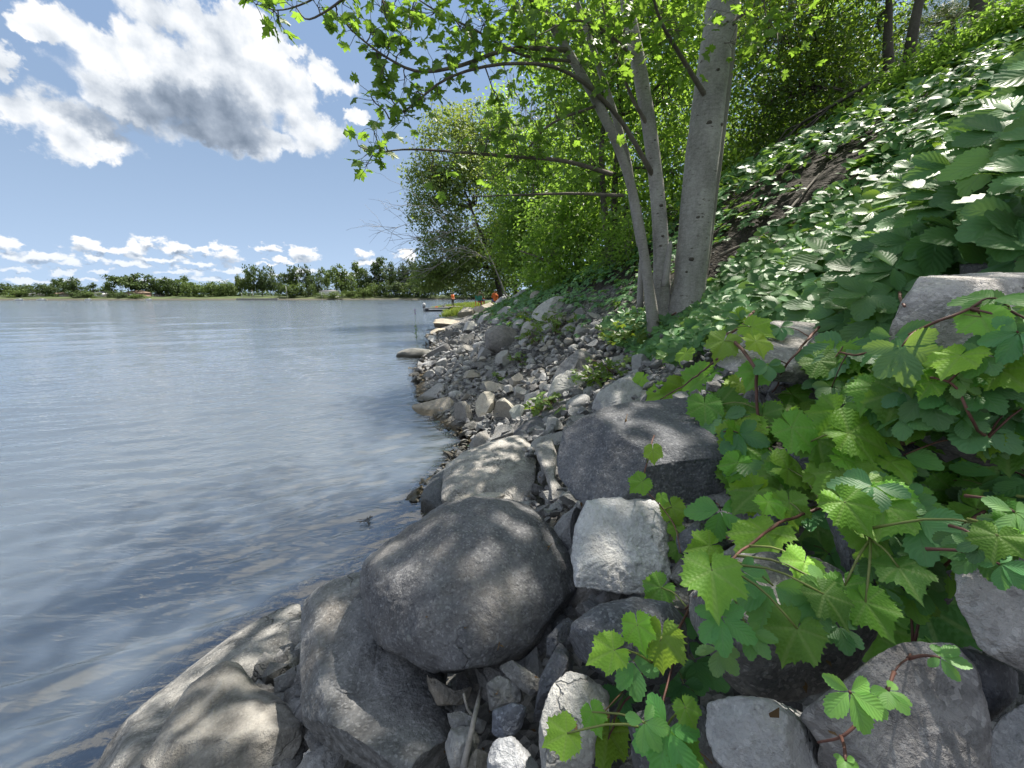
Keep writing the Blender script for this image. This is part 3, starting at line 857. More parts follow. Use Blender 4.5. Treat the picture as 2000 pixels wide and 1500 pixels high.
HERO['rflat'] = R('wide grey flat rock at the lower right with a curling red vine stem', [(1560, 1400), (1620, 1345), (1690, 1300), (1760, 1258), (1860, 1258), (1905, 1305), (1935, 1400), (1940, 1540), (1590, 1540), (1605, 1460)],
  ROCK_SLAB, 0.7, 1.0, 3.2, [(0, 0.55, 0.85, 0.66), (0.8, 0, 0.5, 0.82)], 2, 0.02, 2.5, 0.5, (0.92, 0.9, 0.92), 15, 0.02, 'rock', 180, 40)
HERO['rside'] = R('dark angular rock wedged right of the wide flat grey rock', [(1825, 1258), (1900, 1268), (1992, 1312), (1992, 1350), (1960, 1392), (1905, 1430), (1880, 1360)],
  ROCK_BLUE, 0.9, 1.0, 3.0, (), 3, 0.025, 2.5, 0.4, (1.05, 1.05, 1.08), 16, 0.06)
HERO['rpale'] = R('large pale grey rock with swirling texture below the creeper at the right edge', [(1868, 1060), (1935, 1012), (2060, 1000), (2130, 1080), (2120, 1320), (2000, 1318), (1910, 1262), (1872, 1180)],
  ROCK_SLAB, 0.85, 1.0, 2.8, [(-0.4, 0.3, 0.9, 0.7)], 2, 0.022, 2.5, 0.4, (1.2, 1.18, 1.2), 17, 0.0, 'rock', 180, 40)
HERO['chalk'] = R('chalky white broken rock at the bottom centre right', [(1378, 1372), (1420, 1360), (1500, 1365), (1572, 1386), (1600, 1440), (1606, 1492), (1580, 1535), (1450, 1530), (1400, 1482), (1378, 1432)],
  ROCK_PALE, 0.85, 1.0, 3.2, [(-0.5, 0.4, 0.8, 0.66), (0.6, 0.3, 0.7, 0.72), (0.1, -0.6, 0.7, 0.75)], 2, 0.028, 2.6, 0.35, (1.0, 1.0, 1.02), 18, -0.02)
HERO['chalk2'] = R('pale angular limestone rock near the bottom, left of the small hanging vine', [(1055, 1410), (1075, 1345), (1110, 1310), (1160, 1328), (1192, 1350), (1188, 1390), (1165, 1440), (1152, 1540), (1060, 1540)],
  ROCK_PALE, 0.85, 1.0, 3.2, [(0, 0.7, 0.7, 0.66), (0.3, -0.3, 0.9, 0.74)], 2, 0.03, 2.6, 0.35, (1.0, 0.99, 0.97), 19, 0.0)
for i, (lab, ol, mt, tn) in enumerate([
    ('bluish pale stone at the bottom edge under the dry stick', [(952, 1480), (965, 1445), (1000, 1438), (1040, 1468), (1066, 1515), (1060, 1540), (952, 1540)], ROCK_PALE, (0.9, 0.93, 1.0)),
    ('small upright blue grey stone beside the dry stick', [(962, 1388), (1000, 1373), (1028, 1380), (1018, 1422), (986, 1452), (960, 1432)], ROCK_BLUE, (1.5, 1.55, 1.7)),
    ('small grey stone at the foot of the dry stick', [(868, 1455), (880, 1418), (922, 1416), (942, 1450), (922, 1505), (880, 1505)], ROCK_GREY, (0.8, 0.8, 0.8)),
    ('thin flat stone lying against the dark weathered slab', [(866, 1396), (900, 1388), (952, 1410), (942, 1434), (880, 1424)], ROCK_GREY, (0.75, 0.77, 0.8)),
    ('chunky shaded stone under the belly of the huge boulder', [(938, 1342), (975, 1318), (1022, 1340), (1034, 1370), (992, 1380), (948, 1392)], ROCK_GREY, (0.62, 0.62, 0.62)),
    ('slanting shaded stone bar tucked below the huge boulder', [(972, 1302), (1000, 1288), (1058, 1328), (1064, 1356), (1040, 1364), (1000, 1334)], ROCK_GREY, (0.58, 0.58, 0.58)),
    ('ragged tan stone pinched beneath the left belly of the huge boulder', [(822, 1320), (850, 1322), (905, 1358), (935, 1345), (895, 1384), (858, 1382)], ROCK_TAN, (0.75, 0.75, 0.75)),
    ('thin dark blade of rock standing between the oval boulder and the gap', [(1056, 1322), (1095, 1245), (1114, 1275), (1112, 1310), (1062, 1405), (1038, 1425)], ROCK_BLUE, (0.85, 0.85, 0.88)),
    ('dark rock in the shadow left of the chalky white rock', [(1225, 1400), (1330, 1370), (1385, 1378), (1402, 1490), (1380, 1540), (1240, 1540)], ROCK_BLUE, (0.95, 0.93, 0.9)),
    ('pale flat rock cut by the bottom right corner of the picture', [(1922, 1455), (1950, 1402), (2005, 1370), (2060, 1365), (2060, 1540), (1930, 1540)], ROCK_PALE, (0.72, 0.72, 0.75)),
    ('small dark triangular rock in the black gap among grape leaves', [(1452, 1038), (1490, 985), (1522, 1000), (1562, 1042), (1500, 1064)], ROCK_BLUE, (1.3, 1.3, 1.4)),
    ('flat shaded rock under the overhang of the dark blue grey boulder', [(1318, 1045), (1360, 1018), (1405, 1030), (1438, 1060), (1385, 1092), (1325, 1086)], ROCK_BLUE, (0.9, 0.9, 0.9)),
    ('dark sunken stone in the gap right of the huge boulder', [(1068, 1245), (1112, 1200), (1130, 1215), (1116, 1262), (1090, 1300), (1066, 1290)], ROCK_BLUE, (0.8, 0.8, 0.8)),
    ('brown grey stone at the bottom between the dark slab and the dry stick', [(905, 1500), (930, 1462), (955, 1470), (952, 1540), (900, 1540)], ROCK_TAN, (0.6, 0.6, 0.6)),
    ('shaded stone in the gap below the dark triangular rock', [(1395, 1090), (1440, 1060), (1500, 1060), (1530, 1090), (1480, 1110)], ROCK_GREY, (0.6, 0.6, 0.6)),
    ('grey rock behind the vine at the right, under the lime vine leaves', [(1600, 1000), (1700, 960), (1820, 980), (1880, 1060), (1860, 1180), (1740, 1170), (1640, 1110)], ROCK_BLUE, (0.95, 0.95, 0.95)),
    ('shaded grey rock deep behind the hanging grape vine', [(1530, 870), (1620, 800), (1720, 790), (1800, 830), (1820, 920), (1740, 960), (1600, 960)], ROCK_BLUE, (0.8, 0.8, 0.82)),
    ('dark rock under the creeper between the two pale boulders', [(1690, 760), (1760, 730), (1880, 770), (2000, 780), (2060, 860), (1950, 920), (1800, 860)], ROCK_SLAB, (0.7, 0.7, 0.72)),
]):
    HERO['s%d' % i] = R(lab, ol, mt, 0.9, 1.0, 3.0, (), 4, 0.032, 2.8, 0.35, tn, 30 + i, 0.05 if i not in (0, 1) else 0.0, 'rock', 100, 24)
HERO['bankl'] = R('long pale boulder lying across the bank under the creeper leaves', [(1388, 675), (1420, 650), (1500, 626), (1600, 630), (1700, 648), (1740, 700), (1710, 745), (1600, 752), (1480, 742), (1400, 712)],
  ROCK_SLAB, 0.9, 1.0, 2.6, [(0, 0.9, 0.45, 0.72)], 2, 0.022, 2.5, 0.3, (1.35, 1.32, 1.3), 60, -0.05, 'boulder', cat='boulder')
HERO['bankr'] = R('big pale grey boulder with sunlit top half hidden by creeper at the right', [(1742, 650), (1765, 590), (1800, 540), (1840, 520), (1910, 505), (2000, 498), (2110, 520), (2120, 780), (1960, 800), (1810, 788), (1752, 710)],
  ROCK_SLAB, 0.9, 1.0, 2.8, [(0, 0.95, 0.35, 0.7), (-0.6, 0.1, 0.8, 0.75)], 2, 0.02, 2.5, 0.2, (1.4, 1.36, 1.34), 61, -0.12, 'boulder', 190, 42, cat='boulder')
HERO['bar'] = R('long dark slab lying slantwise across the rubble below the pyramid shaped rock', [(995, 848), (1020, 830), (1060, 800), (1105, 778), (1128, 788), (1122, 815), (1062, 838), (1010, 860)],
  ROCK_BLUE, 0.9, 1.0, 3.4, [(-0.1, 0.8, 0.5, 0.7)], 2, 0.022, 2.8, 0.5, (1.0, 0.97, 0.94), 62, 0.05, 'slab', cat='rock slab')
HERO['pyr'] = R('dark pyramid shaped rock with a pale edge standing on the rubble slope', [(1070, 748), (1094, 712), (1129, 682), (1160, 693), (1174, 730), (1166, 748), (1120, 752)],
  ROCK_SLAB, 0.9, 1.0, 3.0, [(-0.72, 0.5, 0.45, 0.52), (0.45, 0.05, 0.9, 0.55)], 0, 0.02, 2.8, 0.3, (0.72, 0.72, 0.74), 63, 0.05)
HERO['pyr2'] = R('pale broken rock leaning on the front of the pyramid shaped rock', [(1066, 772), (1084, 737), (1110, 721), (1150, 722), (1162, 745), (1142, 762), (1100, 776)],
  ROCK_GREY, 0.9, 1.0, 3.0, [(-0.2, 0.5, 0.8, 0.65)], 3, 0.028, 2.8, 0.3, (1.0, 1.0, 0.98), 64, -0.03)
HERO['mass'] = R('pale fractured rock mass at the foot of the grape vine', [(1152, 800), (1170, 765), (1210, 740), (1250, 724), (1285, 760), (1280, 795), (1200, 812)],
  ROCK_PALE, 0.9, 1.0, 3.0, [(-0.3, 0.6, 0.7, 0.62), (0.3, 0, 0.9, 0.7)], 3, 0.03, 2.8, 0.35, (0.85, 0.85, 0.86), 65, 0.02)

# ---------------------------------------------------------------- rubble on the shore slope: shared stone meshes, every stone its own object
def ico(sub):
    bm = bmesh.new()
    bmesh.ops.create_icosphere(bm, subdivisions=sub, radius=1.0)
    v = np.array([x.co[:] for x in bm.verts]); f = np.array([[w.index for w in x.verts] for x in bm.faces])
    bm.free()
    return v, f

ICO4, ICO2, ICO1 = ico(4), ico(2), ico(1)

def stone_verts(src, rg, nf=11, amp=0.05, seed=0, cut=(0.45, 0.85)):
    v = src[0].copy()
    v *= np.array([1.0, rg.uniform(0.7, 1.0), rg.uniform(0.5, 0.85)])
    for _ in range(nf):
        n = unit(rg.normal(0, 1, 3))
        facet(v, np.zeros(3), n, rg.uniform(*cut), 0.0)
    if amp:
        d = unit(v)
        v = v + d * (amp * fbm(v * 2.2, 4, seed) + amp * 0.5 * fbm(v * 8, 3, seed + 3))[:, None]
    v -= (v.max(0) + v.min(0)) / 2
    return v / (np.abs(v).max(0) + 1e-9)                     # unit half extents

PROTO = []
for i in range(16):
    rg = np.random.default_rng(500 + i)
    rounded = i in (3, 9)
    v = stone_verts(ICO4, rg, 5 if rounded else 7, 0.05 if rounded else 0.022, 70 + i, (0.8, 0.97) if rounded else (0.28, 0.62))
    PROTO.append(v)
PM = {}
def stone_mesh(i, mat):
    key = (i, mat.name)
    if key not in PM:
        PM[key] = mesh_np('stone', PROTO[i], ICO4[1], mats=[mat])
        PM[key].set_sharp_from_angle(angle=math.radians(24))
    return PM[key]

PLACED = []          # (u, v, w, h, label base, depth)

def stone(u, v, w, h, label, i=None, mat=None, tint=(1, 1, 1), group=None, rot=None, dep=0.9, sink=0.15, roll=0.0):
    rg = random.Random(int(u * 7 + v * 13))
    i = rg.randrange(16) if i is None else i
    mat = mat or ROCK_GREY
    t = hit(u, min(v + h * 0.30, 1499))
    p = P(u, v + h * sink, t * 1.0)
    k = t / FPX / 2
    o = link('stone', stone_mesh(i, mat))
    o.location = p
    o.scale = (w * k * 1.05, (w * 0.5 + h * 0.5) * k * dep * 1.15, h * k * 1.15)
    o.rotation_euler = (rg.uniform(-.15, .15), roll, rg.uniform(-.35, .35) if rot is None else rot)
    o.color = (*[x * (.9 if tint[0] > 1.05 else 1.25) for x in tint], 1)  # lit stones toned down, shaded ones brightened, in the colour itself
    tag(o, label, 'stone', group)
    PLACED.append((u, v, w, h))
    return o

MIDS = [
    (980, 657, 64, 52, 'big rounded brownish grey boulder in the middle of the riprap', 3, ROCK_DARK, (1.7, 1.6, 1.5), 0),
    (1074, 602, 78, 34, 'long grey slab tilted up the slope below the shrubs', 5, ROCK_GREY, (0.85, 0.85, 0.85), -0.45),
    (1036, 641, 50, 34, 'grey slab shaped stone just right of the big rounded boulder', 1, ROCK_GREY, (0.85, 0.84, 0.82), -0.3),
    (951, 686, 36, 23, 'angular stone below left of the big rounded boulder', 2, ROCK_GREY, (0.8, 0.8, 0.8), 0),
    (984, 697, 32, 32, 'blocky stone directly below the big rounded boulder', 6, ROCK_GREY, (0.75, 0.75, 0.74), 0),
    (812, 690, 70, 24, 'low flat rock standing alone in the lake off the shore', 9, ROCK_DARK, (1.2, 1.2, 1.1), 0),
    (848, 793, 80, 36, 'pale tan flat rock lying half in the shallow water', 0, ROCK_TAN, (1.15, 1.1, 1.05), -0.12),
    (909, 799, 44, 44, 'square dark fronted stone right of the pale tan flat rock', 4, ROCK_SLAB, (0.95, 0.93, 0.9), 0),
    (949, 784, 36, 48, 'tall tan stone leaning right of the square dark fronted stone', 7, ROCK_TAN, (0.95, 0.95, 0.92), 0.2),
    (985, 798, 52, 48, 'pale slanted block in the row above the water', 8, ROCK_TAN, (1.0, 1.0, 0.98), -0.6),
    (1008, 806, 34, 42, 'greenish grey pointed stone beside the pale slanted block', 10, ROCK_GREY, (0.95, 1.0, 0.92), 0.1),
    (1043, 772, 38, 28, 'pale angular stone above the long dark slab', 11, ROCK_PALE, (0.85, 0.85, 0.84), 0),
    (1040, 796, 34, 25, 'pale round shouldered stone touching the long dark slab', 12, ROCK_PALE, (0.75, 0.75, 0.74), 0),
    (1007, 738, 36, 28, 'tan angular stone in the middle of the gravel', 13, ROCK_TAN, (0.9, 0.9, 0.9), 0),
    (968, 751, 38, 26, 'tan leaning stone left of the gravel patch', 14, ROCK_TAN, (0.95, 0.95, 0.94), -0.3),
    (921, 731, 44, 20, 'pale tan flat stone above the blackish pebbles', 15, ROCK_TAN, (1.1, 1.08, 1.04), -0.2),
    (1200, 706, 44, 30, 'flat pale stone right of the pyramid shaped rock', 0, ROCK_PALE, (0.8, 0.8, 0.8), 0),
    (1138, 641, 38, 24, 'shaded stone beneath the hanging shrub leaves', 1, ROCK_GREY, (0.8, 0.8, 0.82), -0.2),
    (1183, 642, 22, 18, 'pale small stone near the maple foot', 2, ROCK_PALE, (0.8, 0.82, 0.85), 0),
    (1015, 633, 26, 20, 'stone between the big rounded boulder and the slab shaped stone', 6, ROCK_GREY, (0.8, 0.8, 0.82), 0),
    (948, 620, 36, 18, 'wedge stone on the ridge left of the big rounded boulder', 7, ROCK_GREY, (0.8, 0.8, 0.8), -0.25),
    (986, 608, 32, 22, 'grey stone above the big rounded boulder', 8, ROCK_GREY, (0.85, 0.86, 0.88), 0),
    (978, 588, 26, 17, 'dark topped stone near the crest of the riprap', 10, ROCK_GREY, (0.7, 0.72, 0.75), -0.3),
    (1018, 574, 38, 18, 'slab stone at the very crest of the riprap', 11, ROCK_GREY, (0.75, 0.76, 0.78), -0.3),
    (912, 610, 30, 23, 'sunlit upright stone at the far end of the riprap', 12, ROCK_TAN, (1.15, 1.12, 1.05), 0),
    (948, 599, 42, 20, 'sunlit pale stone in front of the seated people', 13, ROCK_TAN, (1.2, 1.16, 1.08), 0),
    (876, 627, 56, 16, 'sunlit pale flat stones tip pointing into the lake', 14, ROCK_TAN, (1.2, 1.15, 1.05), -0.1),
    (920, 637, 38, 24, 'half sunlit stone left of the wedge stone', 15, ROCK_GREY, (0.9, 0.9, 0.88), -0.2),
    (912, 661, 26, 23, 'dark stone near the water left of the big rounded boulder', 0, ROCK_SLAB, (0.75, 0.74, 0.72), 0),
    (906, 681, 36, 18, 'flat stone at the water near the flat lake rock', 1, ROCK_SLAB, (0.8, 0.8, 0.78), -0.1),
    (881, 651, 38, 18, 'slanting dark stone at the water edge', 2, ROCK_SLAB, (0.8, 0.8, 0.8), -0.2),
    (889, 668, 28, 15, 'thin dark stone at the water edge', 4, ROCK_SLAB, (0.65, 0.65, 0.64), -0.2),
    (809, 732, 24, 13, 'lone black wet stone sticking out of the lake', 5, ROCK_BLUE, (0.7, 0.7, 0.7), 0),
    (937, 673, 30, 18, 'grey stone left of the blocky stone', 6, ROCK_GREY, (0.75, 0.76, 0.78), 0),
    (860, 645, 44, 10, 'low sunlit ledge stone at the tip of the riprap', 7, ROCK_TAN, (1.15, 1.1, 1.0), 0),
    (1015, 852, 30, 30, 'small grey stone at the lower end of the long dark slab', 8, ROCK_GREY, (0.75, 0.75, 0.76), 0),
    (940, 858, 56, 40, 'shaded stone above the dark rounded wet rock', 11, ROCK_SLAB, (0.85, 0.85, 0.85), -0.4),
    (985, 845, 48, 26, 'low shaded stone left of the long dark slab', 12, ROCK_SLAB, (0.75, 0.76, 0.78), -0.3),
    (920, 830, 34, 20, 'dark stone by the water below the square dark fronted stone', 13, ROCK_SLAB, (0.6, 0.6, 0.58), 0),
    (1020, 762, 30, 20, 'grey stone in the gravel left of the pale angular stone', 14, ROCK_GREY, (0.8, 0.82, 0.84), 0),
    (1085, 828, 44, 26, 'pale stone chip heap top below the long dark slab', 15, ROCK_PALE, (0.85, 0.85, 0.84), 0),
    (1135, 818, 40, 20, 'flat pale stone at the upper edge of the dark blue grey boulder', 0, ROCK_PALE, (0.8, 0.8, 0.8), 0),
]
for (u, v, w, h, lab, i, mt, tn, rl) in MIDS:
    stone(u, v, w, h, lab, i, mt, tn, roll=rl)

def grav_zone(u, v):
    """pixels of the photograph where the riprap lies bare"""
    left = np.interp(v, [575, 600, 612, 646, 690, 720, 745, 800, 830, 860, 890], [985, 925, 890, 835, 850, 830, 835, 830, 905, 915, 900])
    right = np.interp(v, [575, 600, 620, 650, 690, 740, 800, 860, 890], [1050, 1130, 1170, 1235, 1260, 1250, 1200, 1090, 1050])
    return left <= u <= right

LMK = [(x[0], x[1], x[4]) for x in MIDS if x[2] >= 34] + [(1118, 715, HERO['pyr']['label']), (1060, 815, HERO['bar']['label'])]
cnt = {}
def auto_label(u, v, w, tone):
    best = min(LMK, key=lambda a: (a[0] - u) ** 2 + ((a[1] - v) * 1.4) ** 2)
    dx, dy = u - best[0], v - best[1]
    rel = ('right of' if dx > 0 else 'left of') if abs(dx) > abs(dy) * 1.2 else ('below' if dy > 0 else 'above')
    short = ' '.join(best[2].split()[:5])
    while short.split()[-1] in ('in', 'of', 'the', 'with', 'on', 'a', 'at', 'and', 'by', 'left', 'right', 'below', 'above', 'just', 'near', 'slantwise', 'across', 'lying', 'up', 'directly', 'beside', 'touching', 'standing', 'very', 'alone', 'half', 'leaning', 'between', 'its'):
        short = ' '.join(short.split()[:-1])
    sz = 'chip sized' if w < 13 else 'small' if w < 20 else 'fist shaped' if w < 26 else 'medium'
    key = (short, rel, sz, tone)
    cnt[key] = cnt.get(key, 0) + 1
    k = cnt[key]
    nm = ['', 'second ', 'third ', 'fourth ', 'fifth ', 'sixth ', 'seventh ', 'eighth ', 'ninth ', 'tenth '][min(k - 1, 9)]
    return '%s%s %s stone %s the %s' % (nm, sz, tone, rel, short)

rr = random.Random(4)
fill = []
tries = 0
while len(fill) < 250 and tries < 14000:
    tries += 1
    v = 574 + (rr.random() ** 1.1) * 300
    u = rr.uniform(825, 1260)
    if not grav_zone(u, v): continue
    near = (v - 560) / 300
    in_gravel = (1010 < u < 1250 and 640 < v < 770) or (850 < u < 960 and 690 < v < 760)
    w = rr.uniform(15, 36) * (0.85 + 0.6 * near) * (0.55 if in_gravel else 1.35)
    h = w * rr.uniform(0.38, 0.75)
    if any(abs(a[0] - u) < (a[2] + w) * 0.40 and abs(a[1] - v) < (a[3] + h) * 0.42 for a in PLACED + fill): continue
    fill.append((u, v, w, h))
fill.sort(key=lambda a: -a[2])
for (u, v, w, h) in fill:
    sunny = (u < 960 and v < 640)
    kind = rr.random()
    if sunny: mt, tn, tone = ROCK_TAN, (1.1, 1.07, 1.0), 'sun-toned tan'  # sunlight put into the colour: paler, warmer tint in the sunny zone
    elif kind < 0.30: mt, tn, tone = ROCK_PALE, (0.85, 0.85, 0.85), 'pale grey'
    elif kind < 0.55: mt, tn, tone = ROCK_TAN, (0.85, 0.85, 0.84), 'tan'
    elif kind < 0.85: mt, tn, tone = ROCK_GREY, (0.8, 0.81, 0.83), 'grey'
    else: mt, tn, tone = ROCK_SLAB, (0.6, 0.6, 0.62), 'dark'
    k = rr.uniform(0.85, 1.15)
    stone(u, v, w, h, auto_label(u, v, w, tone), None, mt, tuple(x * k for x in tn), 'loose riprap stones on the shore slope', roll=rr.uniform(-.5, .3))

def gravel():
    """chips and pebbles between the stones: too many to count"""
    rg = np.random.default_rng(21)
    bases = [stone_verts(ICO1, np.random.default_rng(900 + i), 6, 0, 0, (0.4, 0.75)) for i in range(10)]
    f = ICO1[1]
    mb = {k: MB() for k in range(3)}
    n = 0
    for _ in range(30000):
        if n >= 5600: break
        y = rg.uniform(0.7, 1) if rg.random() < 0.05 else 0.9 + 16 * rg.random() ** 2.0
        d = rg.uniform(-0.5, 3.6)
        x = shore(y) + d
        z = float(terr(x, y))
        if d < -0.1 and rg.random() < 0.6: continue
        if y < 2.8 and d < 0.55: continue
        if y > 5 and d > 2.3: continue
        if y > 6 and rg.random() < .6: continue
        if y > 3.2 and d > 2.6 and rg.random() < 0.7: continue
        s = 0.014 + 0.05 * rg.random() ** 2.5
        if y > 7: s *= 1.5
        if d < 0: s *= 1.3
        s3 = s * np.array([1, rg.uniform(.6, 1), rg.uniform(.4, .8)])
        b = bases[rg.integers(10)] * s3
        a = rg.uniform(0, 6.28); ca, sa = math.cos(a), math.sin(a)
        b = b @ np.array([[ca, sa, 0], [-sa, ca, 0], [0, 0, 1]])
        tl = rg.normal(0, .35, 2)
        b[:, 2] += b[:, 0] * tl[0] + b[:, 1] * tl[1]
        low = 0.0
        if y < 2.6: low = -0.12
        mb[int(rg.integers(3))].add(b + [x, y, z + 0.02 + low * min(1, max(0, d))], f)
        n += 1
    for k, mt in zip(range(3), (ROCK_GREY, ROCK_PALE, ROCK_SLAB)):
        o = link('gravel', mb[k].mesh('gravel', [mt], False))
        o.color = ((0.66, 0.67, 0.69, 1), (0.50, 0.50, 0.51, 1), (0.72, 0.72, 0.74, 1))[k]
        tag(o, kind='stuff')
gravel()

# ---------------------------------------------------------------- leaves
T_SIMPLE = (np.array([[0, 0, 0], [.5, 0, -.03], [1, 0, -.12], [.38, .27, .05], [.38, -.27, .05]]), np.array([[0, 1, 3], [1, 2, 3], [0, 4, 1], [1, 4, 2]]))
T_FAR = (np.array([[0, 0, 0], [.5, .34, .06], [1, 0, 0], [.5, -.34, -.04]]), np.array([[0, 2, 1], [0, 3, 2]]))
T_NEEDLE = (np.array([[0, 0.03, 0], [0, -.03, 0], [1, 0, -.1]]), np.array([[0, 1, 2]]))

def maple_template():
    half = [(-.02, .0), (-.10, .20), (.03, .27), (.02, .44), (.16, .36), (.24, .30), (.30, .42), (.40, .44), (.52, .58), (.55, .42), (.62, .34), (.50, .22), (.56, .15), (.70, .20), (.74, .30), (.80, .17), (1.0, 0.0)]
    L = half + [(x, -y) for (x, y) in half[-2:0:-1]]
    v = [(0.30, 0, 0.0)] + [(x, y, -0.10 * (abs(y) ** 1.2) - 0.12 * max(0, x - .3) ** 2 + 0.05 * math.sin(9 * x)) for (x, y) in L]
    n = len(L)
    f = [(0, 1 + (i + 1) % n, 1 + i) for i in range(n)]
    return np.array(v), np.array(f)[:, ::-1]
T_MAPLE = maple_template()

def creeper_leaflet(rows, rg, L=1.0, w=0.42, curl=0.25):
    """serrated, ribbed leaflet along +x ; uv = (s, lateral -1..1)"""
    v, uv = [], []
    droop, fold = rg.uniform(.5, 1.3) * curl, rg.uniform(.10, .26)
    ss = np.linspace(0, 1, rows)
    for i, s in enumerate(ss):
        wd = w * 3.75 * (s ** 1.12) * max(0.0, 1 - s) ** .86
        if s < .05: wd = 0.02
        tooth = 0.0 if s < .30 else (0.10 if i % 2 else -0.045)
        for j, l in enumerate((-1, -.5, 0, .5, 1)):
            k = 1 + (tooth if abs(l) == 1 else 0)
            x = s * L + (0.05 * abs(l) if (abs(l) == 1 and i % 2 and s > .3) else 0)
            rip = 0.009 * math.sin((s - abs(l) * .30) * 8 * 2 * math.pi) * abs(l)
            z = fold * abs(l) * wd - droop * s * s * 0.55 + rip
            v.append((x, l * wd * k, z)); uv.append((s, l))
    f = []
    for i in range(rows - 1):
        for j in range(4):
            a = i * 5 + j
            f.append((a, a + 5, a + 6, a + 1))
    return np.array(v), np.array(f), np.array(uv)

def creeper_leaf(seed, rows=17, lowpoly=False):
    """palmate leaf, five leaflets from one point; x is the tip direction, unit length of the middle leaflet"""
    rg = np.random.default_rng(seed)
    V, F, U, n = [], [], [], 0
    for (a, l) in ((0, 1.0), (52, .95), (-52, .95), (112, .72), (-112, .72)):
        a = math.radians(a + rg.normal(0, 7)); l *= rg.uniform(.9, 1.08)
        v, f, uv = creeper_leaflet(rows, rg, 1.0, rg.uniform(.29, .36), rg.uniform(.15, .5))
        tilt = rg.normal(0.02, .14)
        ca, sa = math.cos(tilt), math.sin(tilt)
        v = v @ np.array([[ca, 0, sa], [0, 1, 0], [-sa, 0, ca]])
        rol = rg.normal(0, .22); cr, sr = math.cos(rol), math.sin(rol)
        v = v @ np.array([[1, 0, 0], [0, cr, sr], [0, -sr, cr]])
        v[:, 0] += 0.07
        c, s = math.cos(a), math.sin(a)
        v = v @ np.array([[c, s, 0], [-s, c, 0], [0, 0, 1]]) * l
        V.append(v); F.append(f + n); U.append(uv); n += len(v)
    return np.concatenate(V), np.concatenate(F), np.concatenate(U)

def grape_leaf(seed, na=96, rings=7):
    """heart shaped, shallowly lobed, toothed leaf; petiole joins at the origin, tip along +x ; uv = (turns, r)"""
    rg = np.random.default_rng(seed)
    th = np.linspace(-math.pi * .965, math.pi * .965, na)
    at = np.abs(th) / (2 * math.pi)
    r = np.interp(at, [0, .018, .05, .09, .125, .145, .165, .22, .27, .30, .36, .42, .47, .4825], [1.10, .93, .78, .70, .78, .84, .76, .63, .62, .66, .58, .54, .46, .36])
    r = r * (1 + .10 * (vnoise(np.stack([th * 1.6 + 5, th * 0 + seed, th * 0], 1), seed) - .5))
    tooth = np.where(np.arange(na) % 4 == 0, 0.075, np.where(np.arange(na) % 4 == 3, -0.03, 0.0)) * rg.uniform(.6, 1.3, na)
    r = r + tooth * (at < .46)
    V, U = [(0, 0, 0)], [(0, 0)]
    cup, droop, wav, ph = rg.uniform(.04, .42), rg.uniform(.05, .60), rg.uniform(.02, .07), rg.uniform(0, 6)
    for k in range(1, rings + 1):
        s = k / rings
        for i in range(na):
            x, y = r[i] * s * math.cos(th[i]), r[i] * s * math.sin(th[i])
            rib = -0.035 * s * math.cos(at[i] * 2 * math.pi / .1475 * 1.0)
            z = -droop * max(0, x) ** 2 * .6 + cup * abs(y) * .6 - cup * y * y * .5 + wav * s * s * math.sin(5 * th[i] + ph) + rib * .5
            V.append((x, y, z)); U.append((th[i] / (2 * math.pi), s))
    T, Q = [], []
    for i in range(na - 1): T.append((0, 1 + i, 2 + i))
    for k in range(rings - 1):
        for i in range(na - 1):
            a = 1 + k * na + i
            Q.append((a, a + na, a + na + 1, a + 1))
    return np.array(V), np.array(T), np.array(Q), np.array(U)

def frames(nrm, head):
    """rotation matrices whose z is nrm and whose x is head projected on the leaf plane"""
    z = unit(nrm)
    x = head - (head * z).sum(-1, keepdims=True) * z
    x = unit(x)
    y = np.cross(z, x)
    return np.stack([x, y, z], -1)

def scatter(mb, pos, nrm, head, size, tmpl, tint):
    v, f = tmpl[0], tmpl[1]
    Rm = frames(nrm, head)
    V = np.einsum('nij,lj->nli', Rm, v) * np.asarray(size)[:, None, None] + pos[:, None]
    F = (f[None] + np.arange(len(pos))[:, None, None] * len(v)).reshape(-1, f.shape[1])
    kw = dict(tris=F) if f.shape[1] == 3 else dict(quads=F)
    uv = None if len(tmpl) < 3 else np.tile(tmpl[2], (len(pos), 1))
    mb.add(V.reshape(-1, 3), tint=np.repeat(tint, len(v)), uv=uv, **kw)

def rand_dirs(n, rg): return unit(rg.normal(0, 1, (n, 3)))

def crown_points(blobs, rg, per_cluster=26, cl_r=0.33, shell=0.45):
    """leaf positions gathered in sprays through the volume of a crown; blobs: (centre, (rx, ry, rz), leaves)"""
    P_, N_, C_ = [], [], []
    for (c, r, n) in blobs:
        c = np.asarray(c); r = np.asarray(r)
        nc = max(1, int(n / per_cluster))
        d = rand_dirs(nc, rg)
        rad = (shell + (1 - shell) * rg.random(nc)) ** 0.6
        cc = c + d * r * rad[:, None]
        C_.append(cc)
        m = nc * per_cluster
        base = np.repeat(cc, per_cluster, 0)
        out = np.repeat(d, per_cluster, 0)
        off = rg.normal(0, 1, (m, 3)) * np.array([1, 1, .55]) * cl_r
        P_.append(base + off)
        N_.append(unit(out * .35 + np.array([0, 0, .75]) + rg.normal(0, .55, (m, 3))))
    return np.concatenate(P_), np.concatenate(N_), np.concatenate(C_)

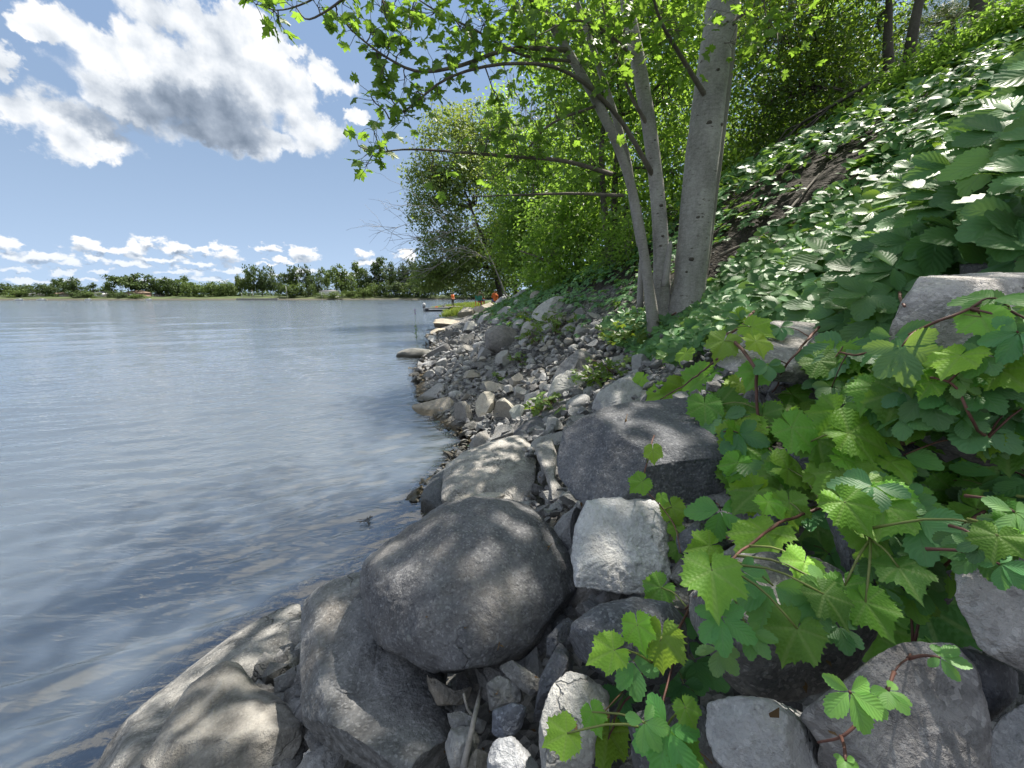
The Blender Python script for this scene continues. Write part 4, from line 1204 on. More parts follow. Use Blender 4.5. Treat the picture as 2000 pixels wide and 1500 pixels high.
def limb(mb, a, b, r0, r1, rg, sag=0.15, sides=6, n=8):
    a, b = np.asarray(a, float), np.asarray(b, float)
    L = np.linalg.norm(b - a)
    mid1 = a * .66 + b * .34 + rg.normal(0, .06, 3) * L + [0, 0, sag * L * .5]
    mid2 = a * .33 + b * .67 + rg.normal(0, .05, 3) * L + [0, 0, sag * L * .4]
    p = smooth_path([a, mid1, mid2, b], n)
    mb.tube(p, np.linspace(r0, r1, n), sides)
    return p

def tree(name, base, blobs, label, cat, group, leaf, bark, size, rg_seed, trunk_r=0.12, forks=3, per=26, cl=0.33, tmpl=T_SIMPLE, twigs=True, trunk_top=None, lean=(0, 0), multi=1, shell=.45):
    rg = np.random.default_rng(rg_seed)
    base = np.asarray(base, float)
    root = empty(name, base, label, cat, group)
    P_, N_, C_ = crown_points(blobs, rg, per, cl, shell)
    mb = MB()
    head = unit(rg.normal(0, 1, P_.shape) + np.array([0, 0, -.5]))
    cid = np.repeat(np.arange(len(C_)), per)
    tint = np.clip(rg.random(len(P_)) * .6 + (rg.random(len(C_)) * .5)[cid[:len(P_)]] - .05, 0, 1)
    scatter(mb, P_, N_, head, size * rg.uniform(.65, 1.25, len(P_)), tmpl, tint)
    f = part('crown', mb.mesh('crown', [leaf], False), root)
    top = np.asarray(trunk_top, float) if trunk_top is not None else np.mean([np.asarray(b[0]) for b in blobs], 0) + np.array([0, 0, .3 * np.mean([b[1][2] for b in blobs])])
    tb = MB()
    stems = []
    for s in range(multi):
        bb = base + (rg.normal(0, trunk_r * 1.5, 3) * [1, 1, 0] if s else 0)
        tt = top + (rg.normal(0, 1, 3) * np.mean([b[1][0] for b in blobs]) * .5 if s else 0)
        q = smooth_path([bb - [0, 0, .3], bb * .6 + tt * .4 + rg.normal(0, .05, 3) * np.linalg.norm(tt - bb), bb * .3 + tt * .7 + rg.normal(0, .04, 3) * np.linalg.norm(tt - bb), tt], 16)
        tb.tube(q, np.linspace(trunk_r, trunk_r * .25, 16), 9)
        stems.append(q)
    part('trunk', tb.mesh('trunk', [bark]), root)
    lb = MB()
    stem = np.concatenate([q[4:] for q in stems])
    for (c, r, n) in blobs:
        d = np.linalg.norm(stem - np.asarray(c), axis=1) + np.maximum(0, stem[:, 2] - c[2]) * 2
        a = stem[np.argmin(d)]
        lp = limb(lb, a, c, trunk_r * .42, trunk_r * .12, rg)
        if twigs:
            near = C_[np.argsort(np.linalg.norm((C_ - c) / np.asarray(r), axis=1))[:max(4, int(n / per * .35))]]
            for e in near[:34]:
                s = lp[3 + int(rg.integers(5))]
                limb(lb, s, e, trunk_r * .13, 0.004, rg, 0.1, 4, 5)
    part('branch', lb.mesh('branch', [bark]), root)
    return root

def B(u, v, y, ru, rv, n, ry=None):
    """crown blob around a pixel at distance y; radii given in pixels"""
    c = PY(u, v, y)
    k = pix(c)[2] / FPX
    return (c, (ru * k, (ry if ry is not None else (ru + rv) * .5 * k), rv * k), n)

def ground_at(x, y): return np.array([x, y, float(terr(x, y))])

def gpx(u, y, lo=0):
    """foot of a tree that stands under pixel column u at distance y"""
    x = PY(u, 560, y)[0]
    return ground_at(x, y)

# ---- the maple whose stems stand in the middle of the picture
MB_BASE = P(1318, 610, hit(1330, 612))
MY = MB_BASE[1]
maple = empty('maple_tree', MB_BASE, 'multi stemmed maple with pale grey trunks standing on the bank at the rubble edge', 'tree')

def px_path(pts, n=26):
    return smooth_path([PY(u, v, y) for (u, v, y) in pts], n)

def stem_part(name, pts, widths, mat, sides=14, label=None, knots=(), n=40):
    p = px_path(pts, n)
    w = np.interp(np.linspace(0, 1, n), np.linspace(0, 1, len(widths)), widths)
    r = np.array([w[i] * pix(p[i])[2] / FPX / 2 for i in range(n)])
    mb = MB()
    mb.tube(p, r, sides)
    v = mb.v[0]
    v += unit(rand_dirs(len(v), np.random.default_rng(len(v)))) * 0 + (fbm(v * np.array([9, 9, 4]), 3, 5) * np.repeat(np.concatenate([np.repeat(r, sides), [0, 0]])[:, None], 1, 1)[:, 0] * .10)[:, None] * np.array([1, 1, 0])
    o = part(name, mb.mesh(name, [mat]), maple)
    if label: o['label'] = label
    return o, p, r

y0 = MY
tr1, tp1, trr1 = stem_part('trunk', [(1328, 700, y0), (1336, 640, y0), (1346, 560, y0), (1358, 440, y0 + .02), (1372, 300, y0 + .05), (1392, 140, y0 + .05), (1412, -10, y0 + .05), (1436, -220, y0), (1450, -420, y0 - .1)], [96, 74, 60, 60, 61, 58, 56, 50, 30], M_BARK_PALE, 22, 'thickest pale trunk with dark knots')
tr2, tp2, trr2 = stem_part('trunk', [(1340, 690, y0 + .3), (1352, 600, y0 + .3), (1374, 430, y0 + .3), (1396, 260, y0 + .33), (1414, 120, y0 + .35), (1428, -10, y0 + .35), (1448, -220, y0 + .35)], [44, 42, 40, 38, 34, 20], M_BARK_DARKGREY, 14, 'grey trunk half hidden behind the thickest one')
tr3, tp3, trr3 = stem_part('trunk', [(1293, 680, y0 + .1), (1292, 590, y0 + .1), (1291, 480, y0 + .1), (1283, 370, y0 + .12), (1268, 250, y0 + .12), (1246, 120, y0 + .1), (1222, -5, y0), (1190, -180, y0 - .2)], [42, 34, 29, 27, 26, 27, 24, 14], M_BARK_PALE, 16, 'middle slender trunk')
tr4, tp4, trr4 = stem_part('trunk', [(1280, 700, y0 - .1), (1275, 625, y0 - .1), (1263, 530, y0 - .1), (1241, 400, y0 - .08), (1216, 310, y0 - .1), (1174, 215, y0 - .2), (1118, 115, y0 - .3), (1058, 15, y0 - .45), (990, -120, y0 - .6)], [28, 23, 19, 17, 17, 18, 16, 13, 8], M_BARK_GREY, 14, 'thin trunk leaning out over the water')
tr5, tp5, trr5 = stem_part('trunk', [(1252, 480, y0 + .1), (1236, 390, y0 + .1), (1222, 300, y0 + .1), (1180, 160, y0), (1132, 20, y0 - .1), (1085, -120, y0 - .2)], [16, 15, 14, 12, 10, 6], M_BARK_GREY, 12, 'second thin trunk forking upwards')
stem_part('trunk_stub', [(1298, 560, y0 - .12), (1303, 520, y0 - .12), (1309, 480, y0 - .11), (1311, 470, y0 - .11)], [15, 13, 9, 1], M_DEAD, 9, 'broken dead stub between the trunks', n=12)
stem_part('trunk_stub', [(1250, 600, y0 + .05), (1252, 540, y0 + .05), (1256, 478, y0 + .05), (1257, 470, y0 + .05)], [13, 12, 9, 1], M_DEAD, 9, None, n=12)
# knots and bark scars on the thick trunk
def knot(path, rad, f, ang, s):
    i = (.09 + .91 * f) * (len(path) - 1); k = int(i)
    c = path[k]; r = rad[k]
    d = unit(CR * math.sin(ang) + CB * math.cos(ang)); d = unit(d * [1, 1, 0])
    v = ICO2[0].copy() * np.array([s, s * .35, s * .7])
    m = frames(np.array([[0, 0, 1.0]]), np.cross(d, [0, 0, 1.0])[None])[0]
    v = v + fbm(v * 60, 2, 3)[:, None] * s * .18
    v = v @ m.T + c + d * (r - s * .05)
    part('knot', mesh_np('knot', v, ICO2[1], mats=[M_BARK_DARK]), maple)
for (f, a, s) in ((.52, -.25, .032), (.50, .75, .026), (.34, -.3, .022), (.345, -.05, .016), (.265, -.45, .028), (.235, -.7, .022), (.68, .1, .014), (.60, -.1, .018), (.15, .5, .024), (.10, -.6, .022)):
    knot(tp1, trr1, f, a, s)
for (f, a, s) in ((.33, 0, .024), (.24, -.1, .018), (.5, .2, .012)):
    knot(tp3, trr3, f, a, s)

# limbs of the maple (pixel, distance) drawn from trunk to tip
MAPLE_LIMBS = [
    ([(1277, 345, y0 + .1), (1205, 225, y0 - .15), (1110, 142, y0 - .5), (1000, 124, y0 - .8), (880, 150, y0 - 1.0), (800, 210, y0 - 1.1), (760, 232, y0 - 1.15)], 10, 2),
    ([(1195, 340, y0 - .1), (1100, 314, y0 - .3), (990, 305, y0 - .5), (870, 295, y0 - .7), (790, 292, y0 - .8), (730, 300, y0 - .85)], 9, 2),
    ([(1218, 382, y0 - .1), (1120, 378, y0 - .2), (1010, 381, y0 - .4), (920, 384, y0 - .5)], 7, 2),
    ([(1170, 205, y0 - .2), (1080, 240, y0 - .4), (1030, 290, y0 - .5), (960, 350, y0 - .6)], 6, 2),
    ([(1108, 98, y0 - .35), (1000, 95, y0 - .7), (900, 128, y0 - 1.0), (820, 140, y0 - 1.1), (755, 112, y0 - 1.2), (690, 62, y0 - 1.25), (664, 28, y0 - 1.25)], 9, 2),
    ([(1050, 5, y0 - .45), (930, -30, y0 - .9), (800, -45, y0 - 1.2), (700, -20, y0 - 1.4), (640, 20, y0 - 1.5), (600, 38, y0 - 1.5), (578, 14, y0 - 1.5)], 8, 2),
    ([(760, -48, y0 - 1.3), (660, -30, y0 - 1.45), (600, 4, y0 - 1.5), (545, 20, y0 - 1.5), (500, 8, y0 - 1.5)], 5, 1.5),
    ([(1118, 120, y0 - .3), (1020, 108, y0 - .5), (930, 60, y0 - .8), (850, 20, y0 - 1.0), (790, -20, y0 - 1.1)], 6, 2),
    ([(1246, 120, y0 + .1), (1180, 60, y0 - .2), (1120, 40, y0 - .5), (1050, 70, y0 - .8)], 6, 2),
    ([(1268, 250, y0 + .1), (1230, 180, y0), (1190, 60, y0 - .2), (1165, -40, y0 - .3)], 8, 3),
    ([(1385, 200, y0), (1330, 110, y0 - .3), (1290, 40, y0 - .6), (1262, -60, y0 - .9)], 10, 4),
    ([(1400, 80, y0), (1460, 20, y0 - .1), (1540, -30, y0 - .2)], 10, 4),
]
lm = MB()
limb_paths = []
for (pts, w0, w1) in MAPLE_LIMBS:
    p = px_path(pts, 22)
    w = np.linspace(w0, w1, 22)
    lb1 = MB(); lb1.tube(p, [w[i] * pix(p[i])[2] / FPX / 2 for i in range(22)], 7)
    part('branch', lb1.mesh('branch', [M_TWIG]), maple)
    limb_paths.append(p)
# leaf clusters: (u, v, y, radius px, leaves)
MC = [(500, 10, 1.5, 22, 6), (535, 22, 1.5, 24, 10), (545, 45, 1.5, 20, 6), (575, 15, 1.5, 25, 8), (620, 12, 1.5, 26, 9), (670, 8, 1.4, 22, 5), (660, 30, 1.4, 14, 3),
      (705, 30, 1.25, 30, 9), (745, 25, 1.2, 28, 8), (700, 65, 1.25, 22, 7), (735, 62, 1.2, 24, 9), (755, 40, 1.2, 26, 10), (720, 90, 1.2, 20, 6), (745, 105, 1.2, 26, 9), (738, 120, 1.2, 20, 6),
      (760, 85, 1.15, 24, 8), (785, 95, 1.15, 22, 8), (770, 10, 1.15, 36, 10), (810, 20, 1.1, 36, 14), (800, 55, 1.1, 26, 8), (850, 25, 1.0, 45, 26),
      (740, 165, 1.15, 26, 9), (725, 190, 1.15, 22, 8), (760, 180, 1.15, 26, 10), (790, 160, 1.1, 30, 14), (770, 205, 1.1, 24, 8), (810, 180, 1.1, 28, 10), (840, 135, 1.05, 32, 16), (870, 110, 1.0, 34, 16), (880, 155, 1.0, 30, 12),
      (790, 225, 1.1, 28, 10), (765, 232, 1.1, 22, 7), (830, 200, 1.05, 26, 8), (855, 190, 1.0, 18, 5), (730, 255, .85, 22, 8), (750, 260, .85, 18, 6), (700, 285, .85, 18, 7), (725, 295, .85, 24, 12), (715, 325, .85, 20, 8), (740, 310, .85, 16, 5),
      (900, 60, .9, 50, 34), (950, 40, .8, 55, 44), (1000, 30, .6, 55, 44), (930, 100, .9, 40, 20), (980, 85, .7, 46, 30), (1040, 60, .5, 50, 36), (1050, 110, .5, 40, 20), (1090, 30, .4, 50, 36),
      (970, 195, .8, 22, 8), (985, 225, .7, 22, 8), (960, 260, .7, 40, 16), (1000, 270, .6, 40, 20), (1040, 230, .5, 40, 20), (1080, 200, .4, 46, 26), (1060, 290, .5, 40, 18), (930, 280, .7, 40, 14), (890, 295, .8, 30, 9), (850, 340, .7, 26, 10), (870, 325, .7, 24, 8), (1010, 320, .5, 40, 16), (960, 345, .5, 36, 12), (1040, 350, .4, 40, 14),
      (1130, 130, .3, 60, 40), (1150, 60, .3, 60, 44), (1120, 250, .3, 46, 24), (1160, 290, .3, 40, 18), (1190, 30, .3, 60, 44), (1230, 70, .4, 60, 36), (1290, 30, .5, 60, 44), (1180, 160, .3, 46, 22), (1330, 60, .6, 50, 28), (1470, 30, .2, 60, 40), (1540, 20, .2, 60, 40), (1440, 90, .3, 46, 16), (1520, 90, .2, 50, 22)]
tw = MB()
rg = np.random.default_rng(31)
LP, LN, LH = [], [], []
allp = np.concatenate(limb_paths + [tp4[16:], tp5[14:], tp3[20:]])
for (u, v, dy, rad, n) in MC:
    y = y0 - dy
    c = PY(u, v, y)
    k = pix(c)[2] / FPX * rad
    dd = np.linalg.norm(allp - c, axis=1)
    src = allp[np.argmin(dd)]
    pth = limb(tw, src, c, 0.006, 0.003, rg, 0.05, 4, 7)
    for j in range(int(n * .8) if u < 900 else n):
        q = c + rg.normal(0, .62, 3) * k * np.array([1, 1.2, .9])
        LP.append(q)
        LN.append(unit(np.array([0, -.25, .9]) + rg.normal(0, .55, 3)))
        LH.append(unit((q - src) * .6 / (np.linalg.norm(q - src) + 1e-6) + np.array([0, 0, -.75]) + rg.normal(0, .35, 3)))
        if j % 2 == 0 or rad < 30:
            limb(tw, pth[3 + int(rg.integers(4))], q, .0025, .0014, rg, .1, 3, 4)
LP, LN, LH = np.array(LP), np.array(LN), np.array(LH)
order = np.argsort([(-1 if (0 < pix(p)[0] < 1400 and pix(p)[1] > -5) else 1) * 1000 / max(.3, pix(p)[2]) for p in LP])
maple_me = mesh_np('leaf', T_MAPLE[0], T_MAPLE[1], mats=[M_MAPLE_OBJ], smooth=False)
for j in order[:300]:
    o = link('leaf', maple_me, maple)
    m = Matrix(frames(LN[j:j + 1], LH[j:j + 1])[0].tolist()).to_4x4()
    s = 0.089 * rg.uniform(.7, 1.2)
    o.matrix_world = Matrix.Translation(Vector(LP[j])) @ m @ Matrix.Scale(s, 4)
    o.matrix_parent_inverse = Matrix.Identity(4)
    o.matrix_basis = Matrix.Translation(Vector(LP[j] - MB_BASE)) @ m @ Matrix.Scale(s, 4)
rest = order[300:]
fm = MB()
if len(rest):
    scatter(fm, LP[rest], LN[rest], LH[rest], 0.089 * rg.uniform(.7, 1.2, len(rest)), T_MAPLE, rg.random(len(rest)))
# unseen crown that throws the dappled shade; clumps added over block, slab and soil
over = [((1.6, 3.4, 5.9), (2.2, 1.8, 1.1), 900), ((3.2, 3.0, 6.3), (1.9, 1.8, 1.2), 1000), ((0.2, 2.9, 5.6), (1.7, 1.4, .8), 420), ((2.4, 5.2, 6.6), (2.4, 1.7, 1.4), 800),
        ((2.8, 1.4, 5.9), (1.9, 1.4, 1.0), 700), ((1.0, 1.6, 5.6), (1.5, 1.1, .7), 330), ((4.6, 1.6, 6.5), (1.8, 1.5, 1.2), 700), ((3.2, 4.4, 8.2), (2.6, 2.2, 1.5), 800), ((0.6, 4.6, 7.0), (1.9, 1.6, 1.1), 600), ((4.6, 4.2, 7.0), (1.7, 1.7, 1.0), 230), ((1.3, 3.0, 5.2), (1.0, 0.9, .5), 420), ((2.2, 2.9, 5.6), (.8, .7, .4), 260), ((5.4, 5.6, 7.4), (1.6, 1.6, 1.0), 200), ((3.6, 6.4, 7.2), (1.6, 1.5, 1.0), 380), ((7.0, 7.5, 9.0), (2.0, 1.7, 1.2), 1100)]
CPN, CNN, CCC = crown_points(over, rg, 22, .30, .2)
ok = np.array([(pix(p)[1] < -40) if pix(p)[2] > 0.1 else True for p in CPN])
CPN, CNN = CPN[ok], CNN[ok]
scatter(fm, CPN, CNN, unit(rg.normal(0, 1, CPN.shape) + [0, 0, -.6]), 0.089 * rg.uniform(.7, 1.2, len(CPN)), T_MAPLE, rg.random(len(CPN)))
tag(part('crown', fm.mesh('crown', [M_MAPLE], False), maple), kind='stuff')
ends = [tp1[-1], tp2[-1], tp3[-1], tp4[-1]]
for (c, r, n) in over:
    a = min(ends, key=lambda e: np.linalg.norm(e - np.array(c)))
    lb1 = MB(); limb(lb1, a, c, .05, .012, rg, .15, 7, 12)
    part('branch', lb1.mesh('branch', [M_TWIG]), maple)
tag(part('twig', tw.mesh('twig', [M_TWIG]), maple), kind='stuff')

# ---- trees and shrubs on the bank
GB = 'trees growing along the bank'
tree('ash_tree', gpx(985, 24), [B(890, 300, 24, 75, 80, 4836), B(850, 400, 23.5, 60, 70, 3162), B(930, 400, 24, 80, 110, 5580), B(960, 280, 25, 60, 70, 3162), B(870, 500, 23, 60, 55, 3162), B(930, 520, 23, 70, 50, 3720), B(835, 350, 24, 40, 50, 1488), B(905, 240, 24.5, 30, 40, 930), B(965, 235, 25, 22, 50, 651), B(990, 480, 24, 45, 60, 2418), B(840, 540, 23, 35, 30, 1488)],
     'tall grey green ash tree leaning over the shore at the end of the riprap', 'tree', GB, M_GREYTREE, M_BARK_DARK, .20, 41, .16, per=22, cl=.28)
tree('maple_sapling', gpx(1040, 17), [B(1010, 350, 17, 60, 80, 4180), B(1050, 430, 16, 60, 70, 4180), B(1000, 470, 16.5, 50, 60, 2850), B(1060, 300, 17, 50, 60, 2660), B(980, 230, 17, 26, 60, 950), B(1040, 510, 15.5, 50, 40, 2470), B(1090, 380, 16, 40, 60, 1900)],
     'mid green young maple right of the grey green ash', 'tree', GB, M_TREE, M_BARK_DARK, .15, 42, .10, per=22, cl=.26)
tree('lime_shrub', gpx(1130, 9.5), [B(1100, 430, 10, 80, 60, 2340), B(1160, 380, 9.5, 70, 70, 2340), B(1080, 500, 10, 70, 50, 1800), B(1160, 480, 9, 70, 60, 2340), B(1120, 545, 9, 60, 36, 1349), B(1200, 540, 8, 45, 55, 1349), B(1050, 540, 11, 40, 26, 720)],
     'bright lime green shrub spilling over the top of the riprap', 'shrub', 'shrubs behind the maple', M_LIME, M_TWIG, .115, 43, .05, per=16, cl=.2, multi=4)
tree('young_maple', gpx(1200, 8), [B(1140, 60, 8, 110, 80, 1740), B(1060, 120, 8.5, 60, 60, 803), B(1180, 180, 8, 80, 80, 1473), B(1120, 250, 8.5, 70, 70, 1138), B(1300, 60, 8, 80, 80, 1740), B(1310, 190, 8, 70, 90, 1473), B(1160, 330, 8, 70, 60, 1138), B(1310, 330, 7.5, 50, 70, 1138), B(1230, 420, 7.5, 50, 50, 669), B(1330, 450, 7, 40, 60, 602), ((2.2, 9.5, 8.5), (1.8, 1.9, 1.1), 800), ((1.5, 12, 8.8), (1.8, 2.2, 1.1), 800), B(1240, -60, 8, 160, 60, 1740)],  # the two high clumps are added to shade the riprap
     'sunlit young maple filling the view behind the pale trunks', 'tree', GB, M_TREE, M_BARK_DARK, .115, 44, .07, per=18, cl=.24, multi=3)
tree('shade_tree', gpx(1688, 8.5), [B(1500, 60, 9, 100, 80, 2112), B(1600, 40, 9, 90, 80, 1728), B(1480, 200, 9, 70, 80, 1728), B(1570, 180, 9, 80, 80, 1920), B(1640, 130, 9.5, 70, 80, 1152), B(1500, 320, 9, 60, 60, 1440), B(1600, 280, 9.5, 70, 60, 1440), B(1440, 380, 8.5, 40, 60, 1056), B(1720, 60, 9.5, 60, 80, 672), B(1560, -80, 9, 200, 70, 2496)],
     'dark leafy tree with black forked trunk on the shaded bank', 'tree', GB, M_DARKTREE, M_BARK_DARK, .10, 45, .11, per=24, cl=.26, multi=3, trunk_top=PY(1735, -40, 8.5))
tree('back_tree', gpx(1480, 13), [B(1400, 120, 13, 90, 110, 3740), B(1480, 260, 13, 90, 90, 3400), B(1420, 350, 12.5, 60, 70, 2550), B(1580, 150, 14, 90, 100, 3230), B(1660, 60, 14, 80, 80, 2380), B(1560, 300, 13, 60, 60, 2210), B(1380, -40, 13, 140, 80, 3060), B(1600, -60, 14, 160, 80, 3060), B(1690, 180, 13, 60, 60, 1530)],
     'dim tree deep in the wood behind the black forked trunk', 'tree', GB, M_TREE, M_BARK_DARK, .14, 46, .14, per=22, cl=.32)
tree('bank_maple', gpx(1330, 15), [B(1250, 120, 15, 90, 100, 2261), B(1180, 240, 15, 80, 90, 2022), B(1320, 260, 15, 80, 90, 2022), B(1230, 380, 14.5, 70, 70, 1785), B(1120, 160, 16, 60, 70, 1071), B(1320, 420, 14, 60, 70, 1547), B(1250, -30, 15, 120, 70, 1903), B(1130, 420, 15, 60, 70, 1547)],
     'tall maple in the second row behind the sunlit young maple', 'tree', GB, M_TREE, M_BARK_DARK, .15, 47, .13, per=22, cl=.32)
tree('yellow_shrub', gpx(1830, 7.5), [B(1760, 185, 7.5, 60, 40, 1950), B(1830, 150, 7.5, 70, 40, 2210), B(1900, 100, 7, 60, 40, 1950), B(1970, 60, 6.8, 60, 45, 1950), B(1700, 240, 7.5, 40, 40, 1170), B(2040, 40, 6.6, 60, 50, 1560)],
     'yellow green sunlit shrub along the top of the bank', 'shrub', 'shrubs behind the maple', M_LIME, M_TWIG, .09, 48, .04, per=22, cl=.22, multi=4)
tree('pine_tree', gpx(1860, 12), [B(1780, 120, 12, 60, 40, 3600), B(1850, 70, 12, 70, 50, 4600), B(1920, 20, 12, 80, 50, 4600), B(1760, 60, 12.5, 40, 30, 1500), B(1980, -20, 12, 90, 60, 4000), B(1830, 20, 12.5, 60, 30, 2000), B(1880, 110, 11.5, 60, 30, 2400)],
     'feathery grey green pine above the yellow green shrub', 'tree', GB, M_PINE, M_BARK_DARK, .17, 49, .14, per=40, cl=.22, tmpl=T_NEEDLE)
tree('undergrowth_shrub', gpx(1480, 6.3), [B(1440, 430, 6.5, 50, 40, 1350), B(1500, 400, 6.5, 50, 40, 1350), B(1560, 360, 6.8, 40, 36, 1050), B(1420, 480, 6, 40, 36, 1050), B(1620, 318, 7, 44, 26, 800), B(1690, 262, 7.2, 44, 26, 800), B(1765, 225, 7.4, 44, 24, 700), B(1850, 180, 7.2, 44, 24, 700)],
     'dark low shrub at the edge of the creeper bank', 'shrub', 'shrubs behind the maple', M_DARKTREE, M_TWIG, .07, 50, .03, per=20, cl=.18, multi=4)
tree('lime_sapling', gpx(1225, 7), [B(1210, 560, 7, 34, 50, 1050), B(1190, 500, 7.2, 40, 50, 1200), B(1235, 470, 6.6, 30, 60, 1050), B(1160, 590, 7.6, 40, 24, 750)],
     'thin leafy sapling directly left of the maple foot', 'shrub', 'shrubs behind the maple', M_LIME, M_TWIG, .065, 51, .02, per=18, cl=.15, multi=3)
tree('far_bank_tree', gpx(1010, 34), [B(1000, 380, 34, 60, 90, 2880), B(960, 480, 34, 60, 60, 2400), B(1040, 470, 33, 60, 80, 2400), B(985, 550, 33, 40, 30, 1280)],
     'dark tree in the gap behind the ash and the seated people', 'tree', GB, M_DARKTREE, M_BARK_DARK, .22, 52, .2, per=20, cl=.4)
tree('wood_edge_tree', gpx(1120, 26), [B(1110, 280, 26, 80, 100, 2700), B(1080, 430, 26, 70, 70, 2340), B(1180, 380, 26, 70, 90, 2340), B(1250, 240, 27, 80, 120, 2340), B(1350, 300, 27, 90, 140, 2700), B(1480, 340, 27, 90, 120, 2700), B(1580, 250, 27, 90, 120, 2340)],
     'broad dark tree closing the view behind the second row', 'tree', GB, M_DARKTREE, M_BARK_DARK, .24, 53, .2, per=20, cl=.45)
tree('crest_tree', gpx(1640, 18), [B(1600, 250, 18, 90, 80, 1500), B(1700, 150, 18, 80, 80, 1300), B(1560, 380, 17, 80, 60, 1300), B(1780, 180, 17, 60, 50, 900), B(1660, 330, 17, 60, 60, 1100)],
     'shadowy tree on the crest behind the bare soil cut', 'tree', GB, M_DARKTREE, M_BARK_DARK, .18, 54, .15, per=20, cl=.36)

tree('added_shading_tree', ground_at(9.5, 9.0), [((9.8, 9.6, 10.6), (2.6, 2.2, 1.6), 2600), ((8.0, 10.6, 10.0), (2.0, 2.0, 1.5), 2000), ((11.5, 8.6, 10.2), (2.0, 2.0, 1.5), 1800), ((7.0, 12.0, 10.5), (2.4, 2.0, 1.8), 2000)],  # tree added out of view to shade the soil
     'unseen bank top tree added to shade the bare soil cut', 'tree', GB, M_TREE, M_BARK_DARK, .13, 55, .18, per=22, cl=.3)

def dead_branches(label, base, tips, r0, seed, name='dead_tree'):
    rg = np.random.default_rng(seed)
    root = empty(name, base, label, 'tree')
    mb = MB()
    ends = [np.asarray(t, float) for t in tips]
    top = ends[0]
    p = limb(mb, base, top, r0, r0 * .2, rg, .05, 7, 14)
    part('trunk', mb.mesh('trunk', [M_DEAD]), root)
    tb = MB()
    for e in ends[1:]:
        lp = limb(tb, p[4 + int(rg.integers(8))], e, r0 * .4, .008, rg, .12, 5, 9)
        for _ in range(9):
            s = lp[2 + int(rg.integers(7))]
            q = s + (e - p[5]) * rg.uniform(.12, .35) + rg.normal(0, .16, 3) * np.linalg.norm(e - p[5])
            l2 = limb(tb, s, q, .012, .005, rg, .1, 4, 6)
            for _ in range(3):
                s2 = l2[2 + int(rg.integers(4))]
                limb(tb, s2, s2 + (q - s) * rg.uniform(.2, .5) + rg.normal(0, .12, 3) * np.linalg.norm(q - s), .007, .004, rg, .1, 3, 4)
    part('branch', tb.mesh('branch', [M_DEAD]), root)
dead_branches('leafless dead branches reaching out over the water in front of the ash', gpx(992, 21.5), [PY(925, 420, 21.5)] + [PY(u, v, 20.5) for (u, v) in ((775, 445), (760, 470), (800, 500), (870, 460), (810, 540), (850, 490))], .045, 61)
dead_branches('thin bare treetop against the sky right of the ash', gpx(1045, 21), [PY(1040, 165, 21)] + [PY(u, v, 21) for (u, v) in ((1010, 230), (1060, 200), (1020, 280), (1065, 260), (1000, 320), (1030, 200))], .05, 62)

# ---------------------------------------------------------------- creeper and grape vines
SC.view_layers[0].update()
DG = bpy.context.evaluated_depsgraph_get()
def cast(u, v, maxd=40):
    d = pdir(u, v)
    o = np.array([0, 0, H]) + d * .05
    ok, loc, nrm, idx, ob, mt = SC.ray_cast(DG, Vector(o), Vector(d).normalized(), distance=maxd)
    if not ok: return hit(u, v), None, None
    nm = ob.name.split('.')[0]
    return (loc[1] * CP + (H - loc[2]) * SP), np.array(nrm), nm

SOLID = ('rock', 'boulder', 'slab', 'stone', 'ground', 'gravel', 'lake_water')
def cast_solid(u, v):
    d = Vector(pdir(u, v)).normalized()
    o = Vector((0, 0, H)) + d * .05
    for _ in range(12):
        ok, loc, nrm, idx, ob, mt = SC.ray_cast(DG, o, d, distance=40)
        if not ok: break
        if ob.name.split('.')[0] in SOLID:
            return loc[1] * CP + (H - loc[2]) * SP
        o = loc + d * .01
    return hit(u, v)

CRE = []
for s in range(8):
    v, f, uv = creeper_leaf(300 + s)
    CRE.append(mesh_np('leaf', v, None, f, uv=uv, mats=[M_CREEPER]))
GRP = []
for s in range(8):
    v, tr_, q, uv = grape_leaf(400 + s)
    GRP.append(mesh_np('leaf', v, tr_, q, uv=uv, mats=[M_GRAPE]))
CLO = [creeper_leaf(320 + s, 6) for s in range(5)]

VINES = {}
def vine(key, name, label, base, cat='vine'):
    root = empty(name, base, label, cat)
    VINES[key] = dict(root=root, stem=MB(), pet=MB(), paths=[], n=0)
    return VINES[key]

def vine_stem(key, pts, w0=7, w1=3, lift=.035):
    V_ = VINES[key]
    tt = np.array([cast_solid(u, v) for (u, v) in pts])
    if len(tt) > 2:
        tt[1:-1] = np.minimum(tt[1:-1], (tt[:-2] + tt[2:]) / 2)
        tt = np.minimum(tt, np.convolve(np.pad(tt, 1, mode='edge'), [.25, .5, .25], 'valid') + .02)
    w3 = [P(u, v, t * .985 - lift) for (u, v), t in zip(pts, tt)]
    p = smooth_path(w3, max(14, 5 * len(pts)))
    n = len(p)
    p += .006 * np.stack([fbm(p * 14 + 3, 2, 5), fbm(p * 14 + 8, 2, 6), fbm(p * 14, 2, 7)], 1)
    w = np.linspace(w0, w1, n)
    sb_ = MB(); sb_.tube(p, [w[i] * pix(p[i])[2] / FPX / 2 for i in range(n)], 7)
    part('stem', sb_.mesh('stem', [M_VINE]), V_['root'])
    V_['paths'].append(p)

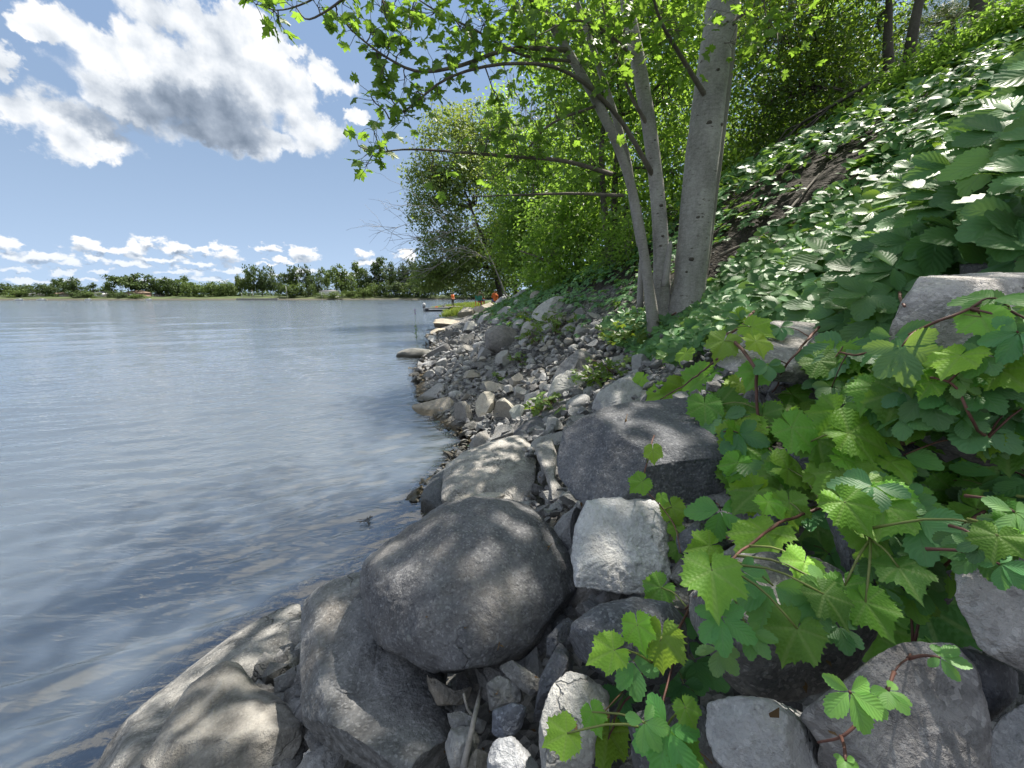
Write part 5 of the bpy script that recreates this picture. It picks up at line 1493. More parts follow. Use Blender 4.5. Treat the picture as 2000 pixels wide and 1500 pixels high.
VR = random.Random(77)
def put_leaf(key, kind, c, size, head, nrm, col, petiole=True):
    """one leaf object: c is the point where the petiole joins"""
    V_ = VINES[key]
    me = (CRE if kind == 'C' else GRP)[VR.randrange(8)]
    o = link('leaf', me, V_['root'])
    m = Matrix(frames(np.asarray(nrm, float)[None], np.asarray(head, float)[None])[0].tolist()).to_4x4()
    o.matrix_basis = Matrix.Translation(Vector(c) - V_['root'].location) @ m @ Matrix.Scale(size, 4)
    o.color = (*col, 1)
    V_['n'] += 1
    if petiole and V_['paths'] and not (V_['n'] > 24 and VR.random() < .6):
        allq = np.concatenate(V_['paths'])
        d = np.linalg.norm(allq - c, axis=1)
        s = allq[np.argmin(d)]
        L = np.linalg.norm(s - c)
        if L > .13: s = c - np.asarray(head) * .05 + np.array([0, .02, -.05])
        mid = (s + c) / 2 + np.array([0, 0, .12 * np.linalg.norm(s - c)])
        pm_ = MB(); pm_.tube(smooth_path([s, mid, c], 6), [.0022, .0016, .0016, .0014, .0014, .0012], 5); part('petiole', pm_.mesh('petiole', [M_VINE if key in ('ca', 'cb', 'cc') else M_VINE_GREEN]), V_['root'])
    return o

SLOPE_N = unit(np.array([-.50, -.12, .86]))
DOWN = unit(np.array([-.75, -.15, -.5]))
def px_leaf(key, kind, u, v, wpx, ang=None, col=(1, 1, 1), lift=.05, face=.5):
    """a leaf about wpx pixels wide whose blade centre shows at (u, v); ang: direction of its tip, 0 = down in the picture, positive = to the right"""
    t = cast_solid(u, v)
    t = t - lift * (1 + .4 * t) * VR.uniform(.7, 1.3)
    size = wpx * t / FPX / (1.75 if kind == 'C' else 1.38)
    a = math.radians(VR.uniform(-40, 40) if ang is None else ang)
    head = unit(CR * math.sin(a) - CU * math.cos(a) * .8 + CB * VR.uniform(-.1, .25))
    view = -unit(pdir(u, v))
    nrm = unit(view * face + np.array([-.15, -.05, 1.0]) * (1 - face) + np.array([VR.gauss(0, .26), VR.gauss(0, .26), VR.gauss(0, .16)]))
    k_ = VR.uniform(.8, 1.18); col = (col[0] * k_ * VR.uniform(.88, 1.15), col[1] * k_, col[2] * k_ * VR.uniform(.8, 1.15))
    c = P(u, v, t) - head * size * (.18 if kind == 'C' else .34)
    put_leaf(key, kind, c, size, head, nrm, col)

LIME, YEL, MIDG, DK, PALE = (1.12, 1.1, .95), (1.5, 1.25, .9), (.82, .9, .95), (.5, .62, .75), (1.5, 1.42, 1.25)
def v0(u, v): return P(u, v, cast_solid(u, v))
vine('ga', 'grape_vine', 'lime leaved wild grape vine hanging from the long pale boulder', v0(1440, 640))
vine('gb', 'grape_vine', 'wild grape vine with large leaves trailing down over the speckled granite boulder', v0(1700, 960))
vine('gc', 'grape_vine', 'small wild grape runner creeping down the side of the dark blue grey boulder', v0(1275, 880))
vine('gd', 'grape_vine', 'grape and creeper runner hanging beside the pale angular limestone rock at the bottom', v0(1300, 1250))
vine('ca', 'creeper_vine', 'creeper vine with five part leaves over the big pale boulders in the middle right', v0(1640, 640))
vine('cb', 'creeper_vine', 'creeper vine with blue green five part leaves above the swirling pale rock', v0(1960, 900))
vine('cc', 'creeper_vine', 'creeper runner with small pale leaves on the wide flat grey rock', v0(1790, 1200))
vine_stem('ga', [(1420, 650), (1472, 712), (1476, 760), (1488, 852), (1516, 892), (1532, 932)], 7, 4, .05)
vine_stem('ga', [(1400, 700), (1340, 750), (1290, 780)], 4, 2, .04)
vine_stem('gb', [(1690, 955), (1632, 980), (1570, 1005), (1512, 1026), (1440, 1084), (1400, 1130), (1340, 1190)], 7, 4, .05)
vine_stem('gb', [(1640, 980), (1700, 1050), (1720, 1180)], 5, 3, .05)
vine_stem('gc', [(1278, 850), (1262, 900), (1256, 950), (1290, 985), (1320, 1030), (1330, 1080)], 3, 2, .01)
vine_stem('gd', [(1345, 1190), (1300, 1280), (1262, 1310), (1220, 1370), (1195, 1420), (1186, 1475)], 5, 3, .04)
vine_stem('gd', [(1330, 1250), (1300, 1360), (1298, 1430)], 5, 3, .02)
vine_stem('ca', [(1600, 640), (1580, 660), (1540, 708), (1508, 764)], 6, 3, .03)
vine_stem('ca', [(1900, 600), (1800, 640), (1690, 690), (1640, 690)], 6, 4, .05)
vine_stem('ca', [(1760, 600), (1740, 560), (1640, 540)], 5, 3, .05)
vine_stem('cb', [(2030, 930), (1960, 976), (1905, 1010), (1880, 1030), (1842, 1116), (1796, 1200)], 8, 4, .05)
vine_stem('cb', [(2010, 900), (1920, 852), (1870, 760), (1830, 740)], 6, 4, .06)
vine_stem('cc', [(1700, 1395), (1680, 1412), (1645, 1440), (1604, 1456)], 7, 4, .03)
vine_stem('cc', [(1700, 1395), (1735, 1350), (1770, 1290), (1795, 1235)], 4, 3, .03)

for (k, u, v, w, a, c) in [
    ('gb', 1492, 1068, 112, -5, LIME), ('gb', 1388, 1140, 112, 0, LIME), ('gb', 1548, 1250, 100, -15, MIDG), ('gb', 1722, 1262, 132, 20, MIDG), ('gb', 1690, 1068, 92, 0, MIDG),
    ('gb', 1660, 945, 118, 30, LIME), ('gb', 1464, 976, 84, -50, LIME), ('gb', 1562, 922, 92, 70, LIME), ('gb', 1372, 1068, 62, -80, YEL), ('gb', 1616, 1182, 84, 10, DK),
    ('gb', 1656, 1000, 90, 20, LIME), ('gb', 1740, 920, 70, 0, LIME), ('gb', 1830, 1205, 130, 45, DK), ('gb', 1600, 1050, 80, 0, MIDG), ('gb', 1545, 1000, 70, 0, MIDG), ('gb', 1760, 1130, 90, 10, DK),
    ('gd', 1292, 1268, 92, -5, LIME), ('gd', 1182, 1278, 76, -60, LIME), ('gd', 1092, 1440, 70, -70, LIME), ('gd', 1190, 1455, 84, 0, LIME), ('gd', 1278, 1156, 66, -60, LIME), ('gd', 1345, 1395, 50, 20, MIDG),
    ('gc', 1246, 948, 44, -40, LIME), ('gc', 1318, 1002, 52, 20, LIME), ('gc', 1292, 976, 24, 0, LIME), ('gc', 1320, 1040, 34, 0, LIME), ('gc', 1326, 1082, 46, 0, MIDG), ('gc', 1276, 888, 36, 0, YEL), ('gc', 1350, 1090, 40, 30, MIDG),
    ('ga', 1446, 764, 60, 0, LIME), ('ga', 1528, 796, 78, 30, LIME), ('ga', 1376, 806, 66, 0, MIDG), ('ga', 1434, 860, 66, -20, LIME), ('ga', 1624, 822, 88, -30, MIDG), ('ga', 1686, 858, 112, 60, LIME),
    ('ga', 1560, 852, 86, 30, MIDG), ('ga', 1566, 920, 60, 30, LIME), ('ga', 1360, 746, 74, -60, LIME), ('ga', 1318, 760, 66, -70, LIME), ('ga', 1282, 774, 62, -75, LIME), ('ga', 1408, 680, 64, -20, LIME),
    ('ga', 1478, 648, 58, 40, LIME), ('ga', 1408, 628, 46, -10, YEL), ('ga', 1448, 624, 42, 30, YEL), ('ga', 1476, 680, 54, 0, YEL), ('ga', 1812, 756, 48, -40, LIME), ('ga', 1862, 700, 84, -70, YEL), ('ga', 1970, 738, 84, 30, LIME),
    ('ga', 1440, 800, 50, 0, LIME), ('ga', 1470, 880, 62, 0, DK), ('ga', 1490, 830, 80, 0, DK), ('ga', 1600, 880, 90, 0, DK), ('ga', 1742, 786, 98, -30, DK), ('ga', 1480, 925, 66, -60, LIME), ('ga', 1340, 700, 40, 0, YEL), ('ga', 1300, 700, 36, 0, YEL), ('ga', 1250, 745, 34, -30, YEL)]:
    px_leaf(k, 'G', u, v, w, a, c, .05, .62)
for (k, u, v, w, a, c, fc) in [
    ('ca', 1645, 690, 152, -10, (.95, 1, 1), .6), ('ca', 1765, 690, 134, 10, (1, 1, 1), .5), ('ca', 1612, 515, 150, -30, (1, 1.02, 1.05), .4), ('ca', 1735, 560, 160, -10, (1, 1, 1), .45), ('ca', 1722, 480, 160, -20, (1.05, 1.05, 1.08), .35),
    ('ca', 1935, 440, 170, -40, (1.2, 1.2, .95), .4), ('ca', 1936, 592, 118, -30, (1.35, 1.35, 1.1), .5), ('ca', 1372, 652, 84, -20, (.6, .72, .85), .5), ('ca', 1600, 612, 64, 0, (1.5, 1.4, 1.2), .5), ('ca', 1525, 644, 56, 0, (1, 1.1, 1.2), .5), ('ca', 1500, 718, 54, 0, (.9, 1, 1.1), .5),
    ('ca', 1625, 762, 66, 0, (1, 1.1, 1.1), .5), ('ca', 1560, 590, 90, -20, (.9, .95, 1), .4), ('ca', 1850, 480, 120, -30, (1, 1, 1), .35), ('ca', 1985, 520, 120, -20, (1, 1.05, 1.1), .5), ('ca', 1985, 660, 110, -20, (1.1, 1.2, 1.2), .5),
    ('cb', 1892, 838, 130, -20, (1.15, 1.35, 1.5), .55), ('cb', 1960, 944, 158, 10, (1.3, 1.45, 1.1), .55), ('cb', 1792, 1030, 138, 0, (1.05, 1.3, 1.25), .6), ('cb', 1855, 1130, 72, 10, (1.7, 1.7, 1.0), .6), ('cb', 1985, 820, 120, 0, (1.1, 1.3, 1.4), .5), ('cb', 1770, 770, 90, 0, (1.0, 1.15, 1.2), .5), ('cb', 1920, 700, 90, -20, (.95, 1.1, 1.15), .5),
    ('gb', 1620, 1092, 124, 10, (1.2, 1.45, 1.35), .6), ('gb', 1510, 1160, 148, -5, (1.25, 1.5, 1.4), .62), ('gb', 1410, 1214, 112, 10, (1.3, 1.5, 1.3), .6), ('gb', 1580, 1020, 80, 0, (1.0, 1.2, 1.2), .5),
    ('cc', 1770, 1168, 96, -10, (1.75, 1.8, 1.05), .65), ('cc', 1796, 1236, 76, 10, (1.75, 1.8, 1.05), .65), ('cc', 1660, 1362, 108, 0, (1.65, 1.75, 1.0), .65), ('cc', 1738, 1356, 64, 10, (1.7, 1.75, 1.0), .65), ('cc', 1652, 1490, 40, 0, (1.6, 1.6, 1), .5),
    ('gd', 1362, 1300, 108, 20, (1.35, 1.55, 1.2), .6), ('gd', 1238, 1300, 96, 10, (1.3, 1.5, 1.3), .5), ('gd', 1302, 1436, 142, 0, (1.3, 1.55, 1.15), .65), ('gd', 1218, 1365, 96, -10, (1.25, 1.5, 1.3), .5), ('gd', 1345, 1210, 60, 0, (1.2, 1.4, 1.2), .5)]:
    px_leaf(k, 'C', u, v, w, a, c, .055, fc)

for (k, kd, u, v, w) in [('gb', 'C', 1450, 1120, 80), ('gb', 'G', 1560, 1115, 84), ('gb', 'C', 1605, 1150, 96), ('gb', 'G', 1655, 1165, 80), ('gb', 'C', 1705, 1150, 100), ('cb', 'C', 1745, 1085, 110), ('cb', 'C', 1788, 1105, 90),
    ('cb', 'C', 1835, 1055, 110), ('cb', 'C', 1885, 1005, 120), ('cb', 'G', 1850, 975, 90), ('gb', 'G', 1720, 1012, 100), ('gb', 'C', 1590, 1185, 84), ('gb', 'C', 1468, 1246, 80), ('gd', 'C', 1335, 1345, 84), ('gd', 'G', 1252, 1236, 66), ('gb', 'C', 1402, 1275, 78),
    ('cc', 'C', 1805, 1160, 80), ('cb', 'C', 1905, 1085, 100), ('cb', 'G', 1930, 1012, 96), ('cb', 'C', 1985, 1012, 110), ('gb', 'G', 1702, 1198, 84), ('gb', 'C', 1640, 1232, 84), ('gd', 'C', 1262, 1418, 84), ('gd', 'G', 1338, 1476, 70), ('gd', 'G', 1162, 1402, 50), ('cb', 'C', 1960, 1110, 84), ('cc', 'C', 1842, 1290, 66)]:
    b_ = VR.uniform(.8, 1.3)
    px_leaf(k, kd, u, v, w, None, (b_ * VR.uniform(.95, 1.3), b_ * 1.15, b_), .045, .58)
# more leaves of the same vines further in, behind the large ones
for i in range(330):
    right = i % 2
    u = VR.uniform(1690, 2050) if right else VR.uniform(1400, 1720); v = VR.uniform(600 if right else 690, 1130)
    if v > 1010 - (u - 1400) * .12 + 130 * (u > 1700): continue
    if not right and VR.random() < .35: continue
    if 1500 < u < 1760 and 850 < v < 905: continue
    if 1745 < u < 1920 and 530 < v < 710 and VR.random() < .93: continue
    if 1395 < u < 1600 and 640 < v < 745 and VR.random() < .75: continue
    kd = 'G' if VR.random() < (.7 if u < 1720 else .25) else 'C'
    key = ('ga' if v < 860 else 'gb') if kd == 'G' else ('ca' if v < 760 else 'cb')
    dk_ = VR.uniform(.55, 1.25)
    px_leaf(key, kd, u, v, VR.uniform(60, 125) if kd == 'C' else VR.uniform(45, 95), None, (dk_ * VR.uniform(.85, 1.15), dk_ * 1.1, dk_ * VR.uniform(.85, 1.15)), VR.uniform(.012, .055), .5)

# the bank covered with creeper
def bank_limit(u):
    """upper and lower picture line of the creeper carpet"""
    up = np.interp(u, [1180, 1300, 1400, 1500, 1600, 1700, 1800, 1900, 2000, 2080], [640, 610, 560, 470, 395, 315, 248, 188, 135, 100])
    lo = np.interp(u, [1180, 1260, 1330, 1400, 1500, 1560, 1700, 1760, 1800, 1830, 2080], [650, 690, 700, 660, 625, 620, 640, 600, 530, 505, 500])
    return up, lo

KEYS = []
zone_names = [
    ('creeper nearest the maple foot with small crowded leaves', 1380, 600), ('creeper carpet just right of the thick pale trunk', 1470, 540), ('creeper carpet above the long pale boulder', 1580, 500),
    ('creeper with glossy leaves on the sunny upper bank below the soil cut', 1680, 410), ('creeper with very broad leaves above the big pale boulder', 1800, 430), ('creeper shining white with glare near the top right of the bank', 1880, 300), ('creeper at the right edge with long drooping leaves', 1990, 380)]
for i, (lab, u, v) in enumerate(zone_names):
    vine('z%d' % i, 'creeper_vine', lab, v0(u, v))
    V_ = VINES['z%d' % i]
    for j in range(6):
        a = (u + VR.uniform(-70, 70), v + VR.uniform(-50, 50))
        vine_stem('z%d' % i, [(a[0] + 60, a[1] - 40), (a[0] + 20, a[1]), (a[0] - 30, a[1] + 30)], 5, 3, .03)
pool = []
for i in range(5200):
    u = VR.uniform(1190, 2070)
    up, lo = bank_limit(u)
    v = VR.uniform(up - 8, lo + 10)
    if u < 1340 and VR.random() < .45: continue
    t = hit(u, v)
    if t > 30: continue
    pool.append((t, u, v))
pool.sort()
cover = MB()
def carpet_leaf(u, v, t):
    lift = VR.uniform(.02, .10 + .05 * (u > 1700))
    p = P(u, v, t) + SLOPE_N * lift
    size = VR.uniform(.09, .16) * (1.12 if u > 1540 else 1.0)
    if u < 1420: size *= .72
    head = unit(DOWN + np.array([VR.gauss(0, .95), VR.gauss(0, .95), VR.gauss(0, .35)]))
    nrm = unit(SLOPE_N * .75 + np.array([-.12, -.52, .22]) + np.array([VR.gauss(0, .36), VR.gauss(0, .36), VR.gauss(0, .2)]))
    return p, size, head, nrm
taken = {k: 0 for k in range(len(zone_names))}
done = []
for (t, u, v) in pool:
    p, size, head, nrm = carpet_leaf(u, v, t)
    if len(done) and (np.linalg.norm(np.array(done[-400:]) - p, axis=1) < size * .58).any(): continue
    done.append(p)
    k = min(range(len(zone_names)), key=lambda i: (zone_names[i][1] - u) ** 2 + ((zone_names[i][2] - v) * 1.3) ** 2)
    if taken[k] < 285 and t < 6.5:
        b = VR.uniform(.75, 1.2)
        y = VR.random()
        col = (b * 1.4, b * 1.25, b * .8) if y < .07 else (b, b * 1.02, b * 1.0)
        put_leaf('z%d' % k, 'C', p, size, head, nrm, col, petiole=False)
        taken[k] += 1
    else:
        c = CLO[VR.randrange(5)]
        scatter(cover, p[None], nrm[None], head[None], [size], c, np.array([VR.random()]))
# the far carpet that spills between the shrubs and the riprap
for _ in range(3600):
    y = VR.uniform(5, 17); d = VR.uniform(1.9, 4.6)
    x = float(shore(y)) + d
    z = float(terr(x, y))
    p = np.array([x, y, z + VR.uniform(.03, .14)])
    u_, v_, f_ = pix(p)
    if d < 2.5 and VR.random() < .7: continue
    scatter(cover, p[None], unit(SLOPE_N + np.array([VR.gauss(0, .3), VR.gauss(0, .3), .2]))[None], unit(DOWN + np.array([VR.gauss(0, .5), VR.gauss(0, .5), 0]))[None], [VR.uniform(.06, .10)], CLO[VR.randrange(5)], np.array([VR.random()]))
for _ in range(5200):
    y = VR.uniform(1.5, 13); d = VR.uniform(4.5, 12)
    x = float(shore(y)) + d
    p = np.array([x, y, float(terr(x, y)) + VR.uniform(.03, .35)])
    if vnoise(np.array([[x * .8, y * .8, 0]]), 4)[0] < .30: continue
    scatter(cover, p[None], unit(np.array([VR.gauss(0, .35) - .3, VR.gauss(0, .35) - .2, .8]))[None], unit(DOWN + np.array([VR.gauss(0, .6), VR.gauss(0, .6), 0]))[None], [VR.uniform(.09, .16)], CLO[VR.randrange(5)], np.array([VR.random()]))
tag(link('creeper_undergrowth', cover.mesh('creeper_undergrowth', [M_COVER])), 'low creeper leaves spilling over the upper rubble slope', 'undergrowth', kind='stuff')
for k, V_ in VINES.items():
    pass

# ---------------------------------------------------------------- the far shore
def far_y(u): return float(np.interp(u, [0, 250, 460, 620, 760, 860], [225, 235, 255, 270, 300, 300]))

def far_pt(u, back=0.0):
    y = far_y(u) + back
    d = pdir(u, 581)
    return np.array([d[0] / d[1] * y, y, 0.0])

def build_far_ground():
    mb = MB()
    us = np.linspace(-700, 1000, 90)
    rows = []
    for b, z in ((-3, -.6), (0, .15), (3, 1.0), (14, 2.2), (60, 3.2), (160, 3.5), (600, 4.0)):
        rows.append(np.array([far_pt(max(-400, u) if u > -400 else u, b) + [0, 0, z + .25 * math.sin(u * .07 + b)] for u in us]))
    v = np.concatenate(rows); n = len(us)
    k = np.arange(len(rows) - 1)[:, None] * n + np.arange(n - 1)[None]
    mb.add(v, None, np.stack([k, k + 1, k + n + 1, k + n], -1).reshape(-1, 4))
    m, t, out = new_mat('far_bank_grass')
    geo = t.add('ShaderNodeNewGeometry')
    n1 = t.noise(geo.outputs['Position'], .12, 5, .6)
    c = t.ramp(n1, [(.35, (.03, .045, .014)), (.6, (.07, .10, .028)), (.75, (.14, .16, .06))])
    sx = t.add('ShaderNodeSeparateXYZ'); t.put(sx.inputs[0], geo.outputs['Position'])
    c = t.mix(t.smooth(sx.outputs[2], .5, 1.2, 1, 0), c, (.06, .055, .042))  # dark waterline band: riprap, with shade put into the colour
    b = t.add('ShaderNodeBsdfPrincipled'); t.put(b.inputs['Base Color'], c); b.inputs['Roughness'].default_value = .95
    t.l.new(b.outputs[0], out.inputs[0])
    tag(link('far_shore', mb.mesh('far_shore', [m])), kind='structure')
build_far_ground()

FAR_MESH = {}
def far_tree_mesh(i, kind):
    """three crown shapes: round, tall, spreading; made of leaf clumps with gaps"""
    if (i, kind) in FAR_MESH: return FAR_MESH[(i, kind)]
    rg = np.random.default_rng(700 + i * 7 + kind)
    mb = MB()
    if kind == 0: bl = [((rg.normal(0, .22), rg.normal(0, .2), rg.uniform(.38, .85)), (.26, .26, .17), 170) for _ in range(11)]
    elif kind == 1: bl = [((rg.normal(0, .10), rg.normal(0, .1), z), (.26 * (1.08 - z) + .06, .26 * (1.08 - z) + .06, .12), 170) for z in np.linspace(.16, .94, 9)]
    elif kind == 2: bl = [((rg.normal(0, .34), rg.normal(0, .25), rg.uniform(.42, .86)), (.24, .24, .12), 170) for _ in range(12)]
    else: bl = [((rg.normal(0, .36), rg.normal(0, .25), rg.uniform(.2, .75)), (.26, .26, .22), 170) for _ in range(12)]
    p, n, c = crown_points(bl, rg, 17, .055, .5)
    p[:, 2] = np.clip(p[:, 2], .03, None)
    tint = np.clip(rg.random(len(p)) * .5 + np.repeat(rg.random(len(c)), 17)[:len(p)] * .6, 0, 1)
    scatter(mb, p, n, unit(rg.normal(0, 1, p.shape)), .075 * rg.uniform(.6, 1.4, len(p)), T_FAR, tint)
    cm = {}
    for mt in (M_FARTREE, M_FARLIGHT):
        cm[mt.name] = mb.mesh('crown', [mt], False)
    tb = MB()
    tb.tube(smooth_path([(0, 0, -.06), (.01, 0, .3), (-.01, .01, .8)], 7), np.linspace(.022, .008, 7), 6)
    for _ in range(5):
        a = rg.normal(0, .25, 3); a[2] = rg.uniform(.5, .8)
        limb(tb, (0, 0, rg.uniform(.2, .45)), a, .012, .004, rg, .1, 4, 5)
    FAR_MESH[(i, kind)] = (cm, tb.mesh('trunk', [M_BARK_DARK]))
    return FAR_MESH[(i, kind)]

# (u, top row, width px, crown kind 0 round 1 tall 2 spreading 3 bushy, pale, metres behind the water, label)
FT = [
    (-14, 562, 40, 0, 0, 22, 'dark round tree cut by the left edge of the picture'), (12, 561, 36, 0, 0, 16, 'dark rounded tree at the far left of the distant shore'), (34, 567, 28, 3, 1, 12, 'low pale bush behind the white boat on a lift'),
    (50, 568, 26, 3, 0, 14, 'low dark bush left of the hidden grey roof'), (64, 560, 30, 2, 0, 30, 'broad flat topped tree behind the left docks'), (90, 558, 30, 0, 0, 14, 'round tree standing before the first brown roof'),
    (108, 563, 22, 3, 0, 14, 'small round bush in front of the brown roofed house'), (124, 549, 34, 2, 0, 26, 'left half of the big twin crowned tree on the left shore'), (150, 548, 34, 0, 0, 20, 'right half of the big twin crowned tree on the left shore'),
    (160, 570, 30, 3, 0, 8, 'dark hedge like bush at the water under the twin crowned tree'), (185, 559, 17, 1, 0, 18, 'small conical spruce between the two lake houses'), (180, 574, 22, 3, 1, 6, 'pale waterside bush below the small spruce'), (217, 558, 26, 0, 1, 20, 'pale round tree right of the grey roofed house'), (222, 568, 20, 3, 0, 10, 'shaded bush below the pale round tree'),
    (240, 548, 30, 2, 0, 24, 'left side of the widest spreading willow'), (268, 542, 62, 2, 0, 22, 'widest spreading tree with drooping crown in front of a pinkish house'), (292, 550, 30, 2, 0, 26, 'right side of the widest spreading willow'), (247, 573, 30, 3, 0, 8, 'clipped shrubs under the spreading willow'), (268, 577, 28, 3, 1, 6, 'bright low shrubs on the lawn of the pinkish house'),
    (312, 557, 26, 0, 0, 24, 'modest round tree right of the willow'), (330, 552, 36, 0, 0, 20, 'dense round tree beginning the long wood'), (346, 553, 28, 1, 0, 26, 'pointed tree in the long wood'), (361, 551, 24, 1, 0, 30, 'taller pointed tree in the long wood'), (378, 555, 32, 3, 1, 14, 'pale bushy tree at the start of the light green wood'), (398, 553, 36, 3, 1, 18, 'pale bushy tree in the middle of the light green wood'), (418, 553, 34, 3, 1, 16, 'rounded pale tree in the light green wood'), (436, 555, 32, 3, 1, 18, 'low pale tree near the end of the light green wood'), (455, 553, 30, 3, 1, 20, 'last pale tree before the stone embankment'),
    (470, 548, 24, 0, 1, 24, 'leafy tree behind the stone embankment'), (487, 541, 28, 0, 1, 26, 'mid height tree left of the tallest round tree'), (513, 526, 46, 0, 0, 26, 'tallest round tree on the point above the stone embankment'), (530, 545, 26, 0, 0, 20, 'dark tree tucked beneath the tallest round tree'),
    (548, 550, 28, 0, 0, 22, 'dark tree in the dip right of the tallest round tree'), (568, 534, 42, 0, 0, 30, 'broad dark tree left of the white house'), (560, 560, 26, 3, 0, 8, 'dark waterside bush under the broad dark tree'), (575, 556, 30, 3, 1, 10, 'grey green waterside bush left of the white house'), (604, 533, 30, 0, 0, 32, 'reddish crowned round tree behind the white house'), (604, 556, 28, 3, 0, 10, 'round bush at the water before the reddish crowned tree'), (622, 543, 28, 0, 0, 22, 'dark tree touching the white house'), (640, 536, 26, 2, 1, 36, 'thin crowned tree directly above the white house'),
    (668, 524, 50, 0, 1, 20, 'large sunlit tree standing right of the white house'), (690, 545, 26, 3, 1, 16, 'pale bush at the foot of the large sunlit tree'), (704, 532, 26, 1, 1, 34, 'slender airy tree right of the large sunlit tree'), (718, 532, 30, 0, 0, 28, 'rounded tree left of the upright poplar'), (744, 524, 30, 1, 0, 28, 'upright poplar near the power line frame'), (732, 555, 30, 3, 1, 12, 'bright yellow green bush below the upright poplar'), (710, 563, 26, 3, 1, 8, 'low pale bush on the bright grass bank'),
    (766, 531, 28, 0, 0, 34, 'hazy tree behind the power line frame'), (790, 524, 40, 0, 0, 30, 'dark tree right of the power line frame'), (812, 518, 40, 0, 0, 26, 'tall tree where the far shore meets the ash'), (760, 556, 34, 3, 0, 10, 'rounded dark bush on the shore below the power line'), (780, 552, 44, 3, 0, 12, 'biggest dark bush on the shore below the power line'), (806, 556, 44, 3, 1, 12, 'pale willow bush at the far shore corner'), (836, 540, 50, 3, 0, 14, 'dark bush behind the moored motorboat'), (850, 525, 50, 0, 0, 30, 'tree half hidden behind the ash foliage'), (880, 530, 60, 0, 0, 30, 'far tree behind the seated people'), (905, 545, 60, 3, 0, 10, 'dark bush on the far shore behind the landing stage person'), (945, 548, 60, 3, 1, 8, 'pale bush on the far shore behind the green camp chair'), (985, 545, 60, 3, 0, 10, 'far bush seen under the ash canopy'), (690, 570, 30, 3, 1, 6, 'low weeds clump on the bright grass bank left part'), (650, 572, 40, 3, 1, 5, 'low shrub row in front of the white house')]
for i, (u, top, w, kind, pale, back, lab) in enumerate(FT):
    b = far_pt(u, back)
    t = pix(b)[2]
    h = ((583 - top) * t / FPX + 1.0) * (1.12 + .10 * math.sin(i * 2.3))
    wm = w * t / FPX
    root = empty('far_tree', b + [0, 0, .8], lab, 'bush' if kind == 3 and h < 9 else 'tree', 'trees along the far shore')
    cm, tm = far_tree_mesh(i % 4, kind)
    mat = M_FARLIGHT if pale else M_FARTREE
    for nm, me in (('crown', cm[mat.name]), ('trunk', tm)):
        o = link(nm, me, root)
    root.scale = (wm / (1.15 if kind != 1 else .55), wm / (1.15 if kind != 1 else .55), h)
    root.rotation_euler[2] = i * 1.7
# the continuous wood behind them
wb = MB()
rg = np.random.default_rng(88)
for u in np.arange(-160, 1120, 7.0):
    b = far_pt(u, rg.uniform(45, 80)); t = pix(b)[2]
    top = np.interp(u, [-160, 0, 60, 110, 240, 330, 470, 600, 700, 800, 1000], [566, 566, 568, 566, 564, 558, 556, 552, 548, 545, 540]) + rg.normal(0, 3)
    h = (583 - top) * t / FPX
    p, n, c = crown_points([((b[0], b[1], h * .5), (5.5, 5, h * .5), 120), ((b[0], b[1], 2.4), (5, 4, 2.4), 110)], rg, 12, 1.0, .3)
    p[:, 2] = np.clip(p[:, 2], .5, None)
    scatter(wb, p, n, unit(rg.normal(0, 1, p.shape)), 1.25 * rg.uniform(.6, 1.4, len(p)), T_FAR, rg.random(len(p)))
tag(link('far_woods', wb.mesh('far_woods', [M_FARTREE], False)), kind='stuff')

M_WHITE = plain_mat('white_paint', (.72, .72, .72), .5)
M_ROOFG = plain_mat('grey_shingles', (.14, .145, .155), .8)
M_ROOFB = plain_mat('brown_shingles', (.16, .115, .085), .8)
M_PINK = plain_mat('pinkish_brick', (.34, .22, .18), .8)
M_TAUPE = plain_mat('beige_siding', (.42, .38, .33), .8)
M_GLASS = plain_mat('window_glass', (.03, .04, .05), .08)
M_CONC = plain_mat('concrete_blocks', (.27, .265, .25), .9)
M_STEEL = plain_mat('galvanised_steel', (.34, .35, .36), .5, .6)
M_WOOD = plain_mat('weathered_planks', (.30, .27, .23), .8, 0, .3)
M_NAVY = plain_mat('navy_hull', (.022, .028, .042), .3)
M_ALU = plain_mat('aluminium', (.55, .56, .58), .35, .7)
M_BLACK = plain_mat('black_plastic', (.02, .02, .022), .4)
M_ORANGE = plain_mat('orange_nylon', (.80, .17, .03), .6)
M_GREEN = plain_mat('green_canvas', (.02, .19, .13), .7)
M_SKIN = plain_mat('skin', (.45, .27, .19), .5)
M_KHAKI = plain_mat('khaki_cloth', (.24, .21, .12), .8)
M_DENIM = plain_mat('blue_cloth', (.07, .11, .22), .8)
M_CAPBLUE = plain_mat('pale_blue_cap', (.25, .38, .55), .7)
M_HAIR = plain_mat('brown_hair', (.06, .035, .02), .6)
M_GREYSH = plain_mat('grey_cover', (.40, .41, .42), .6)

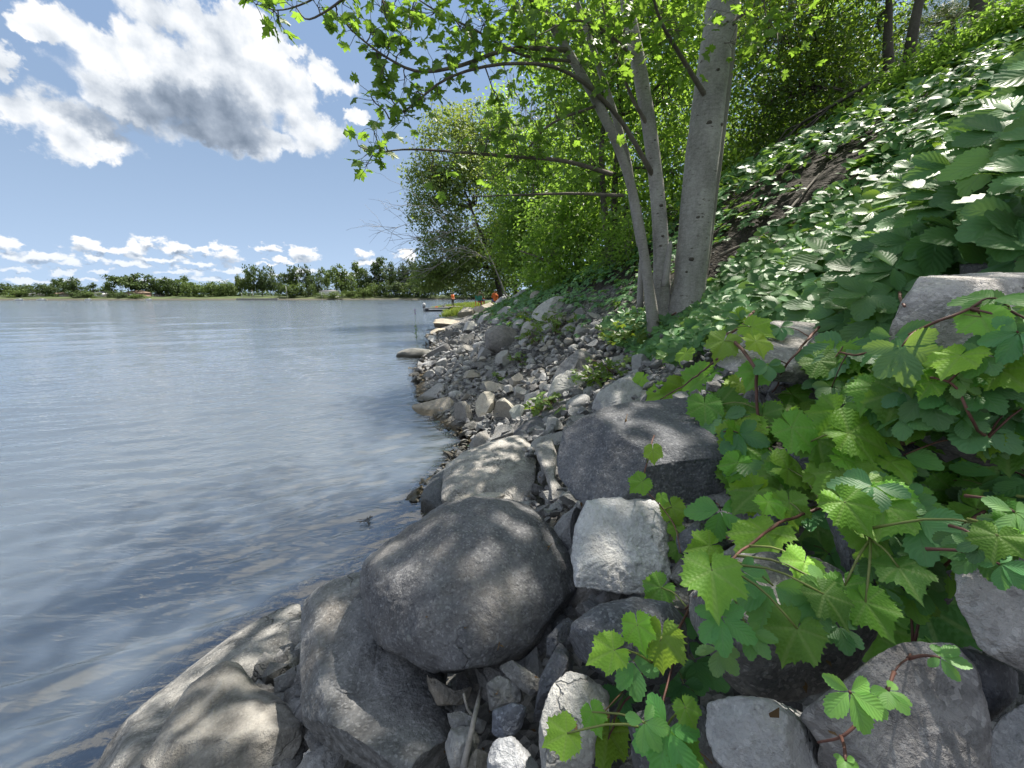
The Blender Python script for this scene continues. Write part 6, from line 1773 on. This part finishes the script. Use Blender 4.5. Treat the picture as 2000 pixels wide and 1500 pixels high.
def house(u, back, wpx, hpx, label, wall, roof, storeys=1, base_lift=1.6):
    b = far_pt(u, back) + [0, 0, base_lift]
    k = pix(b)[2] / FPX
    w, h, dp = wpx * k, hpx * k, wpx * k * .7
    root = empty('lake_house', b, label, 'house', 'houses on the far shore')
    m = MB(); m.box(b + [0, 0, h * .5 - .4], (w, dp, h + .8))
    part('wall', m.mesh('wall', [wall], False), root)
    r = MB(); e = .5; rh = h * (.55 if storeys == 1 else .35)
    v = np.array([(-w/2-e, -dp/2-e, h), (w/2+e, -dp/2-e, h), (w/2+e, dp/2+e, h), (-w/2-e, dp/2+e, h), (-w*.28, 0, h+rh), (w*.28, 0, h+rh)]) + b
    r.add(v, [[0, 3, 4], [1, 5, 2]], [[0, 4, 5, 1], [3, 2, 5, 4], [0, 1, 2, 3]])
    part('roof', r.mesh('roof', [roof], False), root)
    n = max(2, int(w / 3.2))
    for s in range(storeys):
        for i in range(n):
            x = -w/2 + (i + .5) * w / n
            zz = h * (s + .5) / storeys
            f = MB(); f.box(b + [x, -dp/2 - .04, zz], (w / n * .62, .12, h / storeys * .52))
            wi = part('window', f.mesh('window', [M_WHITE], False), root)
            g_ = MB(); g_.box(b + [x, -dp/2 - .11, zz], (w / n * .5, .06, h / storeys * .42))
            part('pane', g_.mesh('pane', [M_GLASS], False), wi).matrix_parent_inverse = Matrix.Translation(-root.location)
    return root
house(645, 16, 30, 9, 'white two storey house with many windows right of the broad dark tree', M_WHITE, M_ROOFG, 2, 2.6)
house(202, 18, 22, 7, 'grey roofed lake house with a white awning near the small spruce', M_TAUPE, M_ROOFG, 1, 1.8)
house(124, 20, 24, 6, 'beige house with brown roof under the twin crowned tree', M_TAUPE, M_ROOFB, 1, 1.8)
house(172, 22, 14, 6, 'small pinkish house left of the small spruce', M_PINK, M_ROOFB, 1, 1.8)
house(270, 18, 34, 8, 'pinkish brick house behind the spreading willow', M_PINK, M_ROOFB, 1, 1.8)
house(72, 24, 18, 6, 'low house with grey roof hidden among the left bushes', M_TAUPE, M_ROOFG, 1, 1.6)
house(312, 26, 14, 6, 'half hidden beige house right of the willow', M_TAUPE, M_ROOFG, 1, 1.6)
aw = far_pt(203, 11) + [0, 0, 3.6]
m = MB(); v = np.array([(-1.6, 0, 0), (1.6, 0, 0), (1.6, 2.2, .7), (-1.6, 2.2, .7)]); v2 = v - [0, 0, .08]
m.add(np.concatenate([v, v2]) + aw, None, [[0, 1, 2, 3], [7, 6, 5, 4], [0, 4, 5, 1], [1, 5, 6, 2], [2, 6, 7, 3], [3, 7, 4, 0]])
for sx in (-1.5, 1.5): m.tube([aw + [sx, .05, -.05], aw + [sx, .05, -2.2]], .05, 6)
o = link('awning', m.mesh('awning', [M_WHITE], False)); tag(o, 'white awning spread in front of the grey roofed lake house', 'awning')

# stone embankment of the point, block by block
emb = empty('embankment', far_pt(500, 0), 'low grey stone embankment wall at the point below the tallest round tree', 'wall')
bm_blk = MB(); bm_blk.box((0, 0, 0), (1, 1, 1)); blk = bm_blk.mesh('stone_block', [M_CONC], False)
rg = np.random.default_rng(5)
for row in range(2):
    for i, u in enumerate(np.arange(463, 541, 3.2)):
        p = far_pt(u + 1.5 * row, -1.0)
        o = link('stone_block', blk, emb)
        o.matrix_basis = Matrix.Translation(Vector(p + [0, rg.uniform(-.1, .1), .25 + .58 * row]) - emb.location) @ Matrix.Diagonal((1.08 * rg.uniform(.92, 1), 1.2, .55, 1))
for (u, hh, lab) in ((494, 6.5, 'wooden mooring pole on the stone embankment'), (473, 4.5, 'shorter light pole at the left end of the stone embankment'), (561, 9, 'thin white mast beside the broad dark tree'), (629, 5, 'thin post on the shore left of the white house')):
    b = far_pt(u, 2)
    m = MB(); m.tube([b + [0, 0, -.2], b + [0, 0, hh]], [.13, .09], 8); m.box(b + [0, 0, hh - .35], (.9, .1, .1))
    tag(link('pole', m.mesh('pole', [M_WOOD if u == 494 else M_STEEL])), lab, 'pole')
# power line gantry
b = far_pt(792, 24)
gt = empty('power_line_frame', b, 'steel power line frame with crossbars among the trees by the far shore', 'pylon')
for sx in (-8, 0, 8):
    m = MB(); m.tube([b + [sx, 0, 0], b + [sx, 0, 14.5]], .2, 6); part('post', m.mesh('post', [M_STEEL]), gt)
for z in (12.4, 14.2):
    m = MB(); m.tube([b + [-9, 0, z], b + [9, 0, z]], .16, 6); part('crossbar', m.mesh('crossbar', [M_STEEL]), gt)

def boat_mesh(L, W_, D, sides=15):
    """open hull as one surface, outside and inside, with a flat transom"""
    mb = MB()
    n = 16
    sec = []
    for i in range(n):
        s = i / (n - 1)                       # 0 stern .. 1 bow
        w = W_ / 2 * (1 - max(0, (s - .45) / .55) ** 2.2 * .97) * (.92 + .08 * min(1, s * 3))
        kz = -D * (1 - max(0, (s - .7) / .3) ** 2 * .75)
        sh_ = D * .10 + D * .35 * s ** 2
        row = []
        for a in np.linspace(0, math.pi, sides):
            c = math.cos(a)
            row.append((s * L, w * (abs(c) ** .55) * (1 if c > 0 else -1), kz * (math.sin(a) ** .7) + sh_ + 0))
        sec.append(row)
    v = np.array(sec).reshape(-1, 3)
    k = np.arange(n - 1)[:, None] * sides + np.arange(sides - 1)[None]
    q = np.stack([k, k + 1, k + sides + 1, k + sides], -1).reshape(-1, 4)
    mb.add(v, [(0, j + 1, j) for j in range(1, sides - 1)], q)
    vi = v * np.array([.97, .94, 1]) + [L * .015, 0, .03]
    mb.add(vi, [(0, j, j + 1) for j in range(1, sides - 1)], q[:, ::-1])
    rim = [v[i * sides] for i in range(n)] + [v[i * sides + sides - 1] for i in range(n - 1, -1, -1)]
    return mb, np.array(rim)

def to_world(o, root, loc, rz):
    o.parent = root

BOAT_Y = 47.0
bp_ = PY(830, 597, BOAT_Y); bp_[2] = .10
boat = empty('motorboat', bp_, 'dark hulled aluminium motorboat with silver outboard moored at the grassy spit', 'boat')
boat.rotation_euler[2] = math.radians(10)
def bpart(name, mb, mat, parent=None, smooth=True, label=None):
    o = link(name, mb.mesh(name, [mat], smooth), parent or boat)
    if label: o['label'] = label
    return o
hm, rim = boat_mesh(4.1, 1.6, .48)
hm.v = [x + [0, 0, .22] for x in hm.v]; rim = rim + [0, 0, .22]
hull = bpart('hull', hm, M_NAVY)
m = MB(); m.tube(rim, .03, 6, cap=False); bpart('gunwale', m, M_ALU, hull)
m = MB()
for sgn in (-1, 1):
    m.box((1.6, sgn * .815, .13), (2.3, .02, .13))
bpart('side_stripe', m, M_WHITE, hull, False)
for x in (.9, 1.9, 2.7):
    m = MB(); m.box((x, 0, .12), (.32, 1.3, .06)); bpart('bench', m, M_GREYSH, None, False)
eng = MB(); e = ICO2[0] * np.array([.22, .17, .26]) + [-.12, 0, .62]; eng.add(e, ICO2[1]); eng.box((-.14, 0, .12), (.16, .12, .7)); eng.box((-.16, 0, -.22), (.3, .05, .12))
engine = bpart('outboard_motor', eng, M_GREYSH)
m = MB(); m.box((-.12, 0, .36), (.36, .30, .08)); bpart('motor_band', m, M_BLACK, engine, False)
m = MB(); m.box((1.35, .1, .32), (.35, .4, .26)); bpart('red_tank', m, M_ORANGE, None, False, 'orange fuel can')
m = MB(); m.tube([(2.1, -.1, .15), (2.1, -.1, .55)], .04, 6); m.box((2.1, -.1, .58), (.4, .42, .08)); m.box((2.28, -.1, .80), (.07, .42, .4)); bpart('swivel_chair', m, M_GREYSH, None, False)

# landing stage
dk0 = PY(868, 590, 47.5); dk0[2] = .52
dock = empty('dock', dk0, 'small wooden landing stage on dark posts behind the grass', 'dock')
mpl = MB(); mpl.box((0, 0, 0), (.20, 1.3, .05)); plm = mpl.mesh('plank', [M_WOOD], False)
for i in range(14):
    o = link('plank', plm, dock); o.location = (i * .215 - .3, 0, random.uniform(-.006, .006))
for x in (0, 1.2, 2.4):
    for y in (-.55, .55):
        m = MB(); m.tube([(x, y, -1.0), (x, y, .15)], .07, 8); link('post', m.mesh('post', [M_BLACK]), dock)

# ---------------------------------------------------------------- people, each one continuous body
def person(base, rz, label, shirt, legs, vest=None, cap=None, hair=M_HAIR, seated=True, s=1.0):
    root = empty('person', base, label, 'person')
    root.rotation_euler[2] = rz
    root.scale = (s, s, s)
    if seated:
        hip = .45
        J = dict(pel=(0, 0, hip), sp=(0, .02, hip + .22), ch=(0, .03, hip + .42), nk=(0, .02, hip + .56), hd=(0, .0, hip + .66), tp=(0, .01, hip + .80),
                 hL=(.10, 0, hip), kL=(.13, -.42, hip + .03), aL=(.13, -.44, .08), tL=(.14, -.60, .04), hR=(-.10, 0, hip), kR=(-.13, -.42, hip + .03), aR=(-.13, -.40, .08), tR=(-.14, -.56, .04),
                 sL=(.19, .03, hip + .50), eL=(.25, -.05, hip + .24), wL=(.14, -.28, hip + .20), fL=(.10, -.36, hip + .21), sR=(-.19, .03, hip + .50), eR=(-.25, -.05, hip + .24), wR=(-.14, -.28, hip + .20), fR=(-.10, -.36, hip + .21))
    else:
        hip = .92
        J = dict(pel=(0, 0, hip), sp=(0, -.02, hip + .22), ch=(0, -.04, hip + .42), nk=(0, -.05, hip + .56), hd=(0, -.08, hip + .66), tp=(0, -.08, hip + .80),
                 hL=(.10, 0, hip), kL=(.11, -.05, .50), aL=(.12, .02, .08), tL=(.13, -.14, .03), hR=(-.10, 0, hip), kR=(-.11, -.02, .50), aR=(-.12, .04, .08), tR=(-.13, -.12, .03),
                 sL=(.19, -.03, hip + .50), eL=(.27, -.02, hip + .24), wL=(.22, -.20, hip + .06), fL=(.20, -.28, hip + .02), sR=(-.19, -.03, hip + .50), eR=(-.27, -.02, hip + .24), wR=(-.22, -.20, hip + .06), fR=(-.20, -.28, hip + .02))
    rad = dict(pel=.14, sp=.13, ch=.15, nk=.055, hd=.095, tp=.075, hL=.10, hR=.10, kL=.06, kR=.06, aL=.04, aR=.04, tL=.035, tR=.035, sL=.065, sR=.065, eL=.042, eR=.042, wL=.03, wR=.03, fL=.035, fR=.035)
    E = [('pel', 'sp'), ('sp', 'ch'), ('ch', 'nk'), ('nk', 'hd'), ('hd', 'tp'), ('pel', 'hL'), ('hL', 'kL'), ('kL', 'aL'), ('aL', 'tL'), ('pel', 'hR'), ('hR', 'kR'), ('kR', 'aR'), ('aR', 'tR'), ('ch', 'sL'), ('sL', 'eL'), ('eL', 'wL'), ('wL', 'fL'), ('ch', 'sR'), ('sR', 'eR'), ('eR', 'wR'), ('wR', 'fR')]
    ks = list(J)
    me = bpy.data.meshes.new('body')
    me.from_pydata([J[k] for k in ks], [(ks.index(a), ks.index(b)) for a, b in E], [])
    me.materials.append(M_SKIN)
    o = link('body', me, root)
    sk = o.modifiers.new('skin', 'SKIN'); o.modifiers.new('sub', 'SUBSURF').render_levels = 2
    for i, k in enumerate(ks):
        me.skin_vertices[0].data[i].radius = (rad[k], rad[k])
        me.skin_vertices[0].data[i].use_root = (k == 'pel')
    a = lambda k: np.array(J[k])
    def cloth(name, chains, mat, grow):
        mb = MB()
        for ch in chains:
            mb.tube(smooth_path([a(k) for k in ch], 10), np.interp(np.linspace(0, 1, 10), np.linspace(0, 1, len(ch)), [rad[k] * grow for k in ch]), 12)
        return link(name, mb.mesh(name, [mat]), root)
    cloth('shirt', [('pel', 'sp', 'ch', 'nk'), ('ch', 'sL', 'eL'), ('ch', 'sR', 'eR')], shirt, 1.16)
    cloth('trousers', [('pel', 'hL', 'kL', 'aL'), ('pel', 'hR', 'kR', 'aR')], legs, 1.15)
    if vest: cloth('vest', [('pel', 'sp', 'ch', 'nk')], vest, 1.34)
    hd = a('hd') + [0, 0, .06]
    hv = ICO2[0] * np.array([.102, .115, .125])
    if cap:
        mb = MB(); v = hv * 1.08; v[:, 2] = np.maximum(v[:, 2], .02); mb.add(v + hd, ICO2[1])
        mb.box(hd + [0, -.15, .03], (.15, .13, .02))
        link('cap', mb.mesh('cap', [cap]), root)
    else:
        mb = MB(); v = hv * 1.07; v[:, 1] = np.where(v[:, 2] < .02, np.maximum(v[:, 1], .02), v[:, 1]); mb.add(v + hd + [0, .01, .01], ICO2[1])
        link('hair', mb.mesh('hair', [hair]), root)
    mb = MB()
    for sx in (-.035, .035): mb.add(ICO1[0] * .012 + hd + [sx, -.10, .0], ICO1[1])
    link('eyes', mb.mesh('eyes', [M_BLACK]), root)
    mb = MB(); mb.add(ICO1[0] * np.array([.014, .026, .026]) + hd + [0, -.112, -.025], ICO1[1])
    link('nose', mb.mesh('nose', [M_SKIN]), root)
    return root

PY_ = 30.0
def seat_ground(u, vfoot, y):
    p = PY(u, vfoot, y)
    return p
p1 = seat_ground(938, 599, PY_)
person(p1, math.radians(160), 'person seen from behind sitting in the green camp chair by the riprap end', M_KHAKI, M_DENIM, None, None, M_HAIR)
ch = empty('camp_chair', p1, 'green folding camp chair with orange legs by the riprap end', 'chair')
ch.rotation_euler[2] = math.radians(160)
def cpart(name, mb, mat): return link(name, mb.mesh(name, [mat], False), ch)
m = MB(); m.box((0, .02, .38), (.52, .46, .03)); cpart('seat', m, M_ORANGE)
m = MB(); m.box((0, .285, .64), (.58, .03, .36)); cpart('backrest', m, M_GREEN)
for (x, y) in ((-.27, -.2), (.27, -.2), (-.27, .27), (.27, .27)):
    m = MB(); m.tube([(x, y, 0), (x * .95, y, .40 if y < 0 else .82)], .022, 6); cpart('leg', m, M_ORANGE)
for sx in (-1, 1):
    m = MB(); m.tube([(sx * .3, -.22, .58), (sx * .3, .28, .60)], .028, 6); cpart('armrest', m, M_ORANGE)
p2 = seat_ground(968, 600, PY_ - .8)
person(p2, math.radians(200), 'person in orange life vest and pale blue cap sitting by the riprap', M_ORANGE, M_DENIM, M_ORANGE, M_CAPBLUE)
p3 = PY(884, 588, 47.5); p3[2] = .56
person(p3, math.radians(60), 'person in orange life vest standing on the landing stage beside the boat', M_ORANGE, M_BLACK, M_ORANGE, None, M_HAIR, False, .92)
for (pp, lab) in ((p1, 'flat boulder under the green camp chair'), (p2, 'flat boulder under the person in the blue cap')):
    o = link('stone', stone_mesh(9, ROCK_TAN)); o.location = pp + np.array([0, -.1, -.55]); o.scale = (.8, .8, .6); o.color = (1.1, 1.05, 1, 1)
    tag(o, lab, 'stone')

# boats and lifts on the far shore
for (u, dv, ln, lab) in ((37, 0, 7, 'small white boat on a lift at the far left shore'), (81, 0, 8, 'white motorboat at the dock below the low grey roofed house'), (290, 0, 6, 'tiny white boat in front of the pinkish brick house'), (172, 0, 5, 'small pale rowing boat pulled up near the spruce')):
    b = far_pt(u, -3); b[2] = .15
    root = empty('moored_boat', b, lab, 'boat', 'boats along the far shore')
    hm2, rim2 = boat_mesh(ln * .62, 1.7, .7)
    hm2.v = [x - [ln * .31, 0, -.3] for x in hm2.v]
    link('hull', hm2.mesh('hull', [M_WHITE]), root)
    m = MB(); m.box((-.2, 0, .62), (1.5, 1.2, .5)); link('cabin', m.mesh('cabin', [M_GREYSH], False), root)
for (u0, u1, lab) in ((16, 44, 'long low dock at the far left shore'), (60, 90, 'low dock beside the white motorboat'), (725, 800, 'long thin floating dock on the right of the far shore')):
    a, b = far_pt(u0, -2), far_pt(u1, -2)
    root = empty('far_dock', a, lab, 'dock', 'docks on the far shore')
    m = MB(); c = (a + b) / 2; dv = b - a; L = np.linalg.norm(dv); an = math.atan2(dv[1], dv[0])
    rot = np.array([[math.cos(an), -math.sin(an), 0], [math.sin(an), math.cos(an), 0], [0, 0, 1]])
    m.box(c + [0, 0, .45], (L, 1.4, .18), rot)
    part('deck', m.mesh('deck', [M_WOOD], False), root)
    for f in np.linspace(.05, .95, 6):
        q = a + dv * f
        m = MB(); m.tube([q + [0, -.6, -.8], q + [0, -.6, .8]], .09, 6); part('post', m.mesh('post', [M_WOOD]), root)

# ---------------------------------------------------------------- grass on the spit
g = MB()
rg = np.random.default_rng(66)
for _ in range(5200):
    y = rg.uniform(33, 60)
    d = rg.uniform(-.7, 4.5)
    x = float(shore(y)) + d
    z = max(0.0, float(terr(x, y)))
    hgt = rg.uniform(.25, .62) * (1 if d > .3 else .7)
    b = np.array([x, y, z - .02])
    l = rg.normal(0, .14, 2)
    w = rg.uniform(.02, .05)
    a = rg.uniform(0, 3.14); dx, dy = math.cos(a) * w, math.sin(a) * w
    v = np.array([b + [-dx, -dy, 0], b + [dx, dy, 0], b + [l[0] * .5 + dx * .7, l[1] * .5 + dy * .7, hgt * .6], b + [l[0] * .5 - dx * .7, l[1] * .5 - dy * .7, hgt * .6], b + [l[0] * 1.3, l[1] * 1.3, hgt]])
    g.add(v, [[3, 2, 4]], [[0, 1, 2, 3]], float(rg.random()))
tag(link('shore_grass', g.mesh('shore_grass', [M_GRASS], False)), kind='stuff')

# purple loosestrife standing in the water
ls = PY(812, 690, 9.0); ls = P(814, 668, H / -pdir(814, 668)[2])
lo = empty('loosestrife_plant', ls, 'thin purple loosestrife with one flower spike rising from the lake', 'plant')
M_PURPLE = plain_mat('purple_florets', (.30, .09, .33), .7)
m = MB()
kpx = pix(ls)[2] / FPX
m.tube(smooth_path([ls - [0, 0, .15], ls + [0, 0, .3], ls + [-.01, 0, 62 * kpx]], 10), np.linspace(.006, .004, 10), 5)
for (dx, h0, h1) in ((.09, .15, .42), (-.08, .1, .36), (.06, .3, .5)):
    m.tube(smooth_path([ls + [0, 0, h0], ls + [dx * .7, 0, h0 + .1], ls + [dx, 0, h1]], 7), .003, 4)
part('stem', m.mesh('stem', [M_VINE_GREEN]), lo)
m = MB(); rg = np.random.default_rng(3)
zz = rg.uniform(.12, .62, 46)
scatter(m, ls + np.stack([rg.normal(0, .015, 46), rg.normal(0, .015, 46), zz], 1), rand_dirs(46, rg), unit(rg.normal(0, 1, (46, 3)) + [0, 0, .4]), rg.uniform(.04, .08, 46), T_SIMPLE, rg.random(46))
part('leaves', m.mesh('leaves', [M_TREE], False), lo)
m = MB(); top = ls + np.array([-.01, 0, 62 * kpx])
zz = rg.uniform(-.16, .03, 90)
scatter(m, top + np.stack([rg.normal(0, .011, 90), rg.normal(0, .011, 90), zz], 1), rand_dirs(90, rg), rand_dirs(90, rg), rg.uniform(.014, .026, 90), T_FAR, rg.random(90))
part('flower_spike', m.mesh('flower_spike', [M_PURPLE], False), lo)

# little plants growing in the rubble
def sprout(u, v, n, s, label, mat=M_LIME):
    t = cast_solid(u, v); b = P(u, v, t)
    root = empty('rubble_plant', b, label, 'plant', 'small plants among the riprap')
    rg = np.random.default_rng(int(u))
    m = MB()
    p = b + rg.normal(0, 1, (n, 3)) * s * np.array([1, 1, .35]) + [0, 0, s * .45]
    scatter(m, p, unit(rg.normal(0, .45, (n, 3)) + [0, -.2, 1]), unit(rg.normal(0, 1, (n, 3)) + [0, 0, -.2]), rg.uniform(.045, .085, n), CLO[0], rg.random(n))
    part('leaves', m.mesh('leaves', [mat], True), root)
    sm = MB()
    for q in p[:14]: sm.tube(smooth_path([b - [0, 0, .03], (b + q) / 2 + [0, 0, .02], q], 5), .003, 4)
    part('stem', sm.mesh('stem', [M_VINE]), root)
M_COVERL = leaf_mat('rubble_leaf', (.07, .14, .03), (.13, .21, .04), (.30, .42, .04), 'pinnate', .45, .4, .35)
for (u, v, n, s, lab) in ((1085, 650, 46, .22, 'leafy patch of creeper in the rubble right of the big rounded boulder'), (1105, 632, 40, .2, 'creeper patch climbing to the shrubs above the rubble'), (1050, 668, 26, .16, 'thin creeper strand across the gravel'), (1015, 706, 12, .09, 'small lime sprout in the gravel above the tan angular stone'), (985, 738, 9, .07, 'tiny reddish sprout low in the gravel'),
                          (1165, 745, 26, .11, 'lime creeper tuft at the right foot of the pyramid shaped rock'), (1080, 790, 16, .09, 'lime creeper tuft above the long dark slab'), (1060, 803, 10, .06, 'little sprig beside the long dark slab'), (1200, 728, 24, .12, 'lime leaves on the flat pale stone near the maple'), (1230, 665, 50, .2, 'mixed leaves at the maple foot'), (1030, 625, 18, .16, 'small plant in the slabs near the crest')):
    sprout(u, v, n, s, lab, M_COVERL)

# dry stick, dead leaf, driftwood, floating twig
t = cast_solid(925, 1420)
a, b, c = P(940, 1345, cast_solid(940, 1345) - .02), P(925, 1400, t - .03), P(905, 1500, cast_solid(905, 1495) - .03)
m = MB(); m.tube(smooth_path([a, b + np.array([.004, 0, .01]), c], 16), np.linspace(.0035, .0065, 16), 7); m.tube(smooth_path([b, b + np.array([-.012, 0, .02]), b + np.array([-.02, .01, .045])], 5), .0025, 5)
tag(link('stick', m.mesh('stick', [M_DEAD])), 'dry pale stick leaning in the gap between small stones', 'stick')
M_DRY = plain_mat('dry_leaf', (.36, .25, .17), .8, 0, .3, 30)
c = P(1745, 828, cast_solid(1745, 828) - .05)
v, tr_, q, uv = grape_leaf(999, 48, 5)
v = v * .055; v[:, 2] += .03 * np.sin(v[:, 0] * 95) * np.cos(v[:, 1] * 110) + .018 * np.sin(v[:, 1] * 70)
v = v @ np.array(frames(np.array([[-.2, -.7, .7]]), np.array([[1, 0, .2]]))[0]).T + c
tag(link('dead_leaf', mesh_np('dead_leaf', v, tr_, q, uv=uv, mats=[M_DRY])), 'crumpled brown dead leaf caught on a twig among the vines', 'leaf')
a = P(1720, 846, cast_solid(1720, 846) - .05); b = P(1832, 842, pix(a)[2])
m = MB(); m.tube(smooth_path([a, (a + b) / 2 + [0, 0, .005], b], 8), np.linspace(.004, .003, 8), 6)
tag(link('twig', m.mesh('twig', [M_DEAD])), 'straight dry twig holding the crumpled brown dead leaf', 'twig')
w = P(718, 1018, H / -pdir(718, 1018)[2]); w[2] = .004
m = MB(); rg = np.random.default_rng(12)
m.tube(smooth_path([w + [-.02, .05, 0], w + [0, 0, .006], w + [.03, -.05, 0]], 8), .003, 5)
for i in range(7): m.tube(smooth_path([w + rg.normal(0, .015, 3) * [1, 1, 0], w + [rg.normal(0, .03), rg.normal(0, .03), .008], w + [rg.normal(0, .04), rg.normal(0, .05), 0.002]], 5), .0022, 4)
tag(link('floating_weed', m.mesh('floating_weed', [M_BARK_DARK])), 'dark bit of weed floating near the huge boulder', 'weed')
# fallen branches and roots on the bare soil cut
for i, (pts, lab) in enumerate(((((1500, 470), (1530, 425), (1600, 340)), 'dead branch lying on the bare soil cut'), (((1405, 500), (1450, 480), (1530, 455)), 'fallen thin branch at the lower edge of the soil cut'), (((1800, 250), (1880, 190), (1985, 130)), 'bare root along the top of the soil cut'))):
    w3 = [P(u, v, hit(u, v) * .985) for (u, v) in pts]
    m = MB(); m.tube(smooth_path(w3, 14), np.linspace(.025, .012, 14), 7)
    tag(link('fallen_branch', m.mesh('fallen_branch', [M_TWIG])), lab, 'branch')

# dead leaves and twigs fallen between the rocks
lt = MB(); rg = np.random.default_rng(404)
for _ in range(260):
    u, v = rg.uniform(700, 2000), rg.uniform(760, 1495)
    if v < 1495 - (u - 250) * .9: continue
    t = cast_solid(u, v); p = P(u, v, t)
    if u > 1650 or (p[2] - float(terr(p[0], p[1])) > -.02 and rg.random() < .9): continue
    scatter(lt, (p + [0, 0, .008])[None], unit(rg.normal(0, .5, 3) + [0, -.1, 1])[None], unit(rg.normal(0, 1, 3))[None], [rg.uniform(.009, .022)], T_SIMPLE, np.array([rg.random()]))
    if rg.random() < .2:
        d_ = unit(rg.normal(0, 1, 3) * [1, 1, .25]) * rg.uniform(.015, .04)
        lt.tube(smooth_path([p - d_ + [0, 0, .01], p + [0, 0, .014], p + d_ + [0, 0, .01]], 5), .0011, 4)
M_LITTER = leaf_mat('leaf_litter', (.10, .065, .035), (.26, .17, .09), (.15, .09, .03), None, .8, .2, .15)
tag(link('leaf_litter', lt.mesh('leaf_litter', [M_LITTER])), kind='stuff')
